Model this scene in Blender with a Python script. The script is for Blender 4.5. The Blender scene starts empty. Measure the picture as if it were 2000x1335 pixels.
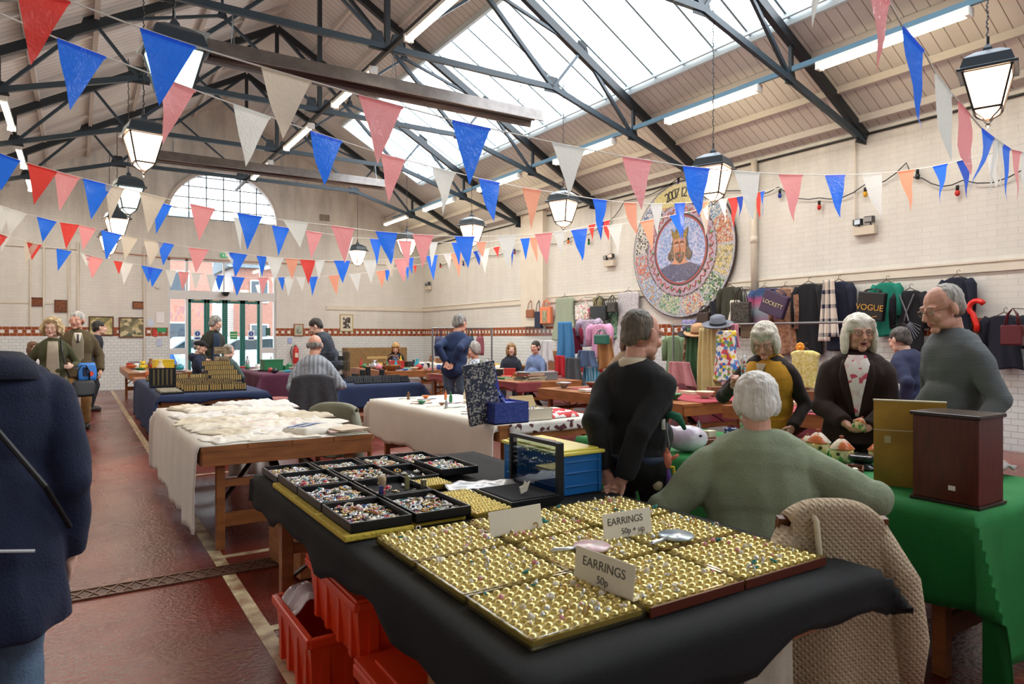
import bpy, math, random
from mathutils import Vector, Matrix, noise, geometry
from math import sin, cos, pi, radians, sqrt, atan2, hypot
S = bpy.context.scene
COL = S.collection
# ---------------------------------------------------------------- camera, world, exposure
CAMH = 1.45
YAW = radians(32.5)
cam = bpy.data.objects.new('camera', bpy.data.cameras.new('camera'))
COL.objects.link(cam)
cam.location = (0, 0, CAMH)
cam.rotation_euler = (pi/2, 0, -YAW)
cam.data.sensor_width = 36
cam.data.lens = 24
cam.data.shift_y = -11.5/2000
cam.data.clip_start = .05
cam.data.clip_end = 300
cam.data.dof.use_dof = True
cam.data.dof.focus_distance = 6.0
cam.data.dof.aperture_fstop = 5.6
S.camera = cam
w = bpy.data.worlds.new('overcast_sky'); S.world = w; w.use_nodes = True
bg = w.node_tree.nodes['Background']
bg.inputs[0].default_value = (.86, .93, 1, 1)
bg.inputs[1].default_value = 4.6
S.view_settings.view_transform = 'Standard'
S.view_settings.look = 'None'
S.view_settings.exposure = 0.82
S.view_settings.gamma = 1
S.view_settings.use_curve_mapping = False
def area(name, loc, rot, sx, sy, power, col=(1,1,1), portal=False):
    l = bpy.data.lights.new(name, 'AREA'); l.shape = 'RECTANGLE'; l.size = sx; l.size_y = sy
    l.energy = power; l.color = col
    if portal: l.cycles.is_portal = True
    o = bpy.data.objects.new(name, l); COL.objects.link(o); o.location = loc; o.rotation_euler = rot
    return o
SLOPE = math.atan(.577)
area('skylight_portal', (6.95, 7.1, 6.42), (0, SLOPE, 0), 2.5, 20.4, 1, portal=True)
area('entrance_portal', (3.6, 21.6, 1.9), (-pi/2, 0, 0), 2.9, 3.6, 1, portal=True)

# ---------------------------------------------------------------- picture <-> place helpers
FW = Vector((sin(YAW), cos(YAW), 0)); RT = Vector((cos(YAW), -sin(YAW), 0)); UP = Vector((0, 0, 1))
FP = 1333.3
def ray(px, py): return FW + RT*((px-1000)/FP) + UP*((656-py)/FP)
def at(px, py, D): return Vector((0, 0, CAMH)) + ray(px, py)*D
def onz(px, py, z): r = ray(px, py); return at(px, py, (z-CAMH)/r.z)
def onX(px, py, X): return at(px, py, X/ray(px, py).x)
def onY(px, py, Y, b=0.0):
    r = ray(px, py); return at(px, py, Y/(r.y-b*r.x))

# ---------------------------------------------------------------- colours and materials
def lin(h):
    h = h.lstrip('#'); r = []
    for i in (0, 2, 4):
        c = int(h[i:i+2], 16)/255
        r.append(c/12.92 if c <= .04045 else ((c+.055)/1.055)**2.4)
    return (r[0], r[1], r[2], 1)
MATS = {}
def mat(hexc, rough=.6, metal=0, var=0, vs=8, bump=0, bs=60, sheen=0, emit=0, alpha=1, trans=0, coat=0, c2=None, kind='noise', key=None, stretch=None):
    k = key or (hexc, rough, metal, var, vs, bump, bs, sheen, emit, alpha, trans, coat, c2, kind, stretch)
    if k in MATS: return MATS[k]
    m = bpy.data.materials.new('paint_'+hexc.strip('#')); m.use_nodes = True
    nt = m.node_tree; N = nt.nodes; L = nt.links; p = N['Principled BSDF']
    I = p.inputs
    I['Base Color'].default_value = lin(hexc); I['Roughness'].default_value = rough; I['Metallic'].default_value = metal
    I['Sheen Weight'].default_value = sheen; I['Alpha'].default_value = alpha
    I['Transmission Weight'].default_value = trans; I['Coat Weight'].default_value = coat
    if emit: I['Emission Color'].default_value = lin(c2 or hexc); I['Emission Strength'].default_value = emit
    if var or c2 and not emit or bump:
        tc = N.new('ShaderNodeTexCoord'); mp = N.new('ShaderNodeMapping'); L.new(tc.outputs['Object'], mp.inputs[0])
        if stretch: mp.inputs['Scale'].default_value = stretch
    if (var or c2) and not emit:
        if kind == 'noise':
            t = N.new('ShaderNodeTexNoise'); t.inputs['Scale'].default_value = vs; t.inputs['Detail'].default_value = 5; o = t.outputs[0]
        elif kind == 'voronoi':
            t = N.new('ShaderNodeTexVoronoi'); t.inputs['Scale'].default_value = vs; o = t.outputs['Distance']
        elif kind == 'wave':
            t = N.new('ShaderNodeTexWave'); t.inputs['Scale'].default_value = vs; t.inputs['Distortion'].default_value = 2.5; t.inputs['Detail'].default_value = 3; o = t.outputs[0]
        L.new(mp.outputs[0], t.inputs['Vector'])
        r = N.new('ShaderNodeValToRGB'); L.new(o, r.inputs[0])
        a = lin(hexc); b = lin(c2) if c2 else tuple(x*(1-var) for x in a[:3])+(1,)
        r.color_ramp.elements[0].position = .38; r.color_ramp.elements[1].position = .62
        r.color_ramp.elements[0].color = b; r.color_ramp.elements[1].color = a
        L.new(r.outputs[0], I['Base Color'])
    if bump:
        t = N.new('ShaderNodeTexNoise'); t.inputs['Scale'].default_value = bs; t.inputs['Detail'].default_value = 3
        L.new(mp.outputs[0], t.inputs['Vector'])
        bn = N.new('ShaderNodeBump'); bn.inputs['Strength'].default_value = bump; bn.inputs['Distance'].default_value = .02
        L.new(t.outputs[0], bn.inputs['Height']); L.new(bn.outputs[0], I['Normal'])
    MATS[k] = m
    return m
def multi(name, cols, scale=20, rough=.6, cell=True, bump=0, edge=None, metal=0):
    """patches of several colours (prints, mosaics, jumbles)"""
    if name in MATS: return MATS[name]
    m = bpy.data.materials.new(name); m.use_nodes = True; nt = m.node_tree; N = nt.nodes; L = nt.links; p = N['Principled BSDF']
    p.inputs['Roughness'].default_value = rough; p.inputs['Metallic'].default_value = metal
    tc = N.new('ShaderNodeTexCoord'); v = N.new('ShaderNodeTexVoronoi'); v.inputs['Scale'].default_value = scale
    L.new(tc.outputs['Object'], v.inputs['Vector'])
    sp = N.new('ShaderNodeSeparateColor'); L.new(v.outputs['Color'], sp.inputs[0])
    r = N.new('ShaderNodeValToRGB'); r.color_ramp.interpolation = 'CONSTANT'; L.new(sp.outputs[0], r.inputs[0])
    e = r.color_ramp.elements
    while len(e) < len(cols): e.new(.5)
    for i, c in enumerate(cols): e[i].position = i/len(cols); e[i].color = lin(c)
    out = r.outputs[0]
    if edge:
        v2 = N.new('ShaderNodeTexVoronoi'); v2.feature = 'DISTANCE_TO_EDGE'; v2.inputs['Scale'].default_value = scale
        L.new(tc.outputs['Object'], v2.inputs['Vector'])
        lt = N.new('ShaderNodeMath'); lt.operation = 'LESS_THAN'; lt.inputs[1].default_value = .05; L.new(v2.outputs['Distance'], lt.inputs[0])
        mx = N.new('ShaderNodeMix'); mx.data_type = 'RGBA'; L.new(lt.outputs[0], mx.inputs[0]); L.new(out, mx.inputs[6]); mx.inputs[7].default_value = lin(edge)
        out = mx.outputs[2]
    L.new(out, p.inputs['Base Color'])
    if bump:
        bn = N.new('ShaderNodeBump'); bn.inputs['Strength'].default_value = bump; bn.inputs['Distance'].default_value = .01
        L.new(v.outputs['Distance'], bn.inputs['Height']); L.new(bn.outputs[0], p.inputs['Normal'])
    MATS[name] = m
    return m
def glass(name='clear_glass', col='#eef6f6', amt=.12, rough=.02):
    if name in MATS: return MATS[name]
    m = bpy.data.materials.new(name); m.use_nodes = True; nt = m.node_tree; N = nt.nodes; L = nt.links
    for n in list(N):
        if n.type == 'BSDF_PRINCIPLED': N.remove(n)
    o = N['Material Output']; t = N.new('ShaderNodeBsdfTransparent'); t.inputs[0].default_value = lin(col)
    g = N.new('ShaderNodeBsdfGlossy'); g.inputs['Roughness'].default_value = rough
    mx = N.new('ShaderNodeMixShader'); mx.inputs[0].default_value = amt
    L.new(t.outputs[0], mx.inputs[1]); L.new(g.outputs[0], mx.inputs[2]); L.new(mx.outputs[0], o.inputs[0])
    MATS[name] = m
    return m
def plastic(hexc):
    k = 'film'+hexc
    if k in MATS: return MATS[k]
    m = bpy.data.materials.new('plastic_film'); m.use_nodes = True; nt = m.node_tree; N = nt.nodes; L = nt.links
    p = N['Principled BSDF']; p.inputs['Base Color'].default_value = lin(hexc); p.inputs['Roughness'].default_value = .22
    tr = N.new('ShaderNodeBsdfTranslucent'); tr.inputs[0].default_value = lin(hexc)
    mx = N.new('ShaderNodeMixShader'); mx.inputs[0].default_value = .5
    L.new(p.outputs[0], mx.inputs[1]); L.new(tr.outputs[0], mx.inputs[2]); L.new(mx.outputs[0], N['Material Output'].inputs[0])
    tc = N.new('ShaderNodeTexCoord'); t = N.new('ShaderNodeTexNoise'); t.inputs['Scale'].default_value = 28; t.inputs['Detail'].default_value = 4; t.inputs['Distortion'].default_value = 1.5
    L.new(tc.outputs['Object'], t.inputs['Vector'])
    bn = N.new('ShaderNodeBump'); bn.inputs['Strength'].default_value = .35; bn.inputs['Distance'].default_value = .02
    L.new(t.outputs[0], bn.inputs['Height']); L.new(bn.outputs[0], p.inputs['Normal'])
    MATS[k] = m
    return m

# ---------------------------------------------------------------- mesh builder
class MB:
    def __init__(s, M=None): s.v = []; s.f = []; s.m = []; s.M = M or Matrix(); s.i = 0
    def add(s, vs, fs):
        b = len(s.v); s.v += [tuple(s.M @ Vector(p)) for p in vs]
        s.f += [tuple(b+k for k in q) for q in fs]; s.m += [s.i]*len(fs); return s
    def box(s, c, d, rz=0, R=None):
        x, y, z = d[0]/2, d[1]/2, d[2]/2; c = Vector(c)
        R = R or Matrix.Rotation(rz, 3, 'Z')
        P = [c + R @ Vector((a*x, b*y, e*z)) for e in (-1, 1) for a, b in ((-1,-1),(1,-1),(1,1),(-1,1))]
        return s.add(P, [(3,2,1,0),(4,5,6,7),(0,1,5,4),(1,2,6,5),(2,3,7,6),(3,0,4,7)])
    def bb(s, a, b): return s.box([(a[i]+b[i])/2 for i in range(3)], [abs(b[i]-a[i]) for i in range(3)])
    def beam(s, p, q, w, h):
        p, q = Vector(p), Vector(q); d = q-p; l = d.length; d.normalize()
        u = Vector((0,0,1)) if abs(d.z) < .95 else Vector((0,1,0))
        r = d.cross(u).normalized(); u = r.cross(d)
        R = Matrix((r, d, u)).transposed()
        return s.box((p+q)/2, (w, l, h), R=R)
    def tube(s, pts, r, n=8, cap=True):
        pts = [Vector(p) for p in pts]; k = len(pts); rs = r if isinstance(r, (list, tuple)) else [r]*k
        V = []; ref = None
        for i, p in enumerate(pts):
            d = (pts[min(i+1, k-1)]-pts[max(i-1, 0)])
            d = d.normalized() if d.length > 1e-9 else Vector((0,0,1))
            if ref is None: ref = Vector((1,0,0)) if abs(d.x) < .9 else Vector((0,1,0))
            a = d.cross(ref); a = a.normalized() if a.length > 1e-6 else d.orthogonal().normalized(); b = d.cross(a); ref = -b if False else a.cross(d)
            for j in range(n):
                t = 2*pi*j/n; V.append(p+(a*cos(t)+b*sin(t))*rs[i])
        F = [(i*n+j, i*n+(j+1)%n, (i+1)*n+(j+1)%n, (i+1)*n+j) for i in range(k-1) for j in range(n)]
        if cap: F += [tuple(range(n))[::-1], tuple((k-1)*n+j for j in range(n))]
        return s.add(V, F)
    def cyl(s, p, q, r0, r1=None, n=12): return s.tube([p, q], [r0, r0 if r1 is None else r1], n)
    def ell(s, c, r, n=12, m=8, R=None):
        c = Vector(c); r = (r, r, r) if not isinstance(r, (tuple, list, Vector)) else r
        V = []; R = R or Matrix.Identity(3)
        for i in range(1, m):
            a = pi*i/m
            for j in range(n):
                b = 2*pi*j/n; V.append(c+R @ Vector((r[0]*sin(a)*cos(b), r[1]*sin(a)*sin(b), r[2]*cos(a))))
        V += [c+R @ Vector((0,0,r[2])), c-R @ Vector((0,0,r[2]))]
        t, bt = len(V)-2, len(V)-1
        F = [(i*n+j, (i+1)*n+j, (i+1)*n+(j+1)%n, i*n+(j+1)%n) for i in range(m-2) for j in range(n)]
        F += [(t, j, (j+1)%n) for j in range(n)] + [(bt, (m-2)*n+(j+1)%n, (m-2)*n+j) for j in range(n)]
        return s.add(V, F)
    def lathe(s, prof, c=(0,0,0), n=16, rot0=0, R=None):
        c = Vector(c); R = R or Matrix.Identity(3); V = []; k = len(prof)
        for r, z in prof:
            for j in range(n):
                t = 2*pi*j/n+rot0; V.append(c+R @ Vector((r*cos(t), r*sin(t), z)))
        F = [(i*n+j, i*n+(j+1)%n, (i+1)*n+(j+1)%n, (i+1)*n+j) for i in range(k-1) for j in range(n)]
        if prof[0][0] > 1e-4: F.append(tuple(range(n))[::-1])
        if prof[-1][0] > 1e-4: F.append(tuple((k-1)*n+j for j in range(n)))
        return s.add(V, F)
    def grid(s, fn, nu, nv, wrap=False):
        V = [fn(i/nu, j/nv) for i in range(nu+1) for j in range(nv+1)]
        F = [(i*(nv+1)+j, (i+1)*(nv+1)+j, (i+1)*(nv+1)+j+1, i*(nv+1)+j+1) for i in range(nu) for j in range(nv)]
        return s.add(V, F)
    def prism(s, poly, fn, t0, t1):
        """poly in 2D, fn(a, b, t) -> 3D; simple polygon"""
        n = len(poly)
        V = [fn(a, b, t0) for a, b in poly]+[fn(a, b, t1) for a, b in poly]
        tr = geometry.tessellate_polygon([[Vector((a, b, 0)) for a, b in poly]])
        F = [tuple(t) for t in tr]+[tuple(n+k for k in t)[::-1] for t in tr]
        F += [(i, (i+1)%n, n+(i+1)%n, n+i) for i in range(n)]
        return s.add(V, F)
    def build(s, name, mats, parent=None, smooth=False, bevel=0, solid=0, sub=0, loc=None):
        me = bpy.data.meshes.new(name); me.from_pydata(s.v, [], s.f); me.validate(verbose=False)
        mats = mats if isinstance(mats, (list, tuple)) else [mats]
        for m in mats: me.materials.append(m)
        if len(mats) > 1 and len(me.polygons) == len(s.m): me.polygons.foreach_set('material_index', s.m)
        if smooth: me.polygons.foreach_set('use_smooth', [True]*len(me.polygons))
        o = bpy.data.objects.new(name, me); COL.objects.link(o)
        if parent: o.parent = parent
        if loc: o.location = loc
        if solid: md = o.modifiers.new('solid', 'SOLIDIFY'); md.thickness = solid; md.offset = 0
        if bevel: md = o.modifiers.new('bevel', 'BEVEL'); md.width = bevel; md.segments = 2; md.limit_method = 'ANGLE'
        if sub: md = o.modifiers.new('sub', 'SUBSURF'); md.levels = sub; md.render_levels = sub
        return o
def tag(o, label=None, cat=None, group=None, kind=None):
    if label: o['label'] = label
    if cat: o['category'] = cat
    if group: o['group'] = group
    if kind: o['kind'] = kind
    return o
def thing(name, label, cat, loc=(0,0,0), rz=0, group=None):
    o = bpy.data.objects.new(name, None); COL.objects.link(o); o.empty_display_size = .1
    o.location = loc; o.rotation_euler = (0, 0, rz); return tag(o, label, cat, group)
def dup(o, loc=None, rz=None, label=None, parent=None, group=None):
    c = o.copy(); COL.objects.link(c)
    if loc is not None: c.location = loc
    if rz is not None: c.rotation_euler = (o.rotation_euler[0], o.rotation_euler[1], rz)
    if label: c['label'] = label
    if group: c['group'] = group
    if parent: c.parent = parent
    for ch in [x for x in o.children]: dup(ch, parent=c)
    return c
def struct(mb, name, m, **k): o = mb.build(name, m, **k); o['kind'] = 'structure'; return o
def text(body, size, loc, R, m, parent=None, name='lettering', depth=.002, align='CENTER', squash=1):
    cu = bpy.data.curves.new(name, 'FONT'); cu.body = body; cu.size = size; cu.extrude = depth; cu.align_x = align; cu.align_y = 'CENTER'
    tmp = bpy.data.objects.new(name, cu); COL.objects.link(tmp)
    dg = bpy.context.evaluated_depsgraph_get(); me = bpy.data.meshes.new_from_object(tmp.evaluated_get(dg))
    bpy.data.objects.remove(tmp); me.materials.clear(); me.materials.append(m)
    o = bpy.data.objects.new(name, me); COL.objects.link(o)
    M = R.to_4x4() if isinstance(R, Matrix) else R
    o.matrix_local = Matrix.Translation(loc) @ M @ Matrix.Diagonal((squash, 1, 1, 1))
    if parent: o.parent = parent
    return o
def face_to(nrm, up=Vector((0,0,1))):
    """3x3 whose local Z is nrm and local Y is up: for text and flat pictures"""
    z = Vector(nrm).normalized(); x = up.cross(z).normalized(); y = z.cross(x)
    return Matrix((x, y, z)).transposed()
def lerp(a, b, t): return a+(b-a)*t
def pl(pts, x):
    for (a, b), (c, d) in zip(pts, pts[1:]):
        if x <= c: return b+(d-b)*(x-a)/(c-a)
    (a, b), (c, d) = pts[-2:]; return b+(d-b)*(x-a)/(c-a)
WOOD = mat('#a5683a', .42, var=.3, vs=7, bump=.1, bs=30, stretch=(.6, .6, 3), key='wood')
DWOOD = mat('#6a3a22', .45, var=.4, vs=6, kind='noise', key='dwood')
BLACK = mat('#101214', .5); STEEL = mat('#8d9397', .35, metal=.9); WHITE = mat('#e8e6e0', .5)
# ---------------------------------------------------------------- the hall
XL, XR, YB, YF, EZ, RX, RZ = -2.7, 9.92, 21.2, -4.0, 4.58, 3.6, 8.2
def zroof(x): return RZ-.577*abs(x-RX)
def wall_mat(axis):
    m = bpy.data.materials.new('painted_brick'); m.use_nodes = True; nt = m.node_tree; N = nt.nodes; L = nt.links; p = N['Principled BSDF']
    ge = N.new('ShaderNodeNewGeometry'); sp = N.new('ShaderNodeSeparateXYZ'); L.new(ge.outputs['Position'], sp.inputs[0])
    cb = N.new('ShaderNodeCombineXYZ'); L.new(sp.outputs[axis], cb.inputs[0])
    zo = N.new('ShaderNodeMath'); zo.operation = 'SUBTRACT'; zo.inputs[1].default_value = 1.45; L.new(sp.outputs[2], zo.inputs[0]); L.new(zo.outputs[0], cb.inputs[1])
    def brick(w, h, c1, c2, mo, msize, off=.5):
        b = N.new('ShaderNodeTexBrick'); b.offset = off; L.new(cb.outputs[0], b.inputs['Vector'])
        b.inputs['Color1'].default_value = lin(c1); b.inputs['Color2'].default_value = lin(c2); b.inputs['Mortar'].default_value = lin(mo)
        b.inputs['Scale'].default_value = 1; b.inputs['Mortar Size'].default_value = msize; b.inputs['Brick Width'].default_value = w; b.inputs['Row Height'].default_value = h
        return b
    up = brick(.23, .08, '#dcdad4', '#d8d6cf', '#d0cdc6', .003)
    no = N.new('ShaderNodeTexNoise'); no.inputs['Scale'].default_value = 1.3; no.inputs['Detail'].default_value = 8; no.inputs['Roughness'].default_value = .65
    mpn = N.new('ShaderNodeMapping'); mpn.inputs['Scale'].default_value = (2.2, 2.2, .38); L.new(ge.outputs['Position'], mpn.inputs[0]); L.new(mpn.outputs[0], no.inputs['Vector'])
    rp = N.new('ShaderNodeValToRGB'); rp.color_ramp.elements[0].position = .3; rp.color_ramp.elements[1].position = .6
    rp.color_ramp.elements[0].color = (.60, .60, .62, 1); rp.color_ramp.elements[1].color = (1, 1, 1, 1); L.new(no.outputs[0], rp.inputs[0])
    mu = N.new('ShaderNodeMix'); mu.data_type = 'RGBA'; mu.blend_type = 'MULTIPLY'
    hi = N.new('ShaderNodeMapRange'); hi.inputs[1].default_value = 3.4; hi.inputs[2].default_value = 6; hi.inputs[3].default_value = .25; hi.inputs[4].default_value = 1; L.new(sp.outputs[2], hi.inputs[0])
    L.new(hi.outputs[0], mu.inputs[0]); L.new(up.outputs[0], mu.inputs[6]); L.new(rp.outputs[0], mu.inputs[7])
    lo = brick(.152, .08, '#dfe3e2', '#d6dcdd', '#a7a7a3', .0035)
    tb = brick(.15, .08, '#9c4d26', '#85401f', '#c9bfae', .004)
    ck = N.new('ShaderNodeTexBrick'); ck.offset = 0; ck.squash = 1; L.new(cb.outputs[0], ck.inputs['Vector'])
    # alternating half tiles by a checker along the wall
    ch = N.new('ShaderNodeTexChecker'); ch.inputs['Color1'].default_value = lin('#924a26'); ch.inputs['Color2'].default_value = lin('#e2ded6'); ch.inputs['Scale'].default_value = 1
    mp = N.new('ShaderNodeMapping'); mp.inputs['Scale'].default_value = (1/.09, .01, 1); mp.inputs['Location'].default_value = (0, .5, .5); L.new(cb.outputs[0], mp.inputs[0]); L.new(mp.outputs[0], ch.inputs['Vector'])
    N.remove(ck)
    def step(a, b, z):
        c = N.new('ShaderNodeMath'); c.operation = 'GREATER_THAN'; c.inputs[1].default_value = z; L.new(sp.outputs[2], c.inputs[0])
        x = N.new('ShaderNodeMix'); x.data_type = 'RGBA'; L.new(c.outputs[0], x.inputs[0]); L.new(a, x.inputs[6]); L.new(b, x.inputs[7]); return x.outputs[2]
    o = step(lo.outputs[0], tb.outputs[0], 1.45); o = step(o, ch.outputs[0], 1.53); o = step(o, tb.outputs[0], 1.61); o = step(o, mu.outputs[2], 1.69)
    L.new(o, p.inputs['Base Color'])
    gl = N.new('ShaderNodeMath'); gl.operation = 'GREATER_THAN'; gl.inputs[1].default_value = 1.69; L.new(sp.outputs[2], gl.inputs[0])
    rr = N.new('ShaderNodeMapRange'); rr.inputs[3].default_value = .16; rr.inputs[4].default_value = .55; L.new(gl.outputs[0], rr.inputs[0]); L.new(rr.outputs[0], p.inputs['Roughness'])
    bn = N.new('ShaderNodeBump'); bn.inputs['Strength'].default_value = .6; bn.inputs['Distance'].default_value = .006; bn.invert = True
    L.new(up.outputs['Fac'], bn.inputs['Height']); L.new(bn.outputs[0], p.inputs['Normal'])
    return m
WM_X, WM_Y = wall_mat(0), wall_mat(1)
def floor_mat():
    m = bpy.data.materials.new('red_painted_concrete'); m.use_nodes = True; nt = m.node_tree; N = nt.nodes; L = nt.links; p = N['Principled BSDF']
    ge = N.new('ShaderNodeNewGeometry')
    def nz(s, d, r=.6):
        n = N.new('ShaderNodeTexNoise'); n.inputs['Scale'].default_value = s; n.inputs['Detail'].default_value = d; n.inputs['Roughness'].default_value = r; L.new(ge.outputs['Position'], n.inputs['Vector']); return n
    a = nz(.9, 6); r = N.new('ShaderNodeValToRGB'); L.new(a.outputs[0], r.inputs[0]); e = r.color_ramp.elements
    e[0].position = .36; e[0].color = lin('#54170f'); e[1].position = .66; e[1].color = lin('#7c2b1e')
    b = nz(1.7, 9, .7); r2 = N.new('ShaderNodeValToRGB'); L.new(b.outputs[0], r2.inputs[0]); r2.color_ramp.elements[0].position = .60; r2.color_ramp.elements[1].position = .70
    r2.color_ramp.elements[0].color = (0,0,0,1); r2.color_ramp.elements[1].color = (.5,.5,.5,1)
    mx = N.new('ShaderNodeMix'); mx.data_type = 'RGBA'; L.new(r2.outputs[0], mx.inputs[0]); L.new(r.outputs[0], mx.inputs[6]); mx.inputs[7].default_value = lin('#8a7440')
    L.new(mx.outputs[2], p.inputs['Base Color'])
    c = nz(.8, 5); r3 = N.new('ShaderNodeMapRange'); r3.inputs[1].default_value = .35; r3.inputs[2].default_value = .65; r3.inputs[3].default_value = .13; r3.inputs[4].default_value = .34; L.new(c.outputs[0], r3.inputs[0]); L.new(r3.outputs[0], p.inputs['Roughness'])
    d = nz(38, 4); bn = N.new('ShaderNodeBump'); bn.inputs['Strength'].default_value = .35; bn.inputs['Distance'].default_value = .012; L.new(d.outputs[0], bn.inputs['Height']); L.new(bn.outputs[0], p.inputs['Normal'])
    p.inputs['Specular IOR Level'].default_value = .6
    return m
b = MB(); b.bb((XL-.3, YF-.3, -.2), (XR+.3, YB+.3, 0)); struct(b, 'floor', floor_mat())
LINE = mat('#cfc19c', .45, var=.35, vs=9, c2='#8f6a50')
def line(n, x0, y0, x1, y1): q = MB(); q.bb((x0, y0, 0), (x1, y1, .0025)); struct(q, n, LINE)
line('trim_1', .74, -1, .815, 21); line('trim_2', .815, 4.77, 3.0, 4.83); line('trim_3', .815, 3.47, 3.0, 3.53)
line('trim_4', .815, 7.75, 3.0, 7.81); line('trim_5', 5.3, -1, 5.36, 20)
q = MB(); q.bb((XL, 4.42, 0), (XR, 4.60, .003))
gm = mat('#7a5b48', .4, metal=.3, var=.3, vs=30); q.i = 1
for k in range(150):
    x = XL+.09+k*.084
    for sgn in (-1, 1): q.beam((x-.04, 4.51-sgn*.075, .005), (x+.04, 4.51+sgn*.075, .005), .008, .006)
q.beam((XL, 4.43, .006), (XR, 4.43, .006), .012, .008); q.beam((XL, 4.59, .006), (XR, 4.59, .006), .012, .008)
struct(q, 'trim_6', [mat('#4a2a20', .5), gm])
# walls
b = MB(); b.bb((XR, YF-.3, 0), (XR+.3, YB+.3, EZ)); struct(b, 'wall_right', WM_Y)
b = MB(); b.bb((XL-.3, YF-.3, 0), (XL, YB+.3, EZ)); struct(b, 'wall_left', WM_Y)
def holed(name, Y, th, outer, holes, m):
    mb = MB(); allp = outer+[p for h in holes for p in h]
    tr = geometry.tessellate_polygon([[Vector((x, z, 0)) for x, z in l] for l in [outer]+holes])
    n = len(allp); V = [(x, Y, z) for x, z in allp]+[(x, Y+th, z) for x, z in allp]
    F = [tuple(t) for t in tr]+[tuple(n+k for k in t)[::-1] for t in tr]; i = 0
    for l in [outer]+holes:
        k = len(l); F += [(i+j, i+(j+1)%k, n+i+(j+1)%k, n+i+j) for j in range(k)]; i += k
    mb.add(V, F); return struct(mb, name, m)
LX, LZ, LR = 3.6, 4.78, 1.46
arch = [(LX+LR*cos(t*pi/32), LZ+LR*.95*sin(t*pi/32)) for t in range(33)]
DX0, DX1, DZ = 2.13, 5.07, 3.66
gable = [(XL, 0), (XR, 0), (XR, EZ), (RX, RZ+.05), (XL, EZ)]
door = [(DX0, .001), (DX1, .001), (DX1, DZ), (DX0, DZ)]
holed('wall_back', YB, .35, gable, [arch, door], WM_X)
holed('wall_front', YF-.3, .3, gable, [[(2.4, 3.1), (4.8, 3.1), (4.8, 4.3), (2.4, 4.3)]], WM_X)
q = MB()
for k in range(5): q.box((2.4+.6*k, YF-.15, 3.7), (.05, .08, 1.2))
for z in (3.12, 4.27): q.box((3.6, YF-.15, z), (2.4, .08, .06))
struct(q, 'fill_window_3', WHITE)  # unseen window added behind the camera for fill light, kept small
# arched window surround, bars and pane
q = MB(); n = 40
for k in range(n):
    a0, a1 = pi*k/n, pi*(k+1)/n
    q.beam((LX+(LR+.05)*cos(a0), YB-.03, LZ+(LR+.05)*.95*sin(a0)), (LX+(LR+.05)*cos(a1), YB-.03, LZ+(LR+.05)*.95*sin(a1)), .1, .09)
struct(q, 'trim_7', mat('#cfc9c2', .6))
q = MB(); bar = mat('#5d6f72', .5)
for x in (-.92, -.46, 0, .46, .92):
    q.box((LX+x*1.0, YB+.12, LZ+.5*LR*.95*sqrt(1-(x/LR)**2)), (.03, .04, LR*.95*sqrt(1-(x/LR)**2)))
for z in (.3, .62, .94, 1.22):
    h = LR*sqrt(max(0, 1-(z/(LR*.95))**2)); q.box((LX, YB+.12, LZ+z), (2*h, .04, .025))
q.box((LX, YB+.12, LZ+.02), (2*LR, .05, .05))
wf = struct(q, 'window_1', bar)
q = MB(); q.prism(arch, lambda a, c, t: (a, t, c), YB+.15, YB+.156); q.build('pane', glass('frosted_glass', '#ffffff', .05), wf)
# entrance glazing
q = MB(); W2 = mat('#d4d6d6', .4)
xm = [DX0, 2.62, 4.64, DX1]
for x in xm: q.box((x+(.03 if x == DX0 else -.03 if x == DX1 else 0), YB+.1, DZ/2), (.07, .1, DZ))
q.box((3.6, YB+.1, 2.62), (DX1-DX0, .14, .24)); q.box((3.6, YB+.1, DZ-.04), (DX1-DX0, .1, .08))
q.box((3.6, YB+.1, 3.2), (.05, .08, .9))
for x0, x1 in ((DX0, 2.62), (4.64, DX1)):
    q.box(((x0+x1)/2, YB+.1, .06), (x1-x0, .1, .12)); q.box(((x0+x1)/2, YB+.1, 1.02), (x1-x0, .08, .16))
wf = struct(q, 'window_2', W2)
q = MB(); q.bb((DX0+.04, YB+.1, 2.74), (DX1-.04, YB+.106, DZ-.08))
for x0, x1 in ((DX0+.06, 2.59), (4.67, DX1-.06)): q.bb((x0, YB+.1, .1), (x1, YB+.106, 2.5))
q.build('pane', glass(), wf)
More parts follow.
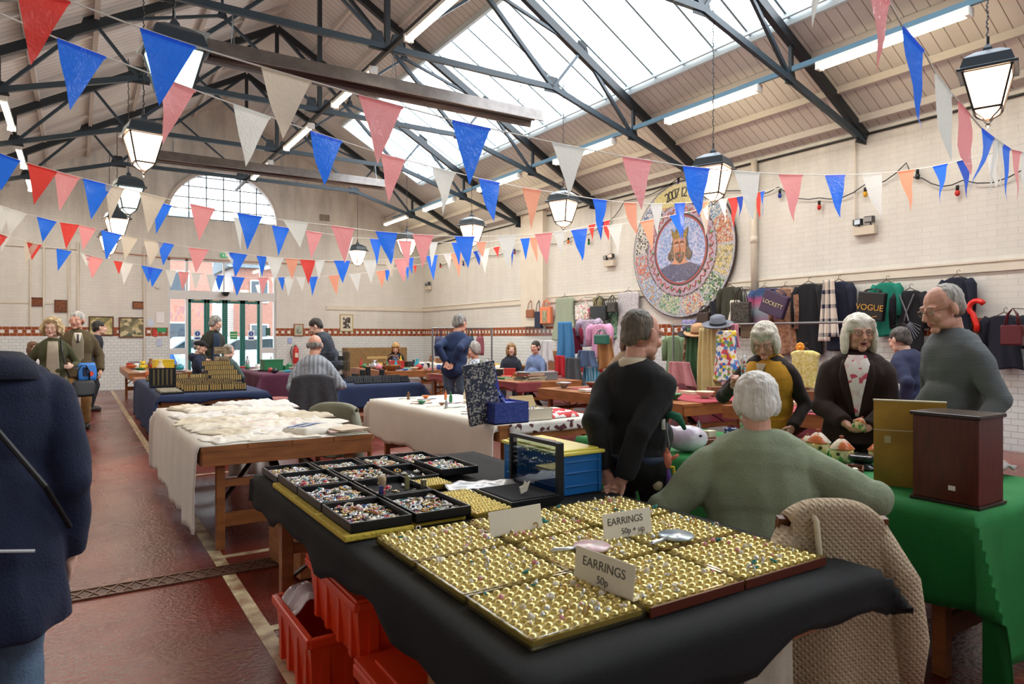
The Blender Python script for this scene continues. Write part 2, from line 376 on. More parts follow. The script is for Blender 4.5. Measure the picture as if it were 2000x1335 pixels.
# metal lettering over the doors, seen from behind
GRN = mat('#0b6a62', .35)
for k in range(4):
    x0 = 2.66+k*.487; x1 = x0+.48; q = MB()
    for x in (x0+.035, x1-.035): q.box((x, YB+.08, 1.25), (.07, .06, 2.5))
    q.box(((x0+x1)/2, YB+.08, 2.45), (.48, .06, .1)); q.box(((x0+x1)/2, YB+.08, .12), (.48, .06, .24))
    d = struct(q, 'door_%d' % (k+1), GRN, bevel=.004)
    q = MB(); q.bb((x0+.07, YB+.08, .24), (x1-.07, YB+.086, 2.4)); q.build('pane', glass(), d)
    q = MB(); q.box(((x0+x1)/2, YB+.04, 2.48), (.2, .03, .03)); q.build('door_closer', mat('#b9a88c', .4, metal=.5), d)
    s = MB(); X = (x0+x1)/2
    if k in (0, 3):
        s.bb((X-.09, YB+.07, 1.32), (X+.09, YB+.074, 1.62)); s.i = 1; s.cyl((X, YB+.072, 1.52), (X, YB+.066, 1.52), .07, n=18)
        s.box((X, YB+.066, 1.385), (.14, .008, .05)); s.i = 0; s.box((X, YB+.064, 1.52), (.02, .006, .07))
        s.build('door_notice', [mat('#e9eef2', .4), mat('#1f4fa0', .4)], d)
    else:
        s.bb((X-.1, YB+.07, 1.36), (X+.1, YB+.074, 1.58)); s.i = 1; s.box((X, YB+.066, 1.50), (.17, .008, .02)); s.box((X, YB+.066, 1.43), (.15, .008, .02))
        s.build('door_notice', [mat('#2f9a55', .4), mat('#e6f2e8', .4)], d)
# pilasters, rails, downpipe on the right wall
PAINT = mat('#dcd3c4', .55, var=.06, vs=3, bump=.2, bs=20)
q = MB(); q.bb((XR-.16, 13.9, 1.7), (XR, 14.9, EZ)); struct(q, 'trim_8', PAINT)
for i, (y0, y1) in enumerate(((-4, 7.62), (7.74, 13.9), (14.9, YB))):
    q = MB(); q.bb((XR-.035, y0, 2.28), (XR, y1, 2.41)); q.bb((XR-.05, y0, 2.40), (XR, y1, 2.425)); struct(q, 'trim_%d' % (9+i), PAINT)
q = MB(); q.bb((6.6, YB-.03, 2.28), (XR, YB, 2.40)); q.bb((XL, YB-.02, 2.28), (-.2, YB, 2.32)); struct(q, 'trim_12', PAINT)
q = MB(); q.tube([(XR-.08, 7.68, 2.0), (XR-.08, 7.68, EZ-.1)], .055, 14)
for z in (3.05, 4.1): q.cyl((XR-.08, 7.68, z), (XR-.08, 7.68, z+.12), .066, n=14)
struct(q, 'trim_13', PAINT, smooth=True)
q = MB()
for x in (-1.0, -.72, -.18, .02, 1.55): q.tube([(x, YB-.03, .3 if x > 1 else 1.7), (x, YB-.03, 3.9)], .022, 8)
q.tube([(-2.4, YB-.03, 3.72), (.02, YB-.03, 3.72)], .015); q.tube([(5.3, YB-.03, 3.8), (9.5, YB-.03, 3.8)], .012)
q.tube([(XR-.03, 5.9, 2.95), (XR-.03, 5.9, 4.4)], .012); q.tube([(XR-.03, 11.5, 2.95), (XR-.03, 11.5, 4.4)], .012)
struct(q, 'trim_14', PAINT)
q = MB(); q.tube([(.72, YB-.04, 4.3), (.72, YB-.04, 3.7), (2.1, YB-.04, 3.62), (6, YB-.04, 3.66)], .013); struct(q, 'trim_15', mat('#b8795f', .5))
q = MB(); q.tube([(XR-.03, -4, EZ-.13), (XR-.03, YB, EZ-.13)], .018, 6); struct(q, 'trim_16', BLACK)
# roof boards (left slope whole, right slope round the skylight)
def boards():
    m = bpy.data.materials.new('painted_boards'); m.use_nodes = True; nt = m.node_tree; N = nt.nodes; L = nt.links; p = N['Principled BSDF']
    ge = N.new('ShaderNodeNewGeometry'); sp = N.new('ShaderNodeSeparateXYZ'); L.new(ge.outputs['Position'], sp.inputs[0])
    a = N.new('ShaderNodeMath'); a.operation = 'MULTIPLY'; a.inputs[1].default_value = 6.5; L.new(sp.outputs[1], a.inputs[0])
    f = N.new('ShaderNodeMath'); f.operation = 'FRACT'; L.new(a.outputs[0], f.inputs[0])
    g = N.new('ShaderNodeMath'); g.operation = 'LESS_THAN'; g.inputs[1].default_value = .07; L.new(f.outputs[0], g.inputs[0])
    n = N.new('ShaderNodeTexNoise'); n.inputs['Scale'].default_value = .8; n.inputs['Detail'].default_value = 6; L.new(ge.outputs['Position'], n.inputs['Vector'])
    r = N.new('ShaderNodeValToRGB'); L.new(n.outputs[0], r.inputs[0]); r.color_ramp.elements[0].color = lin('#bdb8b4'); r.color_ramp.elements[1].color = lin('#d6d2ce')
    r.color_ramp.elements[0].position = .3; r.color_ramp.elements[1].position = .6
    mx = N.new('ShaderNodeMix'); mx.data_type = 'RGBA'; L.new(g.outputs[0], mx.inputs[0]); L.new(r.outputs[0], mx.inputs[6]); mx.inputs[7].default_value = lin('#7d746e')
    L.new(mx.outputs[2], p.inputs['Base Color']); p.inputs['Roughness'].default_value = .6
    return m
BM = boards()
SX0, SX1, SY0, SY1 = 5.8, 8.0, -3.0, 17.25
def slab(mb, x0, x1, y0, y1, t=.12):
    P = [(x, y, zroof(x)+d) for d in (0, t) for x, y in ((x0, y0), (x1, y0), (x1, y1), (x0, y1))]
    mb.add(P, [(0,1,2,3), (7,6,5,4), (4,5,1,0), (5,6,2,1), (6,7,3,2), (7,4,0,3)])
q = MB(); slab(q, XL-.3, RX, YF-.3, YB+.35); slab(q, RX, SX0, YF-.3, YB+.35); slab(q, SX1, XR+.3, YF-.3, YB+.35)
slab(q, SX0, SX1, SY1, YB+.35); slab(q, SX0, SX1, YF-.3, SY0); struct(q, 'ceiling', BM)
q = MB(); pm = mat('#c2bcb7', .6)
for x in (-2.3, -1.45, -.6, .25, 1.1, 1.95, 2.8, 4.4, 5.1, 8.55, 9.15, 9.7):
    q.beam((x, YF, zroof(x)-.05), (x, YB, zroof(x)-.05), .07, .1)
for k in range(14):
    y = YB-.8-k*1.55; q.beam((XL, y, zroof(XL)-.03), (RX, y, RZ-.03), .05, .07)
struct(q, 'trim_17', pm)
q = MB(); SB = mat('#8fa7b2', .4)
y = SY0
while y < SY1+.01:
    q.beam((SX0, y, zroof(SX0)+.03), (SX1, y, zroof(SX1)+.03), .035, .05); y += .62
WB = 1
q.i = 1
q.beam((SX1+.03, SY0, zroof(SX1)), (SX1+.03, SY1, zroof(SX1)), .06, .14); q.beam((SX1-.07, SY0, zroof(SX1)+.03), (SX1-.07, SY1, zroof(SX1)+.03), .04, .05)
q.beam((SX0-.02, SY0, zroof(SX0)), (SX0-.02, SY1, zroof(SX0)), .06, .14)
q.beam((SX0, SY1, zroof(SX0)), (SX1, SY1, zroof(SX1)), .06, .14)
sk = struct(q, 'window_4', [SB, mat('#c9d2d4', .5)])
q = MB(); q.add([(x, y, zroof(x)+.05) for x, y in ((SX0, SY0), (SX1, SY0), (SX1, SY1), (SX0, SY1))], [(0,1,2,3)]); q.build('pane', glass('roof_glass', '#ffffff', .04), sk)
# ---------------------------------------------------------------- trusses
TR = [2.65, 5.75, 8.85, 11.95, 15.0, 18.1]
IR = mat('#1d2429', .45); IR2 = mat('#2c3a44', .4)
names = ['nearest the camera', 'second from the camera', 'third from the camera, holding the near heater', 'fourth from the camera', 'fifth from the camera, holding the far heater', 'farthest, next to the end wall']
t0 = thing('roof_truss', 'black iron roof truss '+names[0], 'roof truss', (0, TR[0], 0), group='roof trusses')
def tpart(nm, segs, w, h, m=IR):
    q = MB()
    for a, c in segs: q.beam((a[0], 0, a[1]), (c[0], 0, c[1]), w, h)
    q.build(nm, m, t0)
def mir(p): return (2*RX-p[0], p[1])
A, Bn, Cn, Dn = (9.86, 4.36), (8.13, 4.90), (6.41, 5.42), (7.0, 6.15)
Tp, Kp, En = (RX, 8.02), (RX, 5.42), (5.2, 6.68)
for f in ((lambda p: p), mir):
    tpart('rafter', [(f((9.9, 4.42)), f(Tp))], .09, .13)
    tpart('strut', [(f(Cn), f(Tp))], .06, .06, IR2); tpart('strut', [(f(Cn), f(Dn))], .045, .045, IR2); tpart('strut', [(f(Dn), f(Bn))], .05, .05, IR2)
    tpart('strut', [(f(Dn), f(En))], .045, .045, IR2); tpart('strut', [(f(En), f(Kp))], .04, .04, IR2); tpart('strut', [(f(En), f((5.2, 7.2)))], .04, .04, IR2)
    tpart('strut', [(f(Bn), f((8.13, 5.5)))], .05, .05)
tpart('tie_beam', [(A, Bn), (Bn, Cn), (Cn, Kp), (Kp, mir(Cn)), (mir(Cn), mir(Bn)), (mir(Bn), mir(A))], .06, .085, IR2)
tpart('king_post', [(Kp, Tp)], .07, .07)
q = MB()
for f in ((lambda p: p), mir):
    for c, r in ((Cn, .17), (Dn, .15), (Bn, .13), (En, .09), ((9.82, 4.38), .16)):
        c = f(c); q.prism([(c[0]-r, c[1]-r*.5), (c[0]+r, c[1]-r*.5), (c[0]+r*.5, c[1]+r), (c[0]-r*.5, c[1]+r)], lambda a, c_, t: (a, t, c_), -.008, .008)
        for k in range(4): q.ell((c[0]+r*.5*cos(k*pi/2+.7), -.009, c[1]+r*.35*sin(k*pi/2+.7)), .014, 6, 4)
        q.build('gusset_plate', IR, t0); q = MB()
for x in (RX-.14, RX+.14): q.prism([(x-.12, 5.36), (x+.12, 5.36), (x+.06, 5.62), (x-.06, 5.62)], lambda a, c_, t: (a, t, c_), -.02, .02)
q.build('gusset_plate', IR, t0)
for y, n_ in zip(TR[1:], names[1:]): dup(t0, (0, y, 0), label='black iron roof truss '+n_)
# ---------------------------------------------------------------- strip lights on conduits
TUBE = mat('#fff3d0', .4, emit=13, c2='#fff0c8', key='tube'); CON = mat('#57788a', .4)
def strips(x, z, desc, bays, cm):
    for i, y0 in enumerate(bays):
        t = thing('strip_light', 'long fluorescent strip light %s, %s' % (desc, ['nearest the camera', 'second along', 'third along', 'fourth along', 'fifth along', 'farthest of the row'][i]), 'light', (x, y0+.35, z), group='fluorescent strip lights %s' % desc)
        q = MB(); q.box((0, .9, -.02), (.09, 1.8, .05)); q.box((0, .02, -.05), (.12, .05, .1)); q.box((0, 1.78, -.05), (.12, .05, .1)); q.build('light_housing', WHITE, t)
        q = MB(); q.cyl((0, .05, -.075), (0, 1.76, -.075), .032, n=10); q.build('fluorescent_tube', TUBE, t)
        l = area('tube_light', (x, y0+1.25, z-.13), (0, 0, 0), .08, 1.7, 16, (1, .97, .92))
    q = MB(); q.beam((x, 2.5, z+.045), (x, YB-1.7, z+.045), .045, .07); tag(q.build('cable_trunking', cm), 'long steel trunking carrying the strip lights %s' % desc, 'trunking')
strips(8.13, 5.0, 'along the right slope', [3.2, 5.9, 9.0, 12.1, 15.15, 18.0], CON)
strips(3.6, 5.33, 'along the middle of the hall', [3.0, 6.0, 9.0, 12.1, 15.2], IR)
strips(-.93, 5.0, 'along the left slope', [9.0, 12.1, 15.2, 17.8], IR)
# ---------------------------------------------------------------- tube heaters
for y, d in ((8.85, 'near'), (15.0, 'far')):
    t = thing('radiant_heater', 'long dark trough-shaped radiant heater hung across the hall, the %s one of two' % d, 'heater', (3.7, y, 4.86 if d == 'near' else 4.96))
    q = MB(); q.prism([(-.2, -.08), (-.14, .1), (.14, .1), (.2, -.08), (.17, -.08), (.12, .07), (-.12, .07), (-.17, -.08)], lambda a, c, s: (s, a, c), -2.4, 2.4); q.build('reflector', mat('#77706c', .35, metal=.6, var=.2), t)
    q = MB(); q.tube([(-2.35, -.07, -.02), (2.3, -.07, -.02)], .045); q.tube([(-2.35, .07, -.02), (2.3, .07, -.02)], .045); q.build('burner_tube', mat('#3a2622', .4, metal=.5), t, smooth=True)
    q = MB(); q.box((-2.55, 0, .05), (.35, .28, .24)); q.build('burner_box', mat('#8b9090', .5), t, bevel=.01)
    for x in (-2.1, 0, 2.1):
        q = MB(); q.tube([(x, -.1, .1), (x, 0, .5)], .006, 5); q.tube([(x, .1, .1), (x, 0, .5)], .006, 5); q.build('hanging_chain', STEEL, t)
# ---------------------------------------------------------------- lanterns
LM = mat('#39424a', .35, metal=.4); LG = mat('#ffd9b8', .25, emit=8, c2='#ffc8a0', key='lampglass')
def lantern_first(loc, warm):
    t = thing('lantern', '', 'lantern', loc, 0)
    q = MB(); s = sqrt(2)
    q.lathe([(.30*1, -.02), (.305, 0), (.27, .015), (.235, .10), (.215, .115), (.12, .16), (.05, .175), (.045, .2), (.02, .23), (.001, .24)], n=4, rot0=pi/4); q.build('lantern_roof', LM, t)
    q = MB()
    for k in range(4):
        a = pi/4+k*pi/2; b2 = a+pi/2
        q.beam((.245*cos(a), .245*sin(a), -.01), (.14*cos(a), .14*sin(a), -.33), .016, .016)
        q.beam((.14*cos(a), .14*sin(a), -.33), (.14*cos(b2), .14*sin(b2), -.33), .018, .018)
        q.beam((.245*cos(a), .245*sin(a), -.015), (.245*cos(b2), .245*sin(b2), -.015), .02, .02)
        q.tube([(.14*cos(a), .14*sin(a), -.33), (.12*cos(a), .12*sin(a), -.36), (.05*cos(a), .05*sin(a), -.40), (.02*cos(a), .02*sin(a), -.43)], .008, 5)
    q.lathe([(.02, -.41), (.03, -.43), (.012, -.45), (.022, -.465), (.001, -.49)], n=8); q.build('lantern_frame', mat('#14171a', .4), t)
    q = MB(); P = []
    for k in range(4):
        a = pi/4+k*pi/2; b2 = a+pi/2; q.add([(.235*cos(a), .235*sin(a), -.025), (.235*cos(b2), .235*sin(b2), -.025), (.135*cos(b2), .135*sin(b2), -.32), (.135*cos(a), .135*sin(a), -.32)], [(0,1,2,3)])
        q.add([(.12*cos(a), .12*sin(a), -.34), (.12*cos(b2), .12*sin(b2), -.34), (.06*cos(b2), .06*sin(b2), -.39), (.06*cos(a), .06*sin(a), -.39)], [(0,1,2,3)])
    q.build('glass_pane', LG, t)
    q = MB(); q.tube([(0, 0, .24), (0, 0, .30)], .012, 6)
    z = .3
    while z < 1.95:
        q.tube([(0, 0, z), (.011 if int(z*40) % 2 else 0, 0 if int(z*40) % 2 else .011, z+.02), (0, 0, z+.045)], .006, 4); z += .036
    q.build('chain', BLACK, t)
    return t
lsp = [(6.6, 2.75, 3.72, 'right row, at the top right nearest the camera'), (6.6, 5.75, 3.52, 'right row, second from the camera, in front of the mosaic'), (6.62, 8.85, 3.62, 'right row, third from the camera'),
       (6.66, 11.95, 3.66, 'right row, fourth from the camera'), (6.6, 15.0, 3.75, 'right row, fifth from the camera'), (6.5, 18.1, 3.8, 'right row, farthest one'),
       (.62, 5.75, 3.62, 'left row, nearest, half behind a blue pennant'), (.64, 8.85, 3.75, 'left row, second, glowing warm above the aisle'), (.66, 11.95, 3.72, 'left row, third, greenish panes with added glow'),
       (.64, 15.0, 3.68, 'left row, fourth, half hidden by a white pennant'), (.62, 18.1, 3.72, 'left row, farthest, low by the end wall')]
L0 = lantern_first((0, 0, 0), 1)
LCOOL = mat('#cfe6dc', .25, emit=2.4, c2='#cfe6dc', key='coolglass')  # greenish panes get a weak glow put into their own colour
for i, (x, y, z, d) in enumerate(lsp):
    o = L0 if i == 0 else dup(L0)
    o.location = (x, y, z); o.rotation_euler = (0, 0, .35 if x > 3 else .15); tag(o, 'black hanging lantern of the '+d, 'lantern', 'black street-style hanging lanterns')
    if i in (6, 8):
        for c in o.children:
            if c.name.startswith('glass_pane'): c.data = c.data.copy(); c.data.materials[0] = LCOOL
    l = bpy.data.lights.new('lantern_bulb', 'POINT'); l.energy = 9; l.color = (1, .82, .64); l.shadow_soft_size = .08
    o2 = bpy.data.objects.new('lantern_bulb', l); COL.objects.link(o2); o2.location = (x, y, z-.55)
# ---------------------------------------------------------------- bunting
PC = {'b': '#2f7dff', 'r': '#ea4f48', 'p': '#f2a3a6', 'o': '#f4ab8e', 'w': '#e9ece8', 'c': '#ddd3c2', 'd': '#2355c8'}
def bunting(label, a, b, poly, pens, sd):
    rnd = random.Random(sd)
    t = thing('bunting', label, 'bunting', onY(poly[len(poly)//2][0], poly[len(poly)//2][1], a, b), group=None)
    inv = Vector(t.location)
    q = MB(); pts = []
    for (x0, y0), (x1, y1) in zip(poly, poly[1:]):
        for k in range(3): pts.append(onY(lerp(x0, x1, k/3), lerp(y0, y1, k/3), a, b)-inv)
    pts.append(onY(poly[-1][0], poly[-1][1], a, b)-inv)
    q.tube(pts, .004, 5); q.build('cord', mat('#e6e2d8', .5), t)
    nd = Vector((-b, 1, 0)).normalized()
    for e in pens.split():
        p = e.split(','); c = p[0]; x0, x1, yt = float(p[1]), float(p[2]), float(p[3]); xt = float(p[4]) if len(p) > 4 else (x0+x1)/2-1
        A_ = onY(x0, pl(poly, x0), a, b)-inv; B_ = onY(x1, pl(poly, x1), a, b)-inv; C_ = onY(xt, yt, a, b)-inv
        ph = rnd.uniform(0, 6); am = rnd.uniform(.008, .028); tw = rnd.uniform(-.04, .04); q = MB(); n = 7
        V = []; F = []; idx = {}
        for i in range(n+1):
            for j in range(n+1-i):
                u, v = j/n, i/n; P = A_+(B_-A_)*u+(C_-A_)*v
                s_ = u+v/2-.5
                P = P+nd*(am*sin(5*s_+ph)*v+tw*v*v+am*.5*sin(9*v+ph)*v+tw*s_*2*v); idx[(i, j)] = len(V); V.append(P)
        for i in range(n):
            for j in range(n-i):
                F.append((idx[(i, j)], idx[(i, j+1)], idx[(i+1, j)]))
                if j < n-i-1: F.append((idx[(i, j+1)], idx[(i+1, j+1)], idx[(i+1, j)]))
        q.add(V, F)
        hgt = UP*(-.016); V = [A_+nd*.004, B_+nd*.004, B_+nd*.005+hgt, A_+nd*.005+hgt]
        q.add([A_-nd*.004, B_-nd*.004, B_-nd*.005+hgt, A_-nd*.005+hgt], [(0,1,2,3)])
        q.build('pennant', plastic(PC[c]), t, smooth=True)
bunting('bunting nearest the camera, large pennants sweeping from the top left', 3.37, 0,
 [(-60,-50),(20,-28),(130,0),(275,55),(410,100),(510,130),(700,185),(885,235),(1080,278),(1215,305),(1335,324),(1435,334),(1520,340),(1612,342),(1685,340),(1755,335),(1822,325),(1870,315),(1960,292),(2060,262)],
 'r,32,138,122,59 b,273,383,206,311 c,510,608,276,548 p,700,787,321,738 b,882,958,362,915 w,1077,1143,383,1115 p,1215,1273,412,1245 b,1333,1386,422,1361 w,1434,1484,432,1466 p,1520,1567,433,1553 b,1611,1650,426,1638 w,1684,1722,424,1713 o,1753,1786,414,1779 b,1821,1850,396,1847 d,1868,1896,390,1894 w,1928,1950,370,1940', 1)
bunting('second bunting from the camera, running from the left edge to the mosaic', 3.9, .28,
 [(-60,0),(0,26),(110,74),(205,110),(310,150),(455,203),(605,255),(745,300),(845,326),(935,348),(1020,366),(1160,388),(1218,395),(1270,398),(1318,397),(1380,393),(1445,384),(1495,372),(1560,360)],
 'b,111,207,219,132 p,312,382,282,322 w,455,528,326,480 b,606,668,364,627 p,743,791,395,762 w,844,890,421,866 b,935,976,433,958 o,1020,1057,449,1037 b,1157,1185,458,1174 o,1218,1243,460,1237 w,1270,1294,459,1285 b,1317,1338,472,1331 o,1369,1385,452,1382 w,1403,1421,441,1418 r,1421,1441,444,1440 d,1438,1452,434,1449 r,1475,1485,428,1484 b,1484,1493,424,1492', 2)
bunting('third bunting from the camera, crossing just below the arched window', 6.8, 0,
 [(-40,285),(0,300),(52,318),(110,334),(161,348),(218,362),(273,375),(325,388),(420,408),(490,420),(560,430),(645,440),(740,452),(800,457),(860,460),(915,462),(985,460),(1045,457),(1120,449),(1190,440),(1250,433),(1330,417),(1390,404)],
 'b,-30,40,372,2 r,54,113,402,67 p,106,156,413,116 b,162,220,428,178 c,205,243,432,214 c,272,324,454,290 p,371,420,470,389 b,463,512,488,484 w,552,602,483,588 p,646,692,513,675 b,733,776,517,762 p,805,847,524,827 b,888,927,524,912 w,970,1008,523,994 p,1044,1079,518,1067 w,1080,1102,498,1098 b,1115,1147,509,1138 w,1185,1216,500,1210 o,1250,1278,490,1276 b,1308,1330,470,1331 c,1365,1388,461,1380', 3)
bunting('fourth bunting string, small pennants hung just behind the third string', 8.9, 0,
 [(285,388),(345,404),(456,424),(531,440),(597,450),(675,462),(722,466),(780,470),(838,473),(900,474),(950,472),(1016,466),(1060,462),(1149,440),(1188,430),(1240,420)],
 'b,300,336,457,305 w,456,474,489,470 b,531,566,500,544 p,597,630,506,608 w,675,691,514,674 b,722,746,518,737 p,778,804,525,796 w,838,855,522,843 b,882,902,519,897 o,930,950,503,940 b,1016,1035,508,1029 o,1034,1051,512,1047 r,1149,1163,474,1158 d,1165,1180,470,1172 r,1177,1190,470,1186', 4)
bunting('fifth bunting string, small pennants across the glazed entrance top', 11.1, 0,
 [(-20,396),(0,401),(52,418),(117,434),(155,439),(189,447),(236,458),(281,467),(319,473),(368,483),(438,491),(483,497),(520,501),(554,504),(616,508),(684,509),(738,508),(798,504),(866,496),(920,492),(960,484),(1010,474),(1060,462)],
 'w,-10,22,456,2 w,8,52,460,18 b,72,111,472,83 r,117,155,487,129 p,153,188,489,162 b,197,238,508,207 c,235,270,508,244 c,280,320,520,293 b,308,340,519,318 p,368,408,533,382 w,438,456,520,455 b,447,483,541,460 b,501,521,540,513 w,519,554,550,536 o,557,583,546,570 r,585,617,555,603 w,614,635,546,622 b,652,684,553,670 w,708,737,553,726 c,750,771,542,765 p,770,798,552,786 b,795,808,536,804 b,832,855,548,846 w,866,883,528,879 o,880,903,542,896 d,924,940,518,938 w,931,956,534,950 r,963,976,504,974 d,996,1004,524,1001', 5)
bunting('farthest low bunting string, tiny pennants in front of the green doors', 14.1, 0,
 [(-10,454),(52,471),(110,485),(157,494),(202,506),(245,512),(276,518),(317,526),(380,533),(438,538),(478,542),(524,542),(558,541),(596,541),(648,538),(704,534),(756,527),(800,520),(850,510)],
 'r,-5,16,482,0 w,0,20,492,2 c,46,76,516,50 r,52,82,508,62 b,110,140,529,113 w,157,180,520,170 p,166,202,544,180 r,222,240,536,232 w,232,260,556,242 b,276,300,552,290 b,288,318,561,297 w,323,345,562,334 p,347,370,568,357 w,373,393,566,382 w,403,425,574,411 b,418,438,568,428 b,452,478,578,463 p,504,524,576,513 b,543,557,568,552 w,554,575,579,564 w,578,597,569,591 b,602,621,578,611 o,641,663,576,657 w,682,705,570,700 o,734,755,562,747 b,752,762,550,756 b,790,800,550,797 r,807,814,536,812 ', 6)
bunting('steep bunting at the top right, in front of the corner lantern', .88, .2,
 [(1540,-160),(1590,-105),(1700,-35),(1735,0),(1762,50),(1802,95),(1825,140),(1856,180),(1893,222),(1917,250),(1940,268),(1975,292),(2060,310)],
 'w,1588,1625,52,1597 p,1697,1737,162,1716 b,1762,1803,256,1785 w,1825,1858,318,1842 p,1871,1894,345,1884 b,1917,1942,380,1914 w,1938,1952,385,1941 w,1948,1960,370,1955 b,1958,1972,392,1963 p,1976,1994,392,1986 w,1994,2020,398,2001', 7)
# ---------------------------------------------------------------- tables
TZ = .72
def trestle(x0, x1, y0, y1, label, tz=TZ, group='wooden trestle tables', ix=.14, iy=.13):
    t = thing('trestle_table', label, 'table', ((x0+x1)/2, (y0+y1)/2, 0), group=group)
    W_, D_ = x1-x0, y1-y0
    q = MB(); n = 4
    for k in range(n): q.box((-W_/2+W_*(k+.5)/n, 0, tz-.015), (W_/n-.004, D_, .03))
    q.build('tabletop', WOOD, t)
    q = MB()
    for s in (-1, 1):
        q.box((0, s*(D_/2-.02), tz-.08), (W_-.02, .035, .1)); q.box((s*(W_/2-.02), 0, tz-.08), (.035, D_-.04, .1))
    q.build('table_apron', WOOD, t, bevel=.003)
    for sx in (-1, 1):
        for sy in (-1, 1):
            q = MB(); q.box((sx*(W_/2-ix), sy*(D_/2-iy), (tz-.06)/2), (.055, .055, tz-.06)); q.build('leg', WOOD, t, bevel=.003)
    for sy in (-1, 1):
        q = MB(); q.box((0, sy*(D_/2-iy), .2), (W_-2*ix, .03, .09)); q.box((0, sy*(D_/2-iy), .45), (W_-2*ix, .03, .05)); q.build('stretcher', WOOD, t)
        q = MB()
        for sx in (-1, 1): q.beam((sx*(W_/2-ix), sy*(D_/2-iy), .3), (sx*.05, sy*(D_/2-.55), tz-.05), .03, .012)
        q.beam((0, sy*(D_/2-iy), .2), (0, sy*(D_/2-.8), tz-.06), .06, .04)
        q.build('brace', mat('#3b241c', .5), t)
    return t
def cloth(name, x0, x1, y0, y1, z, dl, dr, df, db, m, label, amp=.02, sd=0, st=.045, part=None, wavy=.02, freq=11):
    """a cloth over a table: the top, the overhangs with folds, and draped corners"""
    rnd = random.Random(sd); ph = [rnd.uniform(0, 6) for _ in range(8)]
    def axis(a, b, d0, d1):
        L = []
        n0 = int(d0/st)+1 if d0 > 0 else 0
        for k in range(n0, 0, -1): L.append((a, -d0*k/n0))
        n = max(2, int((b-a)/(st*2.5)))
        for k in range(n+1): L.append((lerp(a, b, k/n), 0))
        n1 = int(d1/st)+1 if d1 > 0 else 0
        for k in range(1, n1+1): L.append((b, d1*k/n1))
        return L
    AX, AY = axis(x0, x1, dl, dr), axis(y0, y1, df, db); V = []
    for bx, ex in AX:
        for by, ey in AY:
            X, Y, Z = bx, by, z+.004
            ax, ay = abs(ex), abs(ey)
            if ax or ay:
                d = max(ax, ay); mn = min(ax, ay); 
                sx = (1 if ex > 0 else -1) if ax else 0; sy = (1 if ey > 0 else -1) if ay else 0
                full = max((dl, dr)[ex > 0] if ax else 0, (df, db)[ey > 0] if ay else 0)
                rel = min(1, d/.3)
                if ax and not ay: X += sx*(.012+rel*amp*(1+sin(by*freq+ph[0])+.5*sin(by*freq*2.3+ph[1]))); w_ = sin(by*7+ph[2])+.6*sin(by*17+ph[3])
                elif ay and not ax: Y += sy*(.012+rel*amp*(1+sin(bx*freq+ph[4])+.5*sin(bx*freq*2.3+ph[5]))); w_ = sin(bx*7+ph[6])+.6*sin(bx*17+ph[7])
                else:
                    X += sx*(.014+.42*mn*(ax/d)+rel*amp); Y += sy*(.014+.42*mn*(ay/d)+rel*amp); w_ = 0
                Z -= d+w_*wavy*d/max(full, .1)-(.12*mn if ax and ay else 0)
            else:
                Z += .0025*sin(bx*9+ph[0])*sin(by*7+ph[1])
            V.append((X, Y, max(Z, .012)))
    n = len(AY); F = [(i*n+j, (i+1)*n+j, (i+1)*n+j+1, i*n+j+1) for i in range(len(AX)-1) for j in range(n-1)]
    cx, cy = (x0+x1)/2, (y0+y1)/2
    q = MB(); q.add([(a-cx, b_-cy, c-z) for a, b_, c in V], F)
    o = q.build(name, m, None, smooth=True, solid=.003, loc=(cx, cy, z))
    return tag(o, label, 'tablecloth')
T1 = trestle(.80, 2.08, 1.2, 3.74, 'wooden trestle table under the black cloth with earring trays, foreground', ix=.03, iy=.46)
FELT = mat('#0c0e0f', .9, bump=.15, bs=200)
cloth('tablecloth', .79, 2.10, 1.17, 3.75, TZ, .14, .14, .12, .02, FELT, 'black felt tablecloth with frayed edge on the foreground table', amp=.012, wavy=.03, st=.03)
T2 = trestle(.68, 1.86, 4.85, 7.7, 'wooden trestle table heaped with white linens')
LIN = mat('#e3ddd2', .8, var=.04, vs=5, bump=.2, bs=120)
cloth('tablecloth', .675, 1.84, 4.86, 7.7, TZ, .60, .0, .0, .1, LIN, 'off-white sheet hanging to the floor down the left of the linen table', amp=.012, sd=3, freq=14)
T3 = trestle(.86, 2.1, 9.35, 13.1, 'wooden trestle table under a navy cloth beside the aisle')
NAVY = mat('#1d3057', .8, var=.15, vs=14, bump=.2, bs=150)
cloth('tablecloth', .85, 2.12, 9.32, 13.1, TZ, .6, .15, .09, .05, NAVY, 'navy cloth on the display table beside the white floor line', amp=.015, sd=4, freq=13)
T4 = trestle(2.88, 4.02, 4.72, 7.55, 'wooden trestle table with jewellery and the blue patterned box')
cloth('tablecloth', 2.86, 4.0, 4.75, 7.55, TZ, .42, .1, .06, .1, LIN, 'cream sheet hanging over the left side of the jewellery table', amp=.008, sd=6, freq=9)
T5 = trestle(3.08, 4.08, 1.35, 3.9, 'wooden trestle table under the green cloth', ix=.05)
GREEN = mat('#0d7a33', .8, var=.12, vs=8, bump=.15, bs=150)
cloth('tablecloth', 3.05, 4.11, 1.32, 3.92, TZ, .38, .30, .68, .4, GREEN, 'bright green cloth with a deep draped corner on the right-hand table', amp=.014, sd=7, freq=12, wavy=.015)
T6 = trestle(3.25, 4.5, 9.75, 11.3, 'wooden trestle table under a navy cloth in the middle of the hall')
cloth('tablecloth', 3.23, 4.52, 9.72, 11.3, TZ, .3, .2, .36, .05, NAVY, 'navy cloth on the middle display table behind the cable-knit man', amp=.012, sd=8, freq=13)
T7 = trestle(5.76, 7.05, 8.9, 12.2, 'bare wooden trestle table with old books and grey boxes')
T8 = trestle(5.45, 6.75, 5.15, 7.9, 'bare wooden trestle table behind the man in the black sweater')
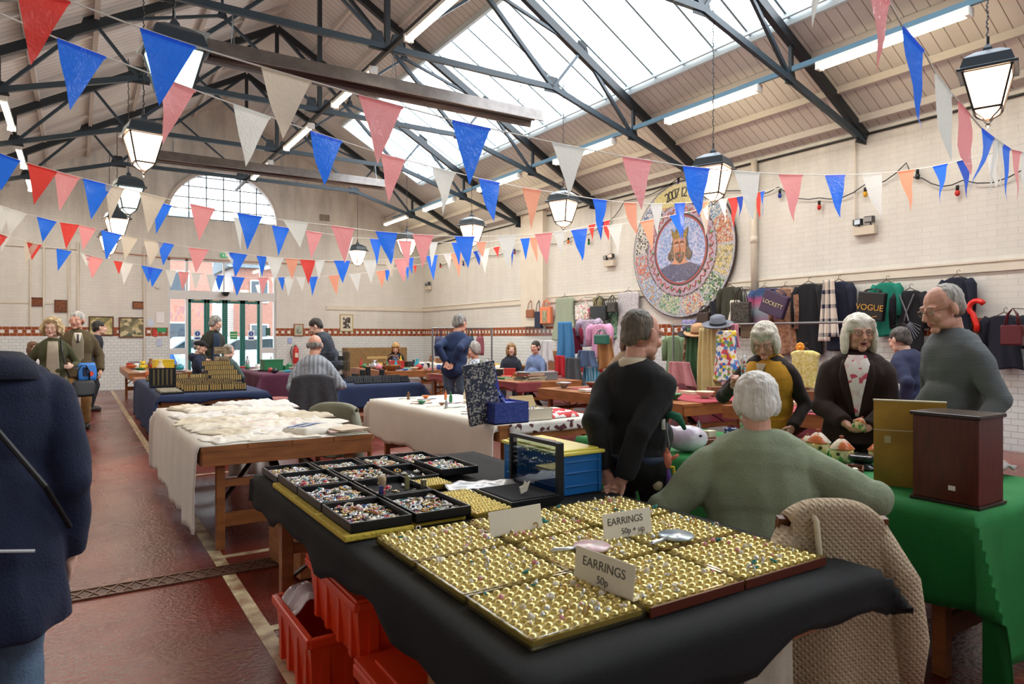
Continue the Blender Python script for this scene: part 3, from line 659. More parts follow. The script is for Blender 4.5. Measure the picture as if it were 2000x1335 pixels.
T9 = trestle(5.75, 6.9, 3.3, 4.9, 'small wooden table with red cloth and books behind the ladies')
# ---------------------------------------------------------------- people
TEX = bpy.data.textures.new('cloth_folds', 'CLOUDS'); TEX.noise_scale = .16; TEX.noise_depth = 1
TEX2 = bpy.data.textures.new('hair_locks', 'CLOUDS'); TEX2.noise_scale = .03; TEX2.noise_depth = 1
def remesh(o, vox, smooth=3, disp=0, tex=None):
    m = o.modifiers.new('remesh', 'REMESH'); m.mode = 'VOXEL'; m.voxel_size = vox; m.use_smooth_shade = True
    if smooth: s = o.modifiers.new('smooth', 'SMOOTH'); s.iterations = smooth; s.factor = .5
    if disp: d = o.modifiers.new('folds', 'DISPLACE'); d.texture = tex or TEX; d.strength = disp; d.mid_level = .5; d.texture_coords = 'LOCAL'
def ik(a, b, l1, l2, pole):
    a, b = Vector(a), Vector(b); d = b-a; L = min(max(d.length, .05), (l1+l2)*.995); d.normalize()
    p = Vector(pole); p = (p-d*p.dot(d)).normalized()
    x = (l1*l1-l2*l2+L*L)/(2*L); h = sqrt(max(0, l1*l1-x*x))
    return a+d*x+p*h, a+d*L
SKIN = {'pale': '#e3b9a4', 'ruddy': '#dba48d', 'mid': '#c9977c'}
def skin(k): return mat(SKIN[k], .5, var=.08, vs=14, bump=.08, bs=150)
def hairm(c, c2): return mat(c, .55, c2=c2, vs=34, bump=.6, bs=90, stretch=(1, 1, .16), sheen=.1)
def fab(c, bump=.25, bs=140, var=.1, rough=.9, sheen=.03, vs=12, **k): return mat(c, rough, var=var, vs=vs, bump=bump, bs=bs, sheen=sheen, **k)
DENIM = fab('#5f7791', var=.35, vs=9)
HAIR = {
 'short': [((0,-.022,.05),(.082,.1,.085)), ((.066,-.048,.01),(.016,.04,.045)), ((-.066,-.048,.01),(.016,.04,.045)), ((0,-.078,0),(.068,.036,.07))],
 'thin': [((0,-.04,.045),(.08,.085,.082)), ((.066,-.048,.01),(.016,.04,.04)), ((-.066,-.048,.01),(.016,.04,.04)), ((0,-.078,-.005),(.066,.034,.058))],
 'bald': [((.07,-.035,.0),(.017,.045,.038)), ((-.07,-.035,.0),(.017,.045,.038)), ((0,-.082,-.01),(.066,.03,.045))],
 'fluffy': [((0,-.03,.055),(.095,.105,.095)), ((.07,-.03,.01),(.03,.06,.06)), ((-.07,-.03,.01),(.03,.06,.06)), ((0,-.085,.0),(.075,.042,.08))],
 'bob': [((0,-.018,.052),(.09,.104,.086)), ((.076,.0,-.02),(.026,.062,.085)), ((-.076,.0,-.02),(.026,.062,.085)), ((0,-.075,-.03),(.08,.05,.095)), ((.03,.05,.088),(.05,.034,.024)), ((-.035,.048,.088),(.045,.034,.024))],
 'long': [((0,-.02,.052),(.092,.104,.086)), ((.084,-.005,-.04),(.026,.06,.10)), ((-.084,-.005,-.04),(.026,.06,.10)), ((0,-.07,-.05),(.092,.055,.115)), ((.034,.044,.080),(.046,.034,.024)), ((-.034,.044,.080),(.046,.034,.024)), ((.066,.03,.05),(.026,.04,.04)), ((-.066,.03,.05),(.026,.04,.04))],
 'curly': [((0,-.03,.055),(.105,.11,.1)), ((.09,-.015,-.01),(.045,.07,.085)), ((-.09,-.015,-.01),(.045,.07,.085)), ((0,-.085,-.02),(.09,.055,.1)), ((0,.055,.095),(.07,.035,.03))],
}
HS = 1.12
def person(label, pos, face, H=1.75, lean=0, sit=None, head=(0, 0), arms=None, sk='pale', hair='short', hc=('#9a958c', '#6e6a64'), top='#30343c', trousers='#2a2e36', shoe='#2a211c', belly=0, near=False, group=None,
           cuff=0, bulk=0, hem=None, feet=None, glasses=False, name='person', topname='jumper', tmat=None, twist=0, broad=1.0, hands=(.5, .5), hdir=None, mouth=False, base=0, legs=True, side=0, HS=1.12, collar=None, pmat=None, foldk=1.0, hood=False):
    s = H/1.75; rz = atan2(-face[0], face[1])
    t = thing(name, label, 'person', (pos[0], pos[1], base), rz, group); t.scale = (s, s, s)
    hz = (sit if sit else .93)
    T = Matrix.Translation((0, 0, hz)) @ Matrix.Rotation(twist, 4, 'Z') @ Matrix.Rotation(side, 4, 'Y') @ Matrix.Rotation(-lean, 4, 'X')
    tp = lambda *p: T @ Vector(p)
    R3 = T.to_3x3()
    w = broad*.93
    tors = [((0,0,-.02),(.165*w,.115,.13)), ((0,.0,.12),(.148*w,.108,.17)), ((0,.005,.30),(.175*w,.118,.19)), ((0,-.012,.40),(.165*w,.095,.11))]
    if belly: tors.append(((0,.035+belly*.5,.10),(.145*w,.10+belly*.5,.15)))
    nb = tp(0,-.02,.47)
    HR = Matrix.Rotation(head[0], 3, 'Z') @ Matrix.Rotation(-head[1], 3, 'X')
    up = (R3 @ Vector((0,0,1))+Vector((0,0,1)))*.5
    hc_ = nb+up*.062+HR @ Vector((0,.038,.122))
    hp = lambda x, y, z: hc_+HR @ (Vector((x, y, z))*HS)
    B = MB(); G = MB(); G.M = Matrix(); gi = .02+bulk
    def E(q, c, r, infl=0, fr=None):
        if fr == 'h': q.ell(hp(*c), [(a+infl)*HS for a in r], 14, 10, HR)
        else: q.ell(tp(*c), [a+infl for a in r], 16, 10, R3)
    for c, r in tors: E(B, c, [a*.93 for a in r]); E(G, c, r, gi)
    B.tube([tp(0,-.015,.40), nb, hp(0,-.03,-.06)], [.075, .058, .056], 12)
    # head
    for c, r in [((0,-.015,.035),(.074,.094,.086)), ((0,.022,-.02),(.06,.066,.082)), ((0,.068,-.092),(.026,.022,.02)), ((.034,.02,-.066),(.026,.046,.03)), ((-.034,.02,-.066),(.026,.046,.03)),
                 ((.03,.074,.032),(.026,.014,.01)), ((-.03,.074,.032),(.026,.014,.01)), ((.036,.066,-.026),(.024,.02,.022)), ((-.036,.066,-.026),(.024,.02,.022)), ((0,.078,-.052),(.026,.014,.018)),
                 ((.030,.079,.0205),(.018,.0125,.0085)), ((-.030,.079,.0205),(.018,.0125,.0085)), ((.030,.077,-.004),(.017,.011,.007)), ((-.030,.077,-.004),(.017,.011,.007)), ((.084,-.008,-.002),(.010,.020,.034)), ((-.084,-.008,-.002),(.010,.020,.034))]: E(B, c, r, 0, 'h')
    B.tube([hp(0,.084,.028), hp(0,.098,.0), hp(0,.112,-.026), hp(0,.094,-.034)], [.009, .0115, .0155, .012], 8)
    # arms
    arms = arms or [((.27,.06,-.08), None), ((-.27,.06,-.08), None)]
    for i, (wt, pole) in enumerate(arms):
        sx = 1 if i == 0 else -1
        Sh = tp(sx*.165*w, -.012, .392); wt = tp(*wt); pole = pole or (sx*.5, -1, -.2)
        el, wr = ik(Sh, wt, .29, .255, R3 @ Vector(pole))
        B.tube([tp(sx*.1,-.01,.42), Sh, el, wr], [.05, .046, .038, .025], 12); B.ell(el, .037)
        g = gi-.02
        G.tube([tp(sx*.03,-.012,.435), tp(sx*.09*w,-.012,.425), Sh], [.055+g*.5, .055+g*.7, .058+g], 12); G.ell(Sh, .060+g)
        ce = lerp(wr, el, .04+cuff)
        G.tube([Sh, lerp(Sh, el, .5), el, lerp(el, ce, .5), ce], [.060+g, .058+g, .050+g, .046+g, .040+g*.8], 14); G.ell(el, .054+g)
        # hand
        fd = (wr-el).normalized()
        if hdir and hdir[i]: fd = (T.to_3x3() @ Vector(hdir[i][0])).normalized()
        pn = (R3 @ Vector(hdir[i][1])) if hdir and hdir[i] and hdir[i][1] else (R3 @ Vector((-sx, 0, 0)))   # palm normal
        pn = (pn-fd*pn.dot(fd)).normalized(); la = fd.cross(pn).normalized()*(-sx)   # towards the thumb
        if la.dot(R3 @ Vector((0, 1, .3))) < 0 and not (hdir and hdir[i]): la = -la
        PR = Matrix((la, pn, fd)).transposed()
        B.ell(wr+fd*.045, (.038, .015, .052), 12, 8, PR); B.tube([wr-fd*.01, wr+fd*.03], [.025, .027], 10)
        cu = hands[i]
        if near or True:
            for k, (o, L) in enumerate(((.028, .070), (.0095, .078), (-.009, .073), (-.027, .058))):
                p0 = wr+fd*.075+la*o; d1 = (fd*cos(cu)+pn*sin(cu)).normalized(); p1 = p0+d1*L*.5; d2 = (fd*cos(cu*2.2)+pn*sin(cu*2.2)).normalized(); p2 = p1+d2*L*.5
                B.tube([wr+fd*.05+la*o*.9, p0, p1, p2], [.0095, .0095, .0088, .0068], 8); B.ell(p2, .0068, 8, 6)
            q0 = wr+fd*.02+la*.024; q1 = wr+fd*.052+la*.05+pn*.012; q2 = q1+(fd*.8+pn*.5+la*.1).normalized()*.032
            B.tube([q0, q1, q2], [.013, .0105, .008], 8); B.ell(q2, .008, 8, 6)
    # legs
    if legs:
        Tm = MB()
        feet = feet or ([(.11, .0, .09), (-.11, .03, .09)] if not sit else [(.13, .42, .09), (-.13, .40, .09)])
        for i, f in enumerate(feet):
            sx = 1 if i == 0 else -1; hip = tp(sx*.088, 0, -.02); f = Vector((f[0], f[1], f[2]-base/s*0))
            kn, an = ik(hip, f, .43, .42, (sx*.08, 1, .3 if sit else 0))
            B.tube([hip, kn, an], [.07, .05, .036], 12)
            B.ell(an+Vector((0, .06, -.045)), (.038, .11, .035), 12, 8)
            Tm.tube([hip, lerp(hip, kn, .5), kn, lerp(kn, an, .6), an+Vector((0,0,.0))], [.095, .088, .070, .066, .062], 14); Tm.ell(hip, .095); Tm.ell(kn, .070)
            sh = MB(); sh.ell(an+Vector((sx*.008, .065, -.045)), (.047, .135, .044), 16, 10); sh.box(an+Vector((sx*.008, .06, -.078)), (.088, .26, .022)); sh.ell(an+Vector((0, 0, -.02)), (.048, .055, .06))
            o = sh.build('shoe', mat(shoe, .4), t); remesh(o, .012, 2)
        for c, r in tors[:2]: E(Tm, c, r, .008)
        o = Tm.build('trousers', pmat or fab(trousers, var=.2), t, smooth=True); remesh(o, .014 if not near else .011, 4, .02*foldk)
    if hem:   # coat skirt, drop below pelvis, half widths
        drop, rx, ry = hem
        V = []
        for k in range(7):
            f_ = k/6; z = .14-f_*(.14+drop); V.append((lerp(.17*w, rx, f_)+bulk, lerp(.13, ry, f_)+bulk, z))
        q2 = MB()
        vs = []; n = 24
        for a, b_, z in V:
            for j in range(n):
                th = 2*pi*j/n; k_ = 1+.03*sin(th*7+z*9)
                c0 = tp(0, 0, min(z, 0) if not sit else z); 
                if z < 0: c0 = tp(0,0,0)+Vector((0, 0, z))
                else: c0 = tp(0, 0, z)
                vs.append(c0+(R3 if z >= 0 else Matrix.Identity(3)) @ Vector((a*k_*cos(th), b_*k_*sin(th), 0)))
        F = [(i*n+j, (i+1)*n+j, (i+1)*n+(j+1)%n, i*n+(j+1)%n) for i in range(len(V)-1) for j in range(n)]+[tuple(range(n)), tuple((len(V)-1)*n+j for j in range(n))[::-1]]
        G.add(vs, F)
    body = B.build('body', skin(sk), t, smooth=True); remesh(body, .0058 if near else .0095, 2)
    gm = tmat or fab(top)
    if near: G.tube([tp(0,-.015,.40), tp(0,-.02,.475)], [.09+bulk*.5, .072], 14)
    else: G.tube([tp(0,-.015,.40), tp(0,-.02,.47)], [.09, .07], 12)
    if hood:
        G.ell(tp(0,-.12,.46), (.13, .07, .085), 14, 10, R3); G.ell(tp(.09,-.05,.47), (.05, .08, .05), 12, 8, R3); G.ell(tp(-.09,-.05,.47), (.05, .08, .05), 12, 8, R3)
    o = G.build(topname, gm, t, smooth=True); remesh(o, .0095 if near else .014, 5 if near else 4, .03*foldk, TEX)
    # hair
    if hair in HAIR:
        q = MB()
        for c, r in HAIR[hair]: E(q, c, r, 0, 'h')
        o = q.build('hair', hairm(*hc), t, smooth=True); remesh(o, .0065 if near else .01, 5, {'curly': .045, 'fluffy': .012, 'long': .008, 'bob': .008}.get(hair, .01), TEX2)
    else:   # flat cap
        q = MB(); E(q, (0,-.01,.062), (.09,.112,.062), 0, 'h'); E(q, (0,.1,.045), (.062,.055,.012), 0, 'h'); o = q.build('cap', fab(hc[0]), t, smooth=True); remesh(o, .009, 2)
        q = MB()
        for c, r in HAIR['bald']: E(q, c, r, 0, 'h')
        o = q.build('hair', hairm('#8f8b84', '#6e6a64'), t, smooth=True); remesh(o, .009, 2)
    # face
    for sx in (-1, 1):
        q = MB(); q.ell(hp(sx*.030, .079, .010), (.0135, .0105, .0072), 10, 8, HR); q.i = 1; q.ell(hp(sx*.030, .0855, .009), (.0055, .004, .0055), 8, 6, HR)
        q.build('eye', [mat('#e5ddd6', .3), mat('#2b2320', .2)], t, smooth=True)
        if near:
            q = MB(); q.tube([hp(sx*.012,.090,.031), hp(sx*.03,.091,.036), hp(sx*.048,.080,.030)], [.003, .004, .002], 6); q.build('eyebrow', mat(hc[1], .8), t)
    q = MB()
    if mouth: q.ell(hp(0,.088,-.058), (.018, .008, .009), 12, 8, HR); 
    q.i = 1; q.tube([hp(-.024,.082,-.056), hp(-.008,.0915,-.052), hp(.008,.0915,-.052), hp(.024,.082,-.056)], [.002, .0045, .0045, .002], 8)
    q.tube([hp(-.022,.082,-.062 if not mouth else -.068), hp(0,.091,-.062 if not mouth else -.07), hp(.022,.082,-.062 if not mouth else -.068)], [.002, .005, .002], 8)
    q.build('lips', [mat('#4a1c1a', .6), mat('#b0645a', .45)], t, smooth=True)
    if glasses:
        q = MB()
        for sx in (-1, 1):
            q.tube([hp(sx*.032+.023*cos(a*pi/8), .102-.006*abs(cos(a*pi/8)), .008+.017*sin(a*pi/8)) for a in range(17)], .0013, 5); q.tube([hp(sx*.055, .094, .014), hp(sx*.079, .03, .014), hp(sx*.081,-.01, .006)], .0014, 5)
        q.tube([hp(-.01,.102,.012), hp(.01,.102,.012)], .0014, 5); q.build('glasses', mat('#6b5a4c', .3, metal=.6), t)
        for sx in (-1, 1): q = MB(); q.add([hp(sx*.032+.022*cos(a*pi/6), .100-.006*abs(cos(a*pi/6)), .008+.016*sin(a*pi/6)) for a in range(12)], [tuple(range(12))]); q.build('spectacle_lens', glass('lens', '#ffffff', .08), t)
    def front(x, z, off):
        y = -.2
        for c, r in tors:
            a, b_, d = [k+gi for k in r]; v = 1-((x-c[0])/a)**2-((z-c[2])/d)**2
            if v > 0: y = max(y, c[1]+b_*sqrt(v))
        y2 = -.02+.092*sqrt(max(0, 1-(x/.092)**2)) if z > .4 and abs(x) < .092 else -1
        return max(y, y2-.0)+off
    def patch(nm, rows, off, m, thick=.008, n=8, part=None):
        q = MB(); V = []; K = 3
        rr = []
        for (z0, a0, b0), (z1, a1, b1) in zip(rows, rows[1:]):
            for k in range(K): f_ = k/K; rr.append((lerp(z0, z1, f_), lerp(a0, a1, f_), lerp(b0, b1, f_)))
        rr.append(rows[-1])
        for z, a, b_ in rr:
            for j in range(n+1): x = lerp(a, b_, j/n); V.append(tp(x, front(x, z, off), z))
        F = [(i*(n+1)+j, i*(n+1)+j+1, (i+1)*(n+1)+j+1, (i+1)*(n+1)+j) for i in range(len(rr)-1) for j in range(n)]
        q.add(V, F); o = q.build(nm, m, t, smooth=True, solid=thick); return o
    def ring(nm, m, z0=.455, r=.082, h=.035, thick=.012, tilt=0, open_=0):
        q = MB(); V = []; n = 26
        for j in range(n+1):
            a = -pi/2+open_+ (2*pi-2*open_)*j/n
            a += pi   # opening at the front (+y)
            for k, (dr, dz) in enumerate(((0, 0), (-.006, h), (thick*.9, h*.55), (thick+.012, -.012))):
                V.append(tp((r+dr)*cos(a), -.018+(r+dr)*sin(a)*.95, z0+dz-.028*max(0, sin(a))))
        F = [(j*4+k, (j+1)*4+k, (j+1)*4+k+1, j*4+k+1) for j in range(n) for k in range(3)]
        q.add(V, F); return q.build(nm, m, t, smooth=True, solid=.005)
    return dict(t=t, tp=tp, hp=hp, patch=patch, ring=ring, s=s, front=front, HR=HR, R3=R3)
def toward(px, D, dx=0, dz=0):
    p = at(px, 656, D); return Vector((p.x, p.y, 0))
CAMV = lambda p: Vector((-p[0], -p[1], 0)).normalized()
SHIRT = fab('#e6e1d6', bump=.1); 
# -- foreground man at the left edge
p = toward(-34, 1.95)
P = person('person in a long navy coat with a black shoulder strap at the left edge', p, (-.25, 1), 1.68, lean=.12, top='#101b38', trousers='#4e6a8c', near=True, bulk=.012, hem=(.30, .21, .18), topname='coat', hair='short', hc=('#a9a59c', '#77736c'),
  arms=[((.225,.04,-.12), (.15,-1,0)), ((-.3,.05,-.1), None)], hands=(.5, .5), pmat=DENIM, head=(.6, .7), broad=1.14)
P['ring']('collar', fab('#141d33'), .45, .115, .075, .03); P['ring']('shirt_collar', SHIRT, .45, .085, .05)
q = MB(); q.tube([P['tp'](*c) for c in ((-.09,.06,.50),(-.12,-.05,.505),(-.03,-.17,.36),(.12,-.185,.12),(.2,-.1,-.02))], .0085, 8); o = q.build('shoulder_strap', BLACK, P['t']); o.scale = (1, 1, 1)
q = MB()
q.box(P['tp'](-.045,-.165,.40), (.055, .012, .05)); q.build('buckle', mat('#3f4144', .3, metal=.8), P['t'])
q = MB(); q.tube([P['tp'](*c) for c in ((-.27,-.02,.0),(-.2,-.15,-.01),(-.05,-.19,-.03),(.09,-.188,-.06))], .0045, 6); q.build('coat_piping', mat('#c9ccd0', .5), P['t'])
# -- couple coming up the aisle
p = toward(152, 10.6); f = CAMV(p)
P = person('grey-haired man in a brown waxed jacket with shirt and tie, walking up the aisle', p, f, 1.86, top='#5a4d33', trousers='#9a7444', topname='jacket', hair='short', hc=('#d6d3cc', '#a29e97'), bulk=.02, hem=(.16, .21, .16), head=(-.35, 0), sk='ruddy', arms=[((.28,.04,-.1), None), ((-.28,.06,-.08), None)], feet=[(.11,.1,.09),(-.1,-.1,.09)])
P['patch']('pullover', [(.46,-.055,.055),(.36,-.075,.075),(.05,-.07,.07),(-.05,-.06,.06)], .006, fab('#8f8772')); P['patch']('shirt', [(.48,-.05,.05),(.40,-.035,.035),(.33,-.004,.004)], .012, SHIRT, n=6); P['patch']('tie', [(.46,-.012,.012),(.44,-.012,.012),(.34,-.016,.016)], .018, mat('#3c2a35', .5), n=3)
P['ring']('jacket_collar', fab('#6d5233'), .45, .098, .05, .03, open_=.5)
p = toward(103, 9.6); f = CAMV(p)
P = person('curly blonde woman with glasses in an olive cardigan carrying bags', p, f, 1.72, top='#46482c', trousers='#8d7a55', topname='cardigan', hair='curly', hc=('#dcc69a', '#a58a5e'), head=(-.25, 0), glasses=True, hem=(.14, .2, .15), sk='pale',
  arms=[((.22,.15,.06), None), ((-.22,.22,.12), None)])
P['patch']('sweater', [(.47,-.06,.06),(.30,-.07,.07),(.05,-.08,.08),(-.06,-.08,.08)], .008, fab('#b3a995'))
q = MB(); q.tube([P['tp'](*c) for c in ((-.1,.05,.49),(-.11,.16,.33),(-.15,.17,.1),(-.2,.12,-.05))], .014, 6); q.build('bag_strap', BLACK, P['t'])
def slingbag(label, pos, sx, sy, sz, m, yaw=0, extra=None, nm='handbag', cat='bag', handle=True, hm=None, group=None, hl=.12):
    t = thing(nm, label, cat, pos, yaw, group); q = MB(); n = 12
    def fn(u, v): a = u*2*pi; zz = v; k = 1-.18*(abs(zz-.45)*2)**3; return (sx/2*k*math.copysign(abs(cos(a))**.55, cos(a)), sy/2*(1-.7*zz)*math.copysign(abs(sin(a))**.8, sin(a)), -sz+zz*sz)
    q.grid(fn, 20, 6); q.box((0, 0, -sz+.004), (sx*.8, sy*.8, .008)); q.build('bag_body', m, t, smooth=True, solid=.004)
    if handle:
        for s_ in (-1, 1): q = MB(); q.tube([(-sx*.25, s_*.012, -.01), (-sx*.24, s_*.012, hl*.6), (-sx*.1, s_*.008, hl), (sx*.1, s_*.008, hl), (sx*.24, s_*.012, hl*.6), (sx*.25, s_*.012, -.01)], .0055, 6); q.build('handle', hm or m, t, smooth=True)
    return t
t = slingbag('bright blue carrier bag with a red disc print held by the curly-haired woman', at(170, 708, 9.3), .24, .08, .24, mat('#2f7fd6', .35), yaw=.4, nm='carrier_bag', handle=False)
q = MB(); q.cyl((.03, -.048, -.15), (.03, -.038, -.15), .035, n=16); q.build('printed_disc', mat('#e2463a', .5), t)
q = MB(); q.box((-.04, -.045, -.12), (.05, .01, .12)); q.build('printed_panel', mat('#10243f', .5), t)
slingbag('black slouchy shoulder bag hanging beside the curly-haired woman', at(163, 742, 9.2), .3, .14, .22, mat('#17181c', .5, var=.2), yaw=.4, nm='shoulder_bag', hl=.2)
p = toward(64, 14.5)
P = person('seated woman with long brown hair and pale scarf, far left', p, (.7,-1), 1.65, sit=.62, top='#4a3a2c', hair='long', hc=('#7c5636', '#4c3220'), head=(0, 0), trousers='#30303a')
P['patch']('scarf', [(.47,-.07,.07),(.35,-.05,.05),(.15,-.03,.03)], .012, fab('#d9d5d6'))
p = toward(172, 13.2)
person('dark-haired person in a navy coat, half hidden behind the man with the tie', p, (1, .2), 1.80, lean=.35, top='#1d2433', hair='short', hc=('#2b2624', '#171413'), trousers='#22252c')
# -- group at the doors
p = toward(388, 13.4)
P = person('seated man in a black flat cap and navy hooded jacket facing right', p, (.9,-.25), 1.75, sit=.58, top='#1c2740', hair='cap', hc=('#17181c', '#17181c'), hood=True, head=(-.2, .15), arms=[((.15,.36,.16), None), ((-.12,.36,.14), None)], trousers='#2a2c35')
p = toward(414, 14.3)
P = person('standing bearded grey-haired man in a dark jacket before the green doors', p, (.35,-1), 1.90, lean=.12, top='#34372f', hair='fluffy', hc=('#a9a8a4', '#75736f'), head=(.45, .25), topname='jacket', trousers='#3a3a3a', arms=[((.2,.2,-.02), None), ((-.2,.24,.0), None)])
P['patch']('jumper', [(.47,-.06,.06),(.3,-.075,.075),(.05,-.07,.07),(-.08,-.06,.06)], .008, fab('#27384f'))
q = MB(); q.ell(P['hp'](0,.062,-.08), (.048, .036, .045), 12, 8, P['HR']); q.build('beard', hairm('#b8b5ae', '#85827c'), P['t'], smooth=True)
p = toward(437, 12.7)
person('balding man in a green-grey jumper bending over a display, seen from behind', p, (.5,.9), 1.72, sit=.56, lean=.35, top='#4a5f5c', hair='thin', hc=('#a7a59f', '#85827c'), head=(-.4,.2), arms=[((.25,.3,.12), None), ((-.2,.3,.1), None)])
# -- cable-knit man
p = toward(612, 9.1)
CK = bpy.data.materials.new('cable_knit'); CK.use_nodes = True
def knit(m, base, dark):
    nt = m.node_tree; N = nt.nodes; L = nt.links; pr = N['Principled BSDF']; tc = N.new('ShaderNodeTexCoord')
    wv = N.new('ShaderNodeTexWave'); wv.bands_direction = 'X'; wv.inputs['Scale'].default_value = 6; wv.inputs['Distortion'].default_value = 1.5; wv.inputs['Detail'].default_value = 2; wv.inputs['Detail Scale'].default_value = 6
    L.new(tc.outputs['Object'], wv.inputs[0]); r = N.new('ShaderNodeValToRGB'); r.color_ramp.elements[0].color = lin(dark); r.color_ramp.elements[1].color = lin(base); L.new(wv.outputs[0], r.inputs[0])
    L.new(r.outputs[0], pr.inputs['Base Color']); bn = N.new('ShaderNodeBump'); bn.inputs['Distance'].default_value = .02; bn.inputs['Strength'].default_value = .8; L.new(wv.outputs[0], bn.inputs['Height']); L.new(bn.outputs[0], pr.inputs['Normal']); pr.inputs['Roughness'].default_value = .9
knit(CK, '#a3abb4', '#98a0a9')
person('balding man in a pale grey cable-knit sweater sitting with his back to the camera', p, (.38,.92), 1.86, sit=.60, lean=.12, tmat=CK, bulk=.012, hair='bald', hc=('#8d8a85', '#5f5c58'), head=(-.15,.25), belly=.0, broad=1.02,
  arms=[((.34,.27,.14), (.6,-.5,-.9)), ((-.20,.2,.05), None)], near=False, trousers='#2c313c', sk='ruddy')
p = toward(650, 12.2)
person('dark-haired man in a charcoal sweater leaning over with his head turned down', p, (-.95,.35), 1.86, lean=.42, top='#343b47', hair='short', hc=('#3a332e', '#1f1a17'), head=(.0,.5), belly=.03, bulk=.02, broad=1.15, trousers='#23262d', arms=[((.2,.35,.0), None), ((-.2,.35,.0), None)])
p = toward(773, 16.9)
P = person('blonde woman in a black cardigan over a floral dress, seated and looking down', p, (-.45,-1), 1.66, sit=.60, lean=.1, top='#1b1c22', topname='cardigan', hair='long', hc=('#c39a5c', '#8a6536'), head=(0,.55), trousers='#26262c', arms=[((.12,.28,.1), None), ((-.12,.28,.1), None)])
P['patch']('floral_dress', [(.46,-.07,.07),(.3,-.08,.08),(.0,-.08,.08)], .008, multi('floral_navy', ['#2a3247', '#3b4560', '#8a8fa0', '#2a3247', '#5c4f6a'], 60, .8))
# -- navy jumper man browsing
p = toward(886, 10.4)
P = person('grey-haired man in a navy jumper and jeans standing with hands clasped behind his back', p, (.75,.62), 1.84, lean=.30, top='#1f3259', hair='short', hc=('#a09e9a', '#5e5c59'), head=(-.35,.25), pmat=DENIM, belly=.02, broad=1.08, bulk=.01, sk='ruddy',
  arms=[((.05,-.17,.0), (.4,-1,.2)), ((-.05,-.17,.02), (-.4,-1,.2))], hdir=[((-.6,-.2,-.8), (0,-1,0)), ((.5,-.2,-.8), (0,-1,0))], hands=(.7,.7), collar=1)
P['ring']('shirt_collar', SHIRT, .45, .08, .035)
p = toward(926, 11.6)
P = person('seated grey-haired man in a blue and white patterned shirt and green scarf, facing left', p, (-.95,.1), 1.75, sit=.55, tmat=multi('patterned_shirt', ['#d9dfe6', '#8fa3bd', '#c9d3dd', '#5f7698', '#e2e6ea'], 45, .8), hair='fluffy', hc=('#b5b2ac', '#8b8883'), head=(.0,.1), sk='ruddy', belly=.04)
P['ring']('scarf', fab('#56604a'), .44, .1, .05, .03)
p = toward(998, 14.6)
person('seated wavy-haired blonde woman in a dark top beside the right wall', p, (-.7,-.9), 1.68, sit=.56, top='#262b38', hair='long', hc=('#b08a58', '#74552f'), head=(.2,0), arms=[((.12,.3,.14), None), ((-.14,.3,.14), None)])
p = toward(1046, 14.2)
P = person('seated dark-haired man with glasses in a light blue shirt beside the right wall', p, (-1,-.35), 1.76, sit=.55, top='#6f83ab', hair='short', hc=('#332b26', '#1d1815'), head=(.1,0), glasses=True, sk='ruddy', belly=.05, arms=[((.15,.28,.0), None), ((-.2,.3,.02), None)])
P['ring']('shirt_collar', fab('#1d2740'), .45, .085, .04)
p = toward(1226, 6.9)
person('brown-haired woman looking down, half hidden behind the man in the black sweater', p, (-.1,-1), 1.60, lean=.1, top='#a98f78', hair='long', hc=('#6d4c38', '#43301f'), head=(-.3,.35), trousers='#2b2b31')
# -- black sweater man
p = toward(1238, 3.35)
P = person('man in a black sweater with cream collar, hands clasped behind his back in the aisle', p, (.93,.38), 1.61, lean=.06, top='#121315', trousers='#15161c', near=True, hair='thin', hc=('#75695a', '#4e473f'), head=(-.42,.16), belly=.08, broad=1.04, bulk=.012, sk='ruddy', glasses=True, foldk=.9,
  arms=[((.04,-.20,-.09), (.08,-1,.1)), ((-.07,-.19,-.06), (-.08,-1,.1))], hdir=[((-.75,-.1,-.75), (0,-1,0)), ((.45,-.1,-.9), (0,-1,.0))], hands=(.8,.7), feet=[(.12,.05,.09),(-.12,-.02,.09)])
P['ring']('shirt_collar', fab('#d9ccb0', bump=.1), .492, .074, .038, .012)
BM16 = P
for sx, z in ((1,-.065), (-1,-.035)):
    q = MB(); q.lathe([(.034,-.01),(.038,.0),(.034,.012)], P['tp'](sx*.06 if sx>0 else -.095,-.185,z+.02), n=14); q.build('shirt_cuff', fab('#cfc3a6', bump=.1), P['t'], smooth=True)
q = MB(); q.lathe([(.185,-.02),(.19,-.015),(.19,.018),(.185,.02)], (0,0,0), n=30); q2 = MB(); q2.add([P['tp'](v[0]*.98,v[1]*.74,v[2]+.0) for v in q.v], q.f); q2.build('belt', mat('#1b2a45', .6), P['t'], smooth=True)
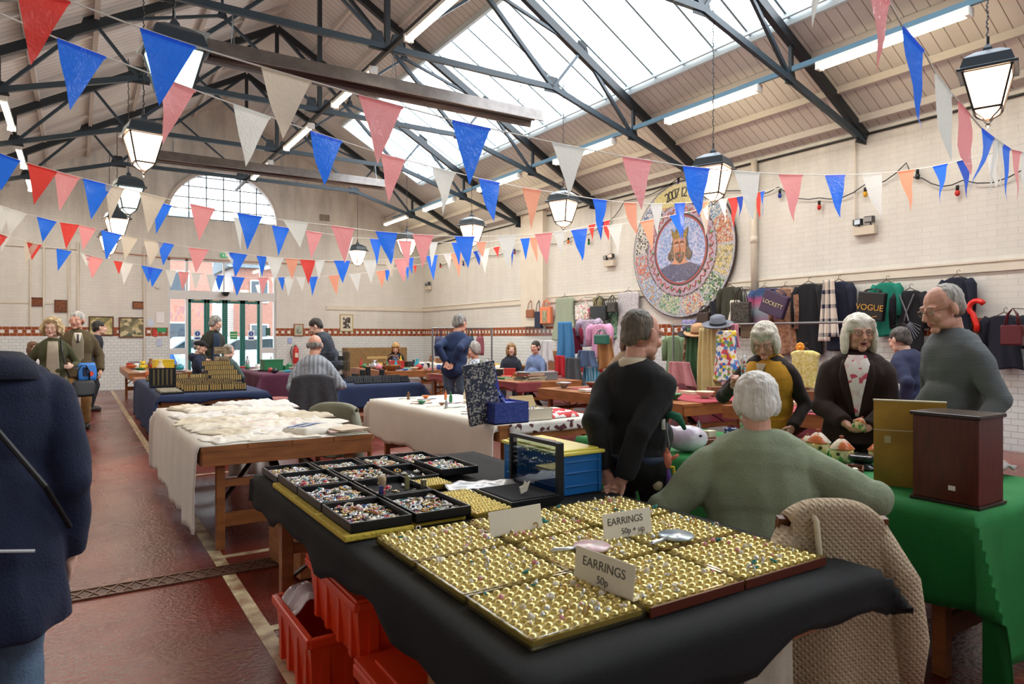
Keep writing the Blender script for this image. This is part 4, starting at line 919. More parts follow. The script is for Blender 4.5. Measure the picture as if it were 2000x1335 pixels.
# bunch of soft-toy key charms on his belt
bt = thing('toy_charms', 'bunch of knitted and plush toy charms dangling from the black-sweater man’s belt'.replace('’', "'"), 'charm', at(1303, 826, 3.25))
def tube_at(nm, pts, r, m, **k): q = MB(); q.tube(pts, r, 8); return q.build(nm, m, bt, smooth=True)
RGT = RT
def bp(r, z, d=0): v = RGT*r-FW*d; return (v.x, v.y, z)
tube_at('green_toy', [bp(.0,.03), bp(.02,.04), bp(.05,.03), bp(.07,-.0), bp(.085,-.03)], [.012,.02,.022,.014,.008], fab('#1f6b50'))
tube_at('white_tag', [bp(-.02,.02), bp(-.018,-.03)], [.012,.012], mat('#dfe0da', .5)); tube_at('chain', [bp(-.005,0), bp(0,-.05), bp(.01,-.1), bp(.005,-.13)], .006, STEEL)
q = MB(); q.ell((0,0,-.175), (.026,.02,.045), 12, 8); q.tube([bp(-.02,-.17), bp(-.05,-.15)], [.01,.007]); q.tube([bp(.02,-.17), bp(.055,-.15)], [.01,.007]); q.tube([bp(0,-.14), bp(0,-.115)], [.014,.003]); q.build('pink_toy', fab('#e8896f'), bt, smooth=True)
tube_at('yellow_band', [bp(-.015,-.205), bp(.03,-.21), bp(.035,-.25), bp(.03,-.27)], .008, fab('#d9c22e')); tube_at('purple_toy', [bp(.0,-.22), bp(.01,-.28), bp(.0,-.36), bp(.005,-.38)], [.014,.016,.008,.002], fab('#6d4fa0'))
q = MB(); q.ell(bp(-.045,-.29), (.03,.022,.03)); q.ell(bp(-.04,-.26), (.014,.012,.014)); q.build('cream_toy', fab('#d8c9a8'), bt, smooth=True)
q = MB(); q.ell(bp(.06,-.30), (.03,.022,.028)); q.ell(bp(.07,-.275), (.018,.014,.02)); q.build('mint_toy', fab('#7fc3a2'), bt, smooth=True)
# -- seated man in green
p = toward(1484, 2.92)
P = person('white-haired man in a sage green sweatshirt seated with his back to the camera', p, (.72,.69), 1.80, sit=.47, lean=.20, top='#8f9a7e', near=True, HS=1.0, hair='fluffy', hc=('#f1efe8', '#d8d2c6'), head=(.0,.22), broad=1.2, bulk=.03, belly=.03, sk='ruddy', foldk=1.0,
  arms=[((.40,.20,.12), (1,-.1,-.3)), ((-.33,.12,-.02), (-1,-.5,-.1))], trousers='#33363c')
P['ring']('ribbed_neckband', fab('#6d775f'), .445, .085, .03, .012)
# -- woman in yellow gilet
p = toward(1502, 4.95); f = CAMV(p)
YG = fab('#d39a2a', bump=.15)
P = person('grey-haired woman in a mustard quilted gilet looking down behind the green table', p, (f.x-.25, f.y+.25, 0), 1.60, lean=.10, top='#2e2320', near=True, hair='bob', hc=('#e8e2d2', '#c9c0ac'), head=(.10,.52), glasses=True, sk='ruddy', trousers='#2a2a30', bulk=.006,
  arms=[((.17,.27,.30), (1,-.2,-1)), ((-.22,.16,-.02), None)], hands=(1.3,.6), hdir=[((-.1,.3,.9),(-1,.2,0)), None])
q = MB(); R3 = P['R3']; tors = [((0,0,-.03),(.18,.135,.14)), ((0,.0,.12),(.168,.13,.17)), ((0,.005,.30),(.19,.14,.19)), ((0,-.012,.41),(.15,.11,.085))]
for c, r in tors: q.ell(P['tp'](*c), [a+.022 for a in r], 18, 12, R3)
q.tube([P['tp'](0,-.015,.42), P['tp'](0,-.02,.52)], [.10, .09], 14)
o = q.build('quilted_gilet', YG, P['t'], smooth=True); remesh(o, .009, 3)
for z in (-.08, .0, .08, .16, .24, .32): pass
q = MB()
for z in (-.06,.02,.10,.18,.26,.34):
    V = [P['tp'](x, P['front'](x, z, .034 if abs(x) < .19 else .0), z) for x in [-.17+.02*k for k in range(8)]]; q.tube(V, .003, 5)
    V = [P['tp'](x, P['front'](x, z, .034), z) for x in [.035+.02*k for k in range(8)]]; q.tube(V, .003, 5)
q.build('quilting_seam', mat('#a8761a', .7), P['t'], smooth=True)
P['patch']('inner_top', [(.44,-.03,.03),(.3,-.022,.022),(.1,-.014,.014),(-.05,-.008,.008)], .030, fab('#2a211e')); P['patch']('shirt', [(.46,-.035,.035),(.40,-.02,.022),(.32,-.004,.006)], .037, fab('#c9b79c'), n=4)
P['ring']('gilet_collar', YG, .46, .10, .05, .02, open_=.55)
q = MB(); c = at(1452, 706, 4.64); q.tube([c+Vector((0,0,.05)), c, c+Vector((0,0,-.09)), c+Vector((-.0,0,-.30)), c+Vector((.02,0,-.45))], [.012,.02,.015,.03,.036], 8); 
tag(q.build('floral_scarf', multi('floral_white', ['#e6e1dc', '#9fb9c9', '#c8453f', '#e6e1dc', '#6d9a86', '#e3d9c8'], 70, .8), None, smooth=True), 'thin floral scarf held up in the hand of the woman in the mustard gilet', 'scarf')
# -- woman in brown jacket
p = toward(1674, 4.55); f = CAMV(p)
BJ = fab('#2b1812', bump=.2)
P = person('white-haired woman in a dark brown jacket and pink patterned scarf holding a cottage teapot', p, (f.x, f.y, 0), 1.62, lean=.02, tmat=BJ, near=True, hair='long', hc=('#faf5e8', '#eae3d0'), head=(.30,.04), glasses=True, sk='ruddy', trousers='#1f1d20', bulk=.02, broad=1.1, mouth=True, hem=(.12,.22,.17), topname='jacket',
  arms=[((.075,.30,.045), (1,-.4,-.6)), ((-.065,.30,.02), (-1,-.4,-.6))], hands=(.55,.5), hdir=[((-.75,.35,-.35),(-.3,-.2,.9)), ((.8,.3,-.25),(.2,-.2,.9))])
P['patch']('scarf', [(.50,-.055,.055),(.44,-.078,.078),(.36,-.06,.06),(.22,-.032,.032),(.08,-.01,.01)], .018, multi('pink_print', ['#efe6df', '#f1ebe4', '#efe6df', '#d2566a', '#efe6df', '#ead3cf'], 26, .8), thick=.02)
P['patch']('lapel', [(.47,.055,.095),(.36,.05,.115),(.22,.03,.085),(.06,.0,.03)], .016, BJ, thick=.012, n=4); P['patch']('lapel', [(.47,-.095,-.055),(.36,-.115,-.05),(.22,-.085,-.03),(.06,-.03,0)], .016, BJ, thick=.012, n=4)
P['ring']('neck_scarf', MATS['pink_print'], .475, .088, .045, .02)
BW = P
# -- man in grey sweater
p = toward(1872, 4.1)
GK = bpy.data.materials.new('grey_rib_knit'); GK.use_nodes = True; knit(GK, '#666c6d', '#5d6364'); 
for n_ in GK.node_tree.nodes:
    if n_.type == 'TEX_WAVE': n_.inputs['Scale'].default_value = 38; n_.bands_direction = 'Z'; n_.inputs['Distortion'].default_value = .6
    if n_.type == 'BUMP': n_.inputs['Strength'].default_value = .25
P = person('tall grey-haired man in a grey knitted sweater looking down at the table, glasses low', p, (-.80,.42), 1.80, lean=.10, tmat=GK, near=True, hair='thin', hc=('#bdb8ad', '#87827a'), head=(.02,.32), glasses=True, sk='ruddy', trousers='#4b5c78', bulk=.012, broad=1.0, belly=.03, foldk=1.1,
  arms=[((.27,.12,-.08), None), ((-.27,.14,-.06), None)])
P['ring']('polo_collar', fab('#59605f'), .45, .088, .06, .012)
p = toward(1806, 6.6)
person('stooping person in a navy jumper, half hidden behind the man in grey', p, (.2,1), 1.62, lean=.5, top='#232b4a', hair='short', hc=('#55504a', '#35312c'), head=(0,.3), trousers='#20222b', bulk=.02, broad=1.1)
# ---------------------------------------------------------------- foreground table goods
R = random.Random(11)
TZC = TZ+.010
GOLD = mat('#e3d188', .2, metal=.8, var=.15, vs=60); PAD = mat('#d3c483', .45, var=.15, vs=40); TRAYP = glass('tray_plastic', '#efe9d0', .18, .08)
RIM = mat('#5a2415', .35); TRB = mat('#0d0e12', .4); VEL = mat('#0b0b10', .95)
FOAM = mat('#cdb443', .8, bump=.5, bs=60)
def jewel(kind, m1, m2):
    q = MB()
    if kind == 0:   # flower brooch
        for k in range(6): q.ell((.009*cos(k*pi/3), .009*sin(k*pi/3), .004), (.005, .005, .003), 6, 4)
        q.i = 1; q.ell((0, 0, .006), (.005, .005, .004), 6, 4)
    elif kind == 1: # oval with stones round it
        q.i = 1; q.ell((0, 0, .005), (.011, .008, .005), 8, 5); q.i = 0
        for k in range(9): q.ell((.0125*cos(k*.698), .0095*sin(k*.698), .003), .0028, 5, 4)
    elif kind == 2: # bar
        q.box((0, 0, .003), (.034, .006, .004)); q.i = 1
        for k in range(4): q.ell((-.012+.008*k, 0, .006), .003, 5, 4)
    elif kind == 3: # ring-shaped wreath
        q.tube([(.011*cos(a*pi/6), .011*sin(a*pi/6), .004) for a in range(13)], .003, 5); q.i = 1; q.ell((.011, 0, .006), .004, 5, 4)
    elif kind == 4: # leaf
        q.prism([(0, -.016), (.007, -.004), (.005, .008), (0, .016), (-.005, .008), (-.007, -.004)], lambda a, b_, t: (a, b_, t), .001, .004); q.i = 1; q.tube([(0, -.014, .004), (0, .014, .005)], .0014, 4)
    elif kind == 5: # cluster of pearls
        for k in range(7): q.ell((.008*cos(k*.9)*(k>0), .008*sin(k*.9)*(k>0), .005), .0045, 6, 4)
        q.i = 1; q.ell((0, 0, .009), .004, 6, 4)
    return q
JM = [mat('#d8c48a', .25, metal=.8), mat('#c9ccd0', .22, metal=.9), mat('#b78f45', .3, metal=.8), mat('#e6e0d2', .3)]
JC = [mat('#e8ecef', .1, metal=.3), mat('#c22b3e', .15), mat('#1f7f7a', .15), mat('#3a2d86', .2), mat('#dcd5c4', .2), mat('#2d6fb0', .15), mat('#d98f9a', .2), mat('#15161c', .2)]
JC = [JC[0], JC[4], JC[0], JC[1], JM[3], JC[0], JC[6], JC[4], JC[5], JC[2]]
protoJ = []
for i in range(18):
    q = jewel(i % 6, None, None); o = q.build('brooch', [JM[(i*7) % 4], JC[(i*3) % 10]], None, smooth=True); protoJ.append(o)
usedJ = set()
def put(protos, used, loc, rz, sc, label, cat, group, tilt=0):
    k = R.randrange(len(protos)); o = protos[k]
    if k in used: o = dup(o)
    used.add(k); o.location = loc; o.rotation_euler = (R.uniform(-tilt, tilt), R.uniform(-tilt, tilt), rz); o.scale = (sc, sc, sc)
    return tag(o, label, cat, group)
def mass(x0, x1, y0, y1, z, n, label, cols, seed, nm='costume_jewellery', sz=.008):
    """heap of pieces too many to count"""
    r = random.Random(seed); q = MB()
    for k in range(n):
        q.i = r.randrange(len(cols)); x, y = r.uniform(x0, x1), r.uniform(y0, y1); a = r.uniform(0, 3); zz = z+r.uniform(0, .006); s_ = r.uniform(.5, 1.3)*sz
        c = r.random()
        if c < .45: q.ell((x, y, zz), (s_, s_*.8, s_*.5), 6, 4)
        elif c < .7: q.tube([(x+s_*1.1*cos(t*pi/4), y+s_*1.1*sin(t*pi/4), zz+.002) for t in range(9)], s_*.22, 4, False)
        else: q.box((x, y, zz+.001), (s_*2.4, s_*.5, .003), a)
    o = q.build(nm, cols, None, smooth=True); tag(o, label, 'jewellery', kind='stuff'); return o
JCOLS = JM+JM+[JM[1]]*2+JC
tr_desc = {(0,0):'front left of the black ones, on the yellow foam',(1,0):'front right of the black ones, beside the gold trays',(0,1):'second row, left',(1,1):'second row, right, holding a shaving brush',(0,2):'third row, left',(1,2):'third row, second from left',
           (2,2):'third row, dark velvet with spaced brooches',(3,2):'third row, far right, raised on another',(0,3):'back row, left, with green and red pieces',(1,3):'back row, second from left',(2,3):'back row, third from left',(3,3):'back row, right end'}
q = MB(); q.bb((.785, 2.315, TZC), (1.05, 3.36, TZC+.022)); q.bb((1.05, 2.36, TZC), (1.29, 3.36, TZC+.0215)); 
o = q.build('foam_sheet', FOAM, None, bevel=.006); tag(o, 'ragged yellow foam sheet under the black jewellery trays', 'foam')
xs = [(.81, 1.05), (1.06, 1.30), (1.31, 1.51), (1.52, 1.73)]; ys = [(2.33, 2.67), (2.68, 3.02), (3.03, 3.37), (3.38, 3.70)]
tray0 = None
for (i, j), d in tr_desc.items():
    (x0, x1), (y0, y1) = xs[i], ys[j]; z = TZC+(.022 if (i < 2 and j < 3) else .002)+(.02 if (i, j) == (3, 2) else 0); cx, cy = (x0+x1)/2, (y0+y1)/2
    if j == 3 and i == 0: pass
    if tray0 is None:
        t = tray0 = thing('jewellery_tray', '', 'tray', (cx, cy, z)); hx, hy = .12, .17
        q = MB(); q.box((0, 0, .003), (.24, .34, .006)); 
        for s_ in (-1, 1): q.box((s_*.1165, 0, .019), (.007, .34, .038)); q.box((0, s_*.1665, .019), (.233, .007, .038))
        q.build('tray_body', TRB, t, bevel=.0015); q = MB(); q.box((0, 0, .0075), (.225, .325, .003)); q.build('velvet_lining', VEL, t)
    else: t = dup(tray0, (cx, cy, z))
    t.scale = ((x1-x0)/.245, (y1-y0)/.345, 1); tag(t, 'black jewellery tray of costume brooches, '+d, 'tray', 'black jewellery trays')
    t['label'] = ('black jewellery tray, '+d)
    sparse = (i, j) in ((2, 2), (1, 1))
    n = 24 if not sparse else 11
    for k in range(n):
        if sparse: px_, py_ = x0+.03+(k % 3)*((x1-x0-.06)/2), y0+.04+(k//3)*((y1-y0-.08)/3); zz = z+.010
        else: px_, py_ = R.uniform(x0+.025, x1-.025), R.uniform(y0+.03, y1-.03); zz = z+.017
        put(protoJ, usedJ, (px_, py_, zz), R.uniform(0, 6.28), R.uniform(1.0, 1.6), 'small brooch in the black tray, '+d, 'brooch', 'brooches in the black tray, '+d, .35)
    if not sparse: mass(x0+.016, x1-.016, y0+.02, y1-.02, z+.013, 330, 'jumble of gilt and paste jewellery in the black tray, '+d, JCOLS, i*10+j)
# gold earring trays
gx = [(.87, 1.225), (1.235, 1.595), (1.605, 1.985)]; gy = [(1.285, 1.60), (1.61, 1.925), (1.935, 2.25)]
cells = [(a, b_) for a in range(3) for b_ in range(3)]
desc = {(0,0):'nearest corner',(1,0):'front row, middle',(2,0):'front row, right corner',(0,1):'middle of the left edge',(1,1):'centre, under the priced card',(2,1):'middle of the right edge',(0,2):'behind left, next to the black trays',(1,2):'back row, middle, behind the blank card',(2,2):'back row, right, before the blue crate'}
gt0 = None; EARP = []; usedE = set()
for i in range(10):
    q = MB(); c = i % 5
    if c == 0: q.ell((0,0,.004), (.006,.006,.004), 7, 5); q.i = 1; q.ell((0,0,.008), .003, 5, 4)
    elif c == 1: q.tube([(.007*cos(a*pi/5), 0, .008+.007*sin(a*pi/5)) for a in range(11)], .0016, 5, False); q.i = 1; q.ell((0,0,.015), .002, 5, 4)
    elif c == 2:
        q.i = 1; q.lathe([(.001,0),(.006,.003),(.004,.008),(.001,.01)], n=6); q.i = 0; q.ell((0,0,.002), (.007,.007,.002), 6, 4)
    elif c == 3:
        q.i = 1
        for k in range(5): q.ell((.005*cos(k*1.256), .005*sin(k*1.256), .005), .0034, 6, 4)
    else: q.box((0,0,.005), (.012,.005,.003), .4); q.i = 1; q.ell((0,0,.008), .0028, 5, 4)
    EARP.append(q.build('earring', [JM[i % 4], JC[(i*3) % 10]], None, smooth=True))
for (a, b_) in cells:
    (x0, x1), (y0, y1) = gx[a], gy[b_]; cx, cy = (x0+x1)/2, (y0+y1)/2; z = TZC+.002
    if gt0 is None:
        t = gt0 = thing('earring_tray', '', 'tray', (cx, cy, z)); W_, D_ = .355, .315
        q = MB(); q.box((0,0,.002), (W_, D_, .004))
        for s_ in (-1, 1): q.box((s_*(W_/2-.002), 0, .014), (.004, D_, .028)); q.box((0, s_*(D_/2-.002), .014), (W_-.008, .004, .028))
        q.build('plastic_tray', TRAYP, t)
        q = MB(); q.box((0,0,.013), (W_-.012, D_-.012, .014)); q.build('foam_pad', PAD, t)
        q = MB(); n = 0; nx, ny = 11, 10
        for i in range(nx):
            for j in range(ny):
                x = -W_/2+.022+i*(W_-.044)/(nx-1)+(.006 if j % 2 else -.006)*.5; y = -D_/2+.02+j*(D_-.04)/(ny-1)
                q.ell((x, y, .021), (.0135, .0125, .0105), 9, 5)
        q.build('stud_cushions', GOLD, t, smooth=True)
    else: t = dup(gt0, (cx, cy, z))
    t.scale = ((x1-x0)/.357, (y1-y0)/.317, 1); tag(t, 'gold cushioned earring tray, '+desc[(a, b_)], 'tray', 'gold earring trays')
    if a > 0 and b_ == 0 or (a, b_) == (2, 1):
        q = MB(); q.bb((x0, y0-.006, TZC), (x1, y0-.001, TZC+.026)); tag(q.build('tray_edging', RIM, None), 'dark red edging strip along the front of the gold tray, '+desc[(a, b_)], 'edging')
    for k in range(33):
        put(EARP, usedE, (R.uniform(x0+.02, x1-.02), R.uniform(y0+.02, y1-.02), z+.026), R.uniform(0, 6.28), R.uniform(.9, 1.7), 'tiny earring on the gold tray, '+desc[(a, b_)], 'earring', 'earrings on the gold tray, '+desc[(a, b_)], .5)
# extra small gold tray and dark box beyond
t = dup(gt0, (1.40, 2.52, TZC+.002)); t.scale = (.5, 1.3, 1); t['label'] = 'narrow gold earring tray behind the blank white card, beside the black trays'
t = dup(gt0, (1.42, 3.0-.06, TZC+.002)); t.scale = (.42, .5, 1); t['label'] = 'small gold earring tray lying beyond the shaving brush'
t = thing('ring_box', 'open black velvet box with a white wing-shaped brooch, behind the blank card', 'box', (1.62, 2.50, TZC)); q = MB(); q.box((0,0,.02), (.25,.3,.04)); q.build('box_body', TRB, t); q = MB(); q.box((0,0,.042), (.225,.275,.004)); q.build('velvet_lining', VEL, t)
q = MB(); q.prism([(0,0),(.03,.01),(.045,.05),(.03,.04),(.02,.055),(.012,.035),(-.008,.03)], lambda a, c, t_: (a, t_, c), -.003, .003); tag(q.build('wing_brooch', mat('#d8d2c2', .35), None, loc=(1.60, 2.44, TZC+.046)), 'cream wing-shaped brooch standing in the open black velvet box', 'brooch')
# brush and little objects in the second-row tray
t = thing('shaving_brush', 'shaving brush with pale bristles standing in a black jewellery tray', 'brush', (1.10, 2.76, TZC+.032)); q = MB(); q.lathe([(.014,0),(.016,.01),(.010,.02),(.013,.035)], n=14); q.build('brush_handle', mat('#b3263a', .3), t, smooth=True)
q = MB(); q.lathe([(.010,.035),(.014,.05),(.018,.075),(.014,.088),(.001,.09)], n=14); q.build('bristles', mat('#b59c79', .9, var=.3, vs=90), t, smooth=True)
q = MB(); q.box((0,0,.03), (.02,.014,.06)); tag(q.build('scent_bottle', mat('#20306b', .3), None, loc=(1.075, 2.71, TZC+.033), bevel=.003), 'small dark blue scent bottle beside the shaving brush', 'bottle')
q = MB(); q.box((0,0,.03), (.024,.012,.06), .3); q.box((0,0,.065), (.012,.008,.012), .3); tag(q.build('scent_bottle', mat('#8d8a60', .25, metal=.3), None, loc=(1.245, 2.83, TZC+.033), bevel=.003), 'small greenish glass bottle at the right of the shaving brush', 'bottle')
q = MB(); q.box((0,0,.025), (.02,.02,.05)); tag(q.build('lighter', mat('#7d7a70', .25, metal=.7), None, loc=(1.285, 2.74, TZC+.04), bevel=.002), 'small metal lighter on the rim of the black tray', 'lighter')
# cards
def card(a, b_, h, lean, label, txt, name='price_card'):
    a, b_ = Vector(a), Vector(b_); d = (b_-a); L = d.length; d.normalize(); nrm = d.cross(UP).normalized()   # nrm faces the viewer's side
    up = (UP*cos(lean)-nrm*sin(lean)).normalized()
    t = thing(name, label, 'card', tuple((a+b_)/2))
    q = MB(); u = d*L/2; v = up*h; th = nrm*.0012; q.add([(-u+th), (u+th), (u+v+th), (-u+v+th), (-u-th), (u-th), (u+v-th), (-u+v-th)], [(0,1,2,3),(7,6,5,4),(0,4,5,1),(1,5,6,2),(2,6,7,3),(3,7,4,0)])
    q.build('card_sheet', mat('#ddd6c3', .7), t)
    q = MB(); q.add([(-u-th), (u-th), (u-nrm*.05-th), (-u-nrm*.05-th)], [(0,1,2,3)]); q.build('card_foot', mat('#ddd6c3', .7), t)
    Rm = Matrix((d, up, d.cross(up))).transposed()
    for s_, sz, fx, fy in txt: text(s_, sz, d*fx+up*fy+nrm*.0022, Rm, mat('#4e4a45', .8), t, depth=.0003)
zc = TZC+.026
card((1.20,2.02,zc), (1.425,2.03,zc), .085, .18, 'blank white card standing between the black and gold trays', [])
card((1.505,1.78,zc), (1.715,1.77,zc), .088, .15, 'white card handwritten EARRINGS 50p standing among the gold trays', [('EARRINGS', .034, -.01, .058), ('50p + up', .028, .02, .022)])
card((1.205,1.56,zc), (1.225,1.335,zc), .092, .12, 'nearest white card handwritten EARRINGS at the front of the gold trays', [('EARRINGS', .036, .0, .058), ('50p', .03, .0, .02)])
def mirror(label, c, ang, m):
    t = thing('hand_mirror', label, 'mirror', c, ang); q = MB(); q.lathe([(.001,0),(.058,0),(.062,.004),(.058,.009),(.001,.011)], n=28); q.build('mirror_back', m, t, smooth=True)
    q = MB(); q.tube([(.058,0,.004),(.085,0,.004),(.13,0,.004),(.145,0,.004)], [.008,.006,.009,.004], 8); q.build('handle', mat('#c8ccce', .25, metal=.8), t, smooth=True)
mirror('oval pink-backed hand mirror lying left of the card priced 50p', (1.41,1.73,zc+.008), 2.9, mat('#d9aeb3', .25, c2='#d9c6c0', vs=20))
mirror('oval silvery blue hand mirror lying right of the card priced 50p', (1.73,1.67,zc+.008), 3.3, mat('#aebdc6', .2, c2='#cbd3d4', vs=20, metal=.3))
# blue crate with yellow lid, glazed display frame
t = thing('storage_crate', 'blue plastic crate with a yellow lid on the black-clothed table', 'crate', (1.945, 2.70, TZC))
q = MB(); q.box((0,0,.09), (.24,.48,.18))
for s_ in (-1, 1):
    for z in (.04, .10, .15): q.box((0, s_*.243, z), (.2,.008,.008)); q.box((s_*.123, 0, z), (.008,.42,.008))
    for x in (-.1, .1): q.box((x, s_*.243, .09), (.014,.01,.17))
q.build('crate_body', mat('#1667ad', .35), t, bevel=.004)
q = MB(); q.box((0,0,.187), (.262,.505,.016)); q.box((0,0,.199), (.22,.46,.010)); q.build('crate_lid', mat('#e6d85a', .4), t, bevel=.005); q = MB(); q.box((.0,.05,.2055), (.09,.06,.004)); q.build('lid_sticker', mat('#d8643a', .5), t)
t = thing('display_cabinet', 'upright black-framed glass display of chains beside the blue crate', 'display case', (1.79, 2.61, TZC)); q = MB()
for y in (-.19, .19): q.box((0, y, .125), (.035,.018,.25))
for z in (.01, .243): q.box((0, 0, z), (.035,.37,.018))
q.build('frame', BLACK, t, bevel=.002); q = MB(); q.box((-.01,0,.125), (.003,.365,.23)); q.build('glass_front', glass('case_glass', '#dfe9ee', .2), t)
for k, z in enumerate((.19, .15, .105)):
    q = MB(); 
    for j in range(14): q.ell((-.002, -.15+j*.023, z+.008*sin(j*1.3)), (.004,.007,.005), 6, 4)
    q.build('hanging_chain', JM[1], t, smooth=True)
for k, (x, y, a, s_, lb) in enumerate(((1.50, 3.42, .3, .12, 'white price leaflet lying at the back right of the black table'), (1.64, 3.30, -.2, .13, 'second white leaflet with a bead string beside the glass display'), (1.72, 3.48, .5, .12, 'crumpled white leaflet near the far edge of the black table'))):
    q = MB(); q.grid(lambda u, v: ((u-.5)*s_*1.6, (v-.5)*s_, .004+.003*sin(u*9+k)*sin(v*7)), 8, 6); o = q.build('leaflet', mat('#e3e4e6', .5), None, smooth=True, solid=.001, loc=(x, y, TZC+.003)); o.rotation_euler = (0,0,a); tag(o, lb, 'leaflet')
q = MB()
r5 = random.Random(5); q.grid(lambda u, v: ((u-.5)*.34, (v-.5)*.15, .012+.014*noise.noise(Vector((u*6, v*4, 1)))), 24, 12); o = q.build('plastic_bag', mat('#d9dde0', .2), None, smooth=True, solid=.002, loc=(1.60, 2.78, TZC+.012)); o.rotation_euler = (0,0,-.3); tag(o, 'flattened clear-white plastic bag lying between the trays and the glass display', 'bag')
q = MB(); q.tube([(1.60+.012*k, 3.33+.01*sin(k), TZC+.014) for k in range(14)], .005, 6); tag(q.build('bead_string', mat('#7b2f2c', .3), None, smooth=True), 'short string of dark red beads on a white leaflet', 'necklace')
# ---------------------------------------------------------------- red crates under the black table
RC = mat('#ea4418', .35)
def redcrate(label, x, y, z, sx, sy, sz, rz=0):
    t = thing('plastic_crate', label, 'crate', (x, y, z), rz, 'red plastic crates under the black table'); q = MB()
    def ringm(z0, z1, f0, f1): 
        P = [(a*sx/2*f, b_*sy/2*f, zz) for zz, f in ((z0, f0), (z1, f1)) for a, b_ in ((-1,-1),(1,-1),(1,1),(-1,1))]; q.add(P, [(0,1,5,4),(1,2,6,5),(2,3,7,6),(3,0,4,7)])
    ringm(0, sz*.9, .88, .97); q.add([(a*sx/2*.88, b_*sy/2*.88, .003) for a, b_ in ((-1,-1),(1,-1),(1,1),(-1,1))], [(0,1,2,3)])
    body = q; q = MB()
    for s_ in (-1, 1): q.box((s_*sx*.495, 0, sz*.93), (.03, sy*1.03, sz*.14)); q.box((0, s_*sy*.495, sz*.93), (sx*1.0, .03, sz*.14))
    rim = q; q = body
    for s_ in (-1, 1):
        for k in (-.35, -.12, .12, .35): q.box((s_*sx*.468, k*sy, sz*.45), (.016, .03, sz*.8)); q.box((k*sx, s_*sy*.468, sz*.45), (.03, .016, sz*.8))
    q.build('crate_body', RC, t, solid=.006); rim.build('crate_rim', RC, t, bevel=.006)
    return t
def cratelid(t, sx, sy, sz): q = MB(); q.box((0,0,sz+.008), (sx*1.03,sy*1.05,.014)); q.box((0,0,sz+.018), (sx*.82,sy*.84,.010)); q.box((0,-sy*.36,sz+.026), (.12,.03,.008)); q.build('crate_lid', RC, t, bevel=.004)
redcrate('red plastic crate on the floor beside the near table leg, plastic bag on it', .98, 2.93, .003, .44, .55, .27)
cratelid(redcrate('red lidded plastic crate stacked on top, highest under the black cloth', 1.06, 2.62, .28, .46, .60, .23), .46, .60, .23)
cratelid(redcrate('red lidded plastic crate on the floor nearest the camera', 1.07, 1.98, .003, .50, .62, .31), .50, .62, .31)
q = MB(); q.grid(lambda u, v: ((u-.5)*.26, (v-.5)*.22, .02+.03*noise.noise(Vector((u*4, v*4, 7)))-(.06*max(0, .25-u)*4)), 18, 14); tag(q.build('plastic_bag', mat('#d9c9cc', .15, alpha=.8), None, smooth=True, solid=.002, loc=(.90, 3.05, .30)), 'crumpled clear plastic bag lying on the lower red crate', 'bag')
# ---------------------------------------------------------------- chairs and jackets
def chair(label, loc, rz, seat_m, frame_m, h=.86, group='chairs at the stalls'):
    t = thing('chair', label, 'chair', loc, rz, group)   # backrest on local -Y side, sitter faces +Y
    q = MB(); q.box((0,0,.445), (.42,.42,.035)); q.build('seat', seat_m, t, bevel=.01)
    for sx in (-1, 1):
        q = MB(); q.beam((sx*.18,.17,0), (sx*.18,.17,.43), .035, .035); q.build('leg', frame_m, t)
        q = MB(); q.beam((sx*.18,-.22,0), (sx*.18,-.19,.45), .035, .035); q.beam((sx*.18,-.19,.45), (sx*.165,-.25,h), .035, .03); q.build('leg', frame_m, t)
    q = MB(); q.box((0,-.243,h-.05), (.37,.022,.09)); q.box((0,-.222,h-.22), (.35,.018,.06)); q.build('backrest', frame_m, t, bevel=.006)
    return t
def jacket_on_chair(label, loc, rz, m, drop=.55, w=.48, h=.87, seed=1, strap=False, quilt=False, sleeve=True, flare=.18):
    t = thing('jacket', label, 'jacket', loc, rz); r = random.Random(seed); ph = r.uniform(0, 6)
    def fn(u, v):   # u across, v from the front over the top and down the back
        x = (u-.5)*w; e = abs(u-.5)*2; top = h+.02-.05*e**3
        if v < .25: f_ = v/.25; y = -.20; z = top-.16*(1-f_)
        elif v < .35: f_ = (v-.25)/.1; y = -.20-.085*f_; z = top+.012*sin(f_*pi)
        else: f_ = (v-.35)/.65; y = -.285-.05*f_-.02*sin(x*22+ph)*f_-.018*sin(x*45+ph*2)*f_; z = top-f_*(drop+.06*sin(x*9+ph)); x *= 1+flare*min(1, f_*1.6)+.1*sin(f_*3)
        return (x, y, z)
    q = MB(); q.grid(fn, 30, 40); q.build('jacket_body', m, t, smooth=True, solid=.02)
    if sleeve:
        for sx in (-1, 1):
            q = MB(); fw = 1+flare*.7; q.tube([(sx*w*.46, -.25, h-.06), (sx*w*.5*fw, -.29, h-.22), (sx*w*.54*fw, -.31, h-.40), (sx*w*.52*fw, -.30, h-.56)], [.045,.06,.058,.05], 12); q.build('sleeve', m, t, smooth=True)
    if strap:
        q = MB(); q.tube([(-w*.30,-.20,h-.2),(-w*.28,-.21,h-.02),(-w*.27,-.25,h+.025),(-w*.26,-.31,h-.02),(-w*.20,-.335,h-.3)], .010, 6); q.build('belt_strap', mat('#cfc4a4', .7), t, smooth=True)
    return t
QU = bpy.data.materials.new('quilted_beige'); QU.use_nodes = True
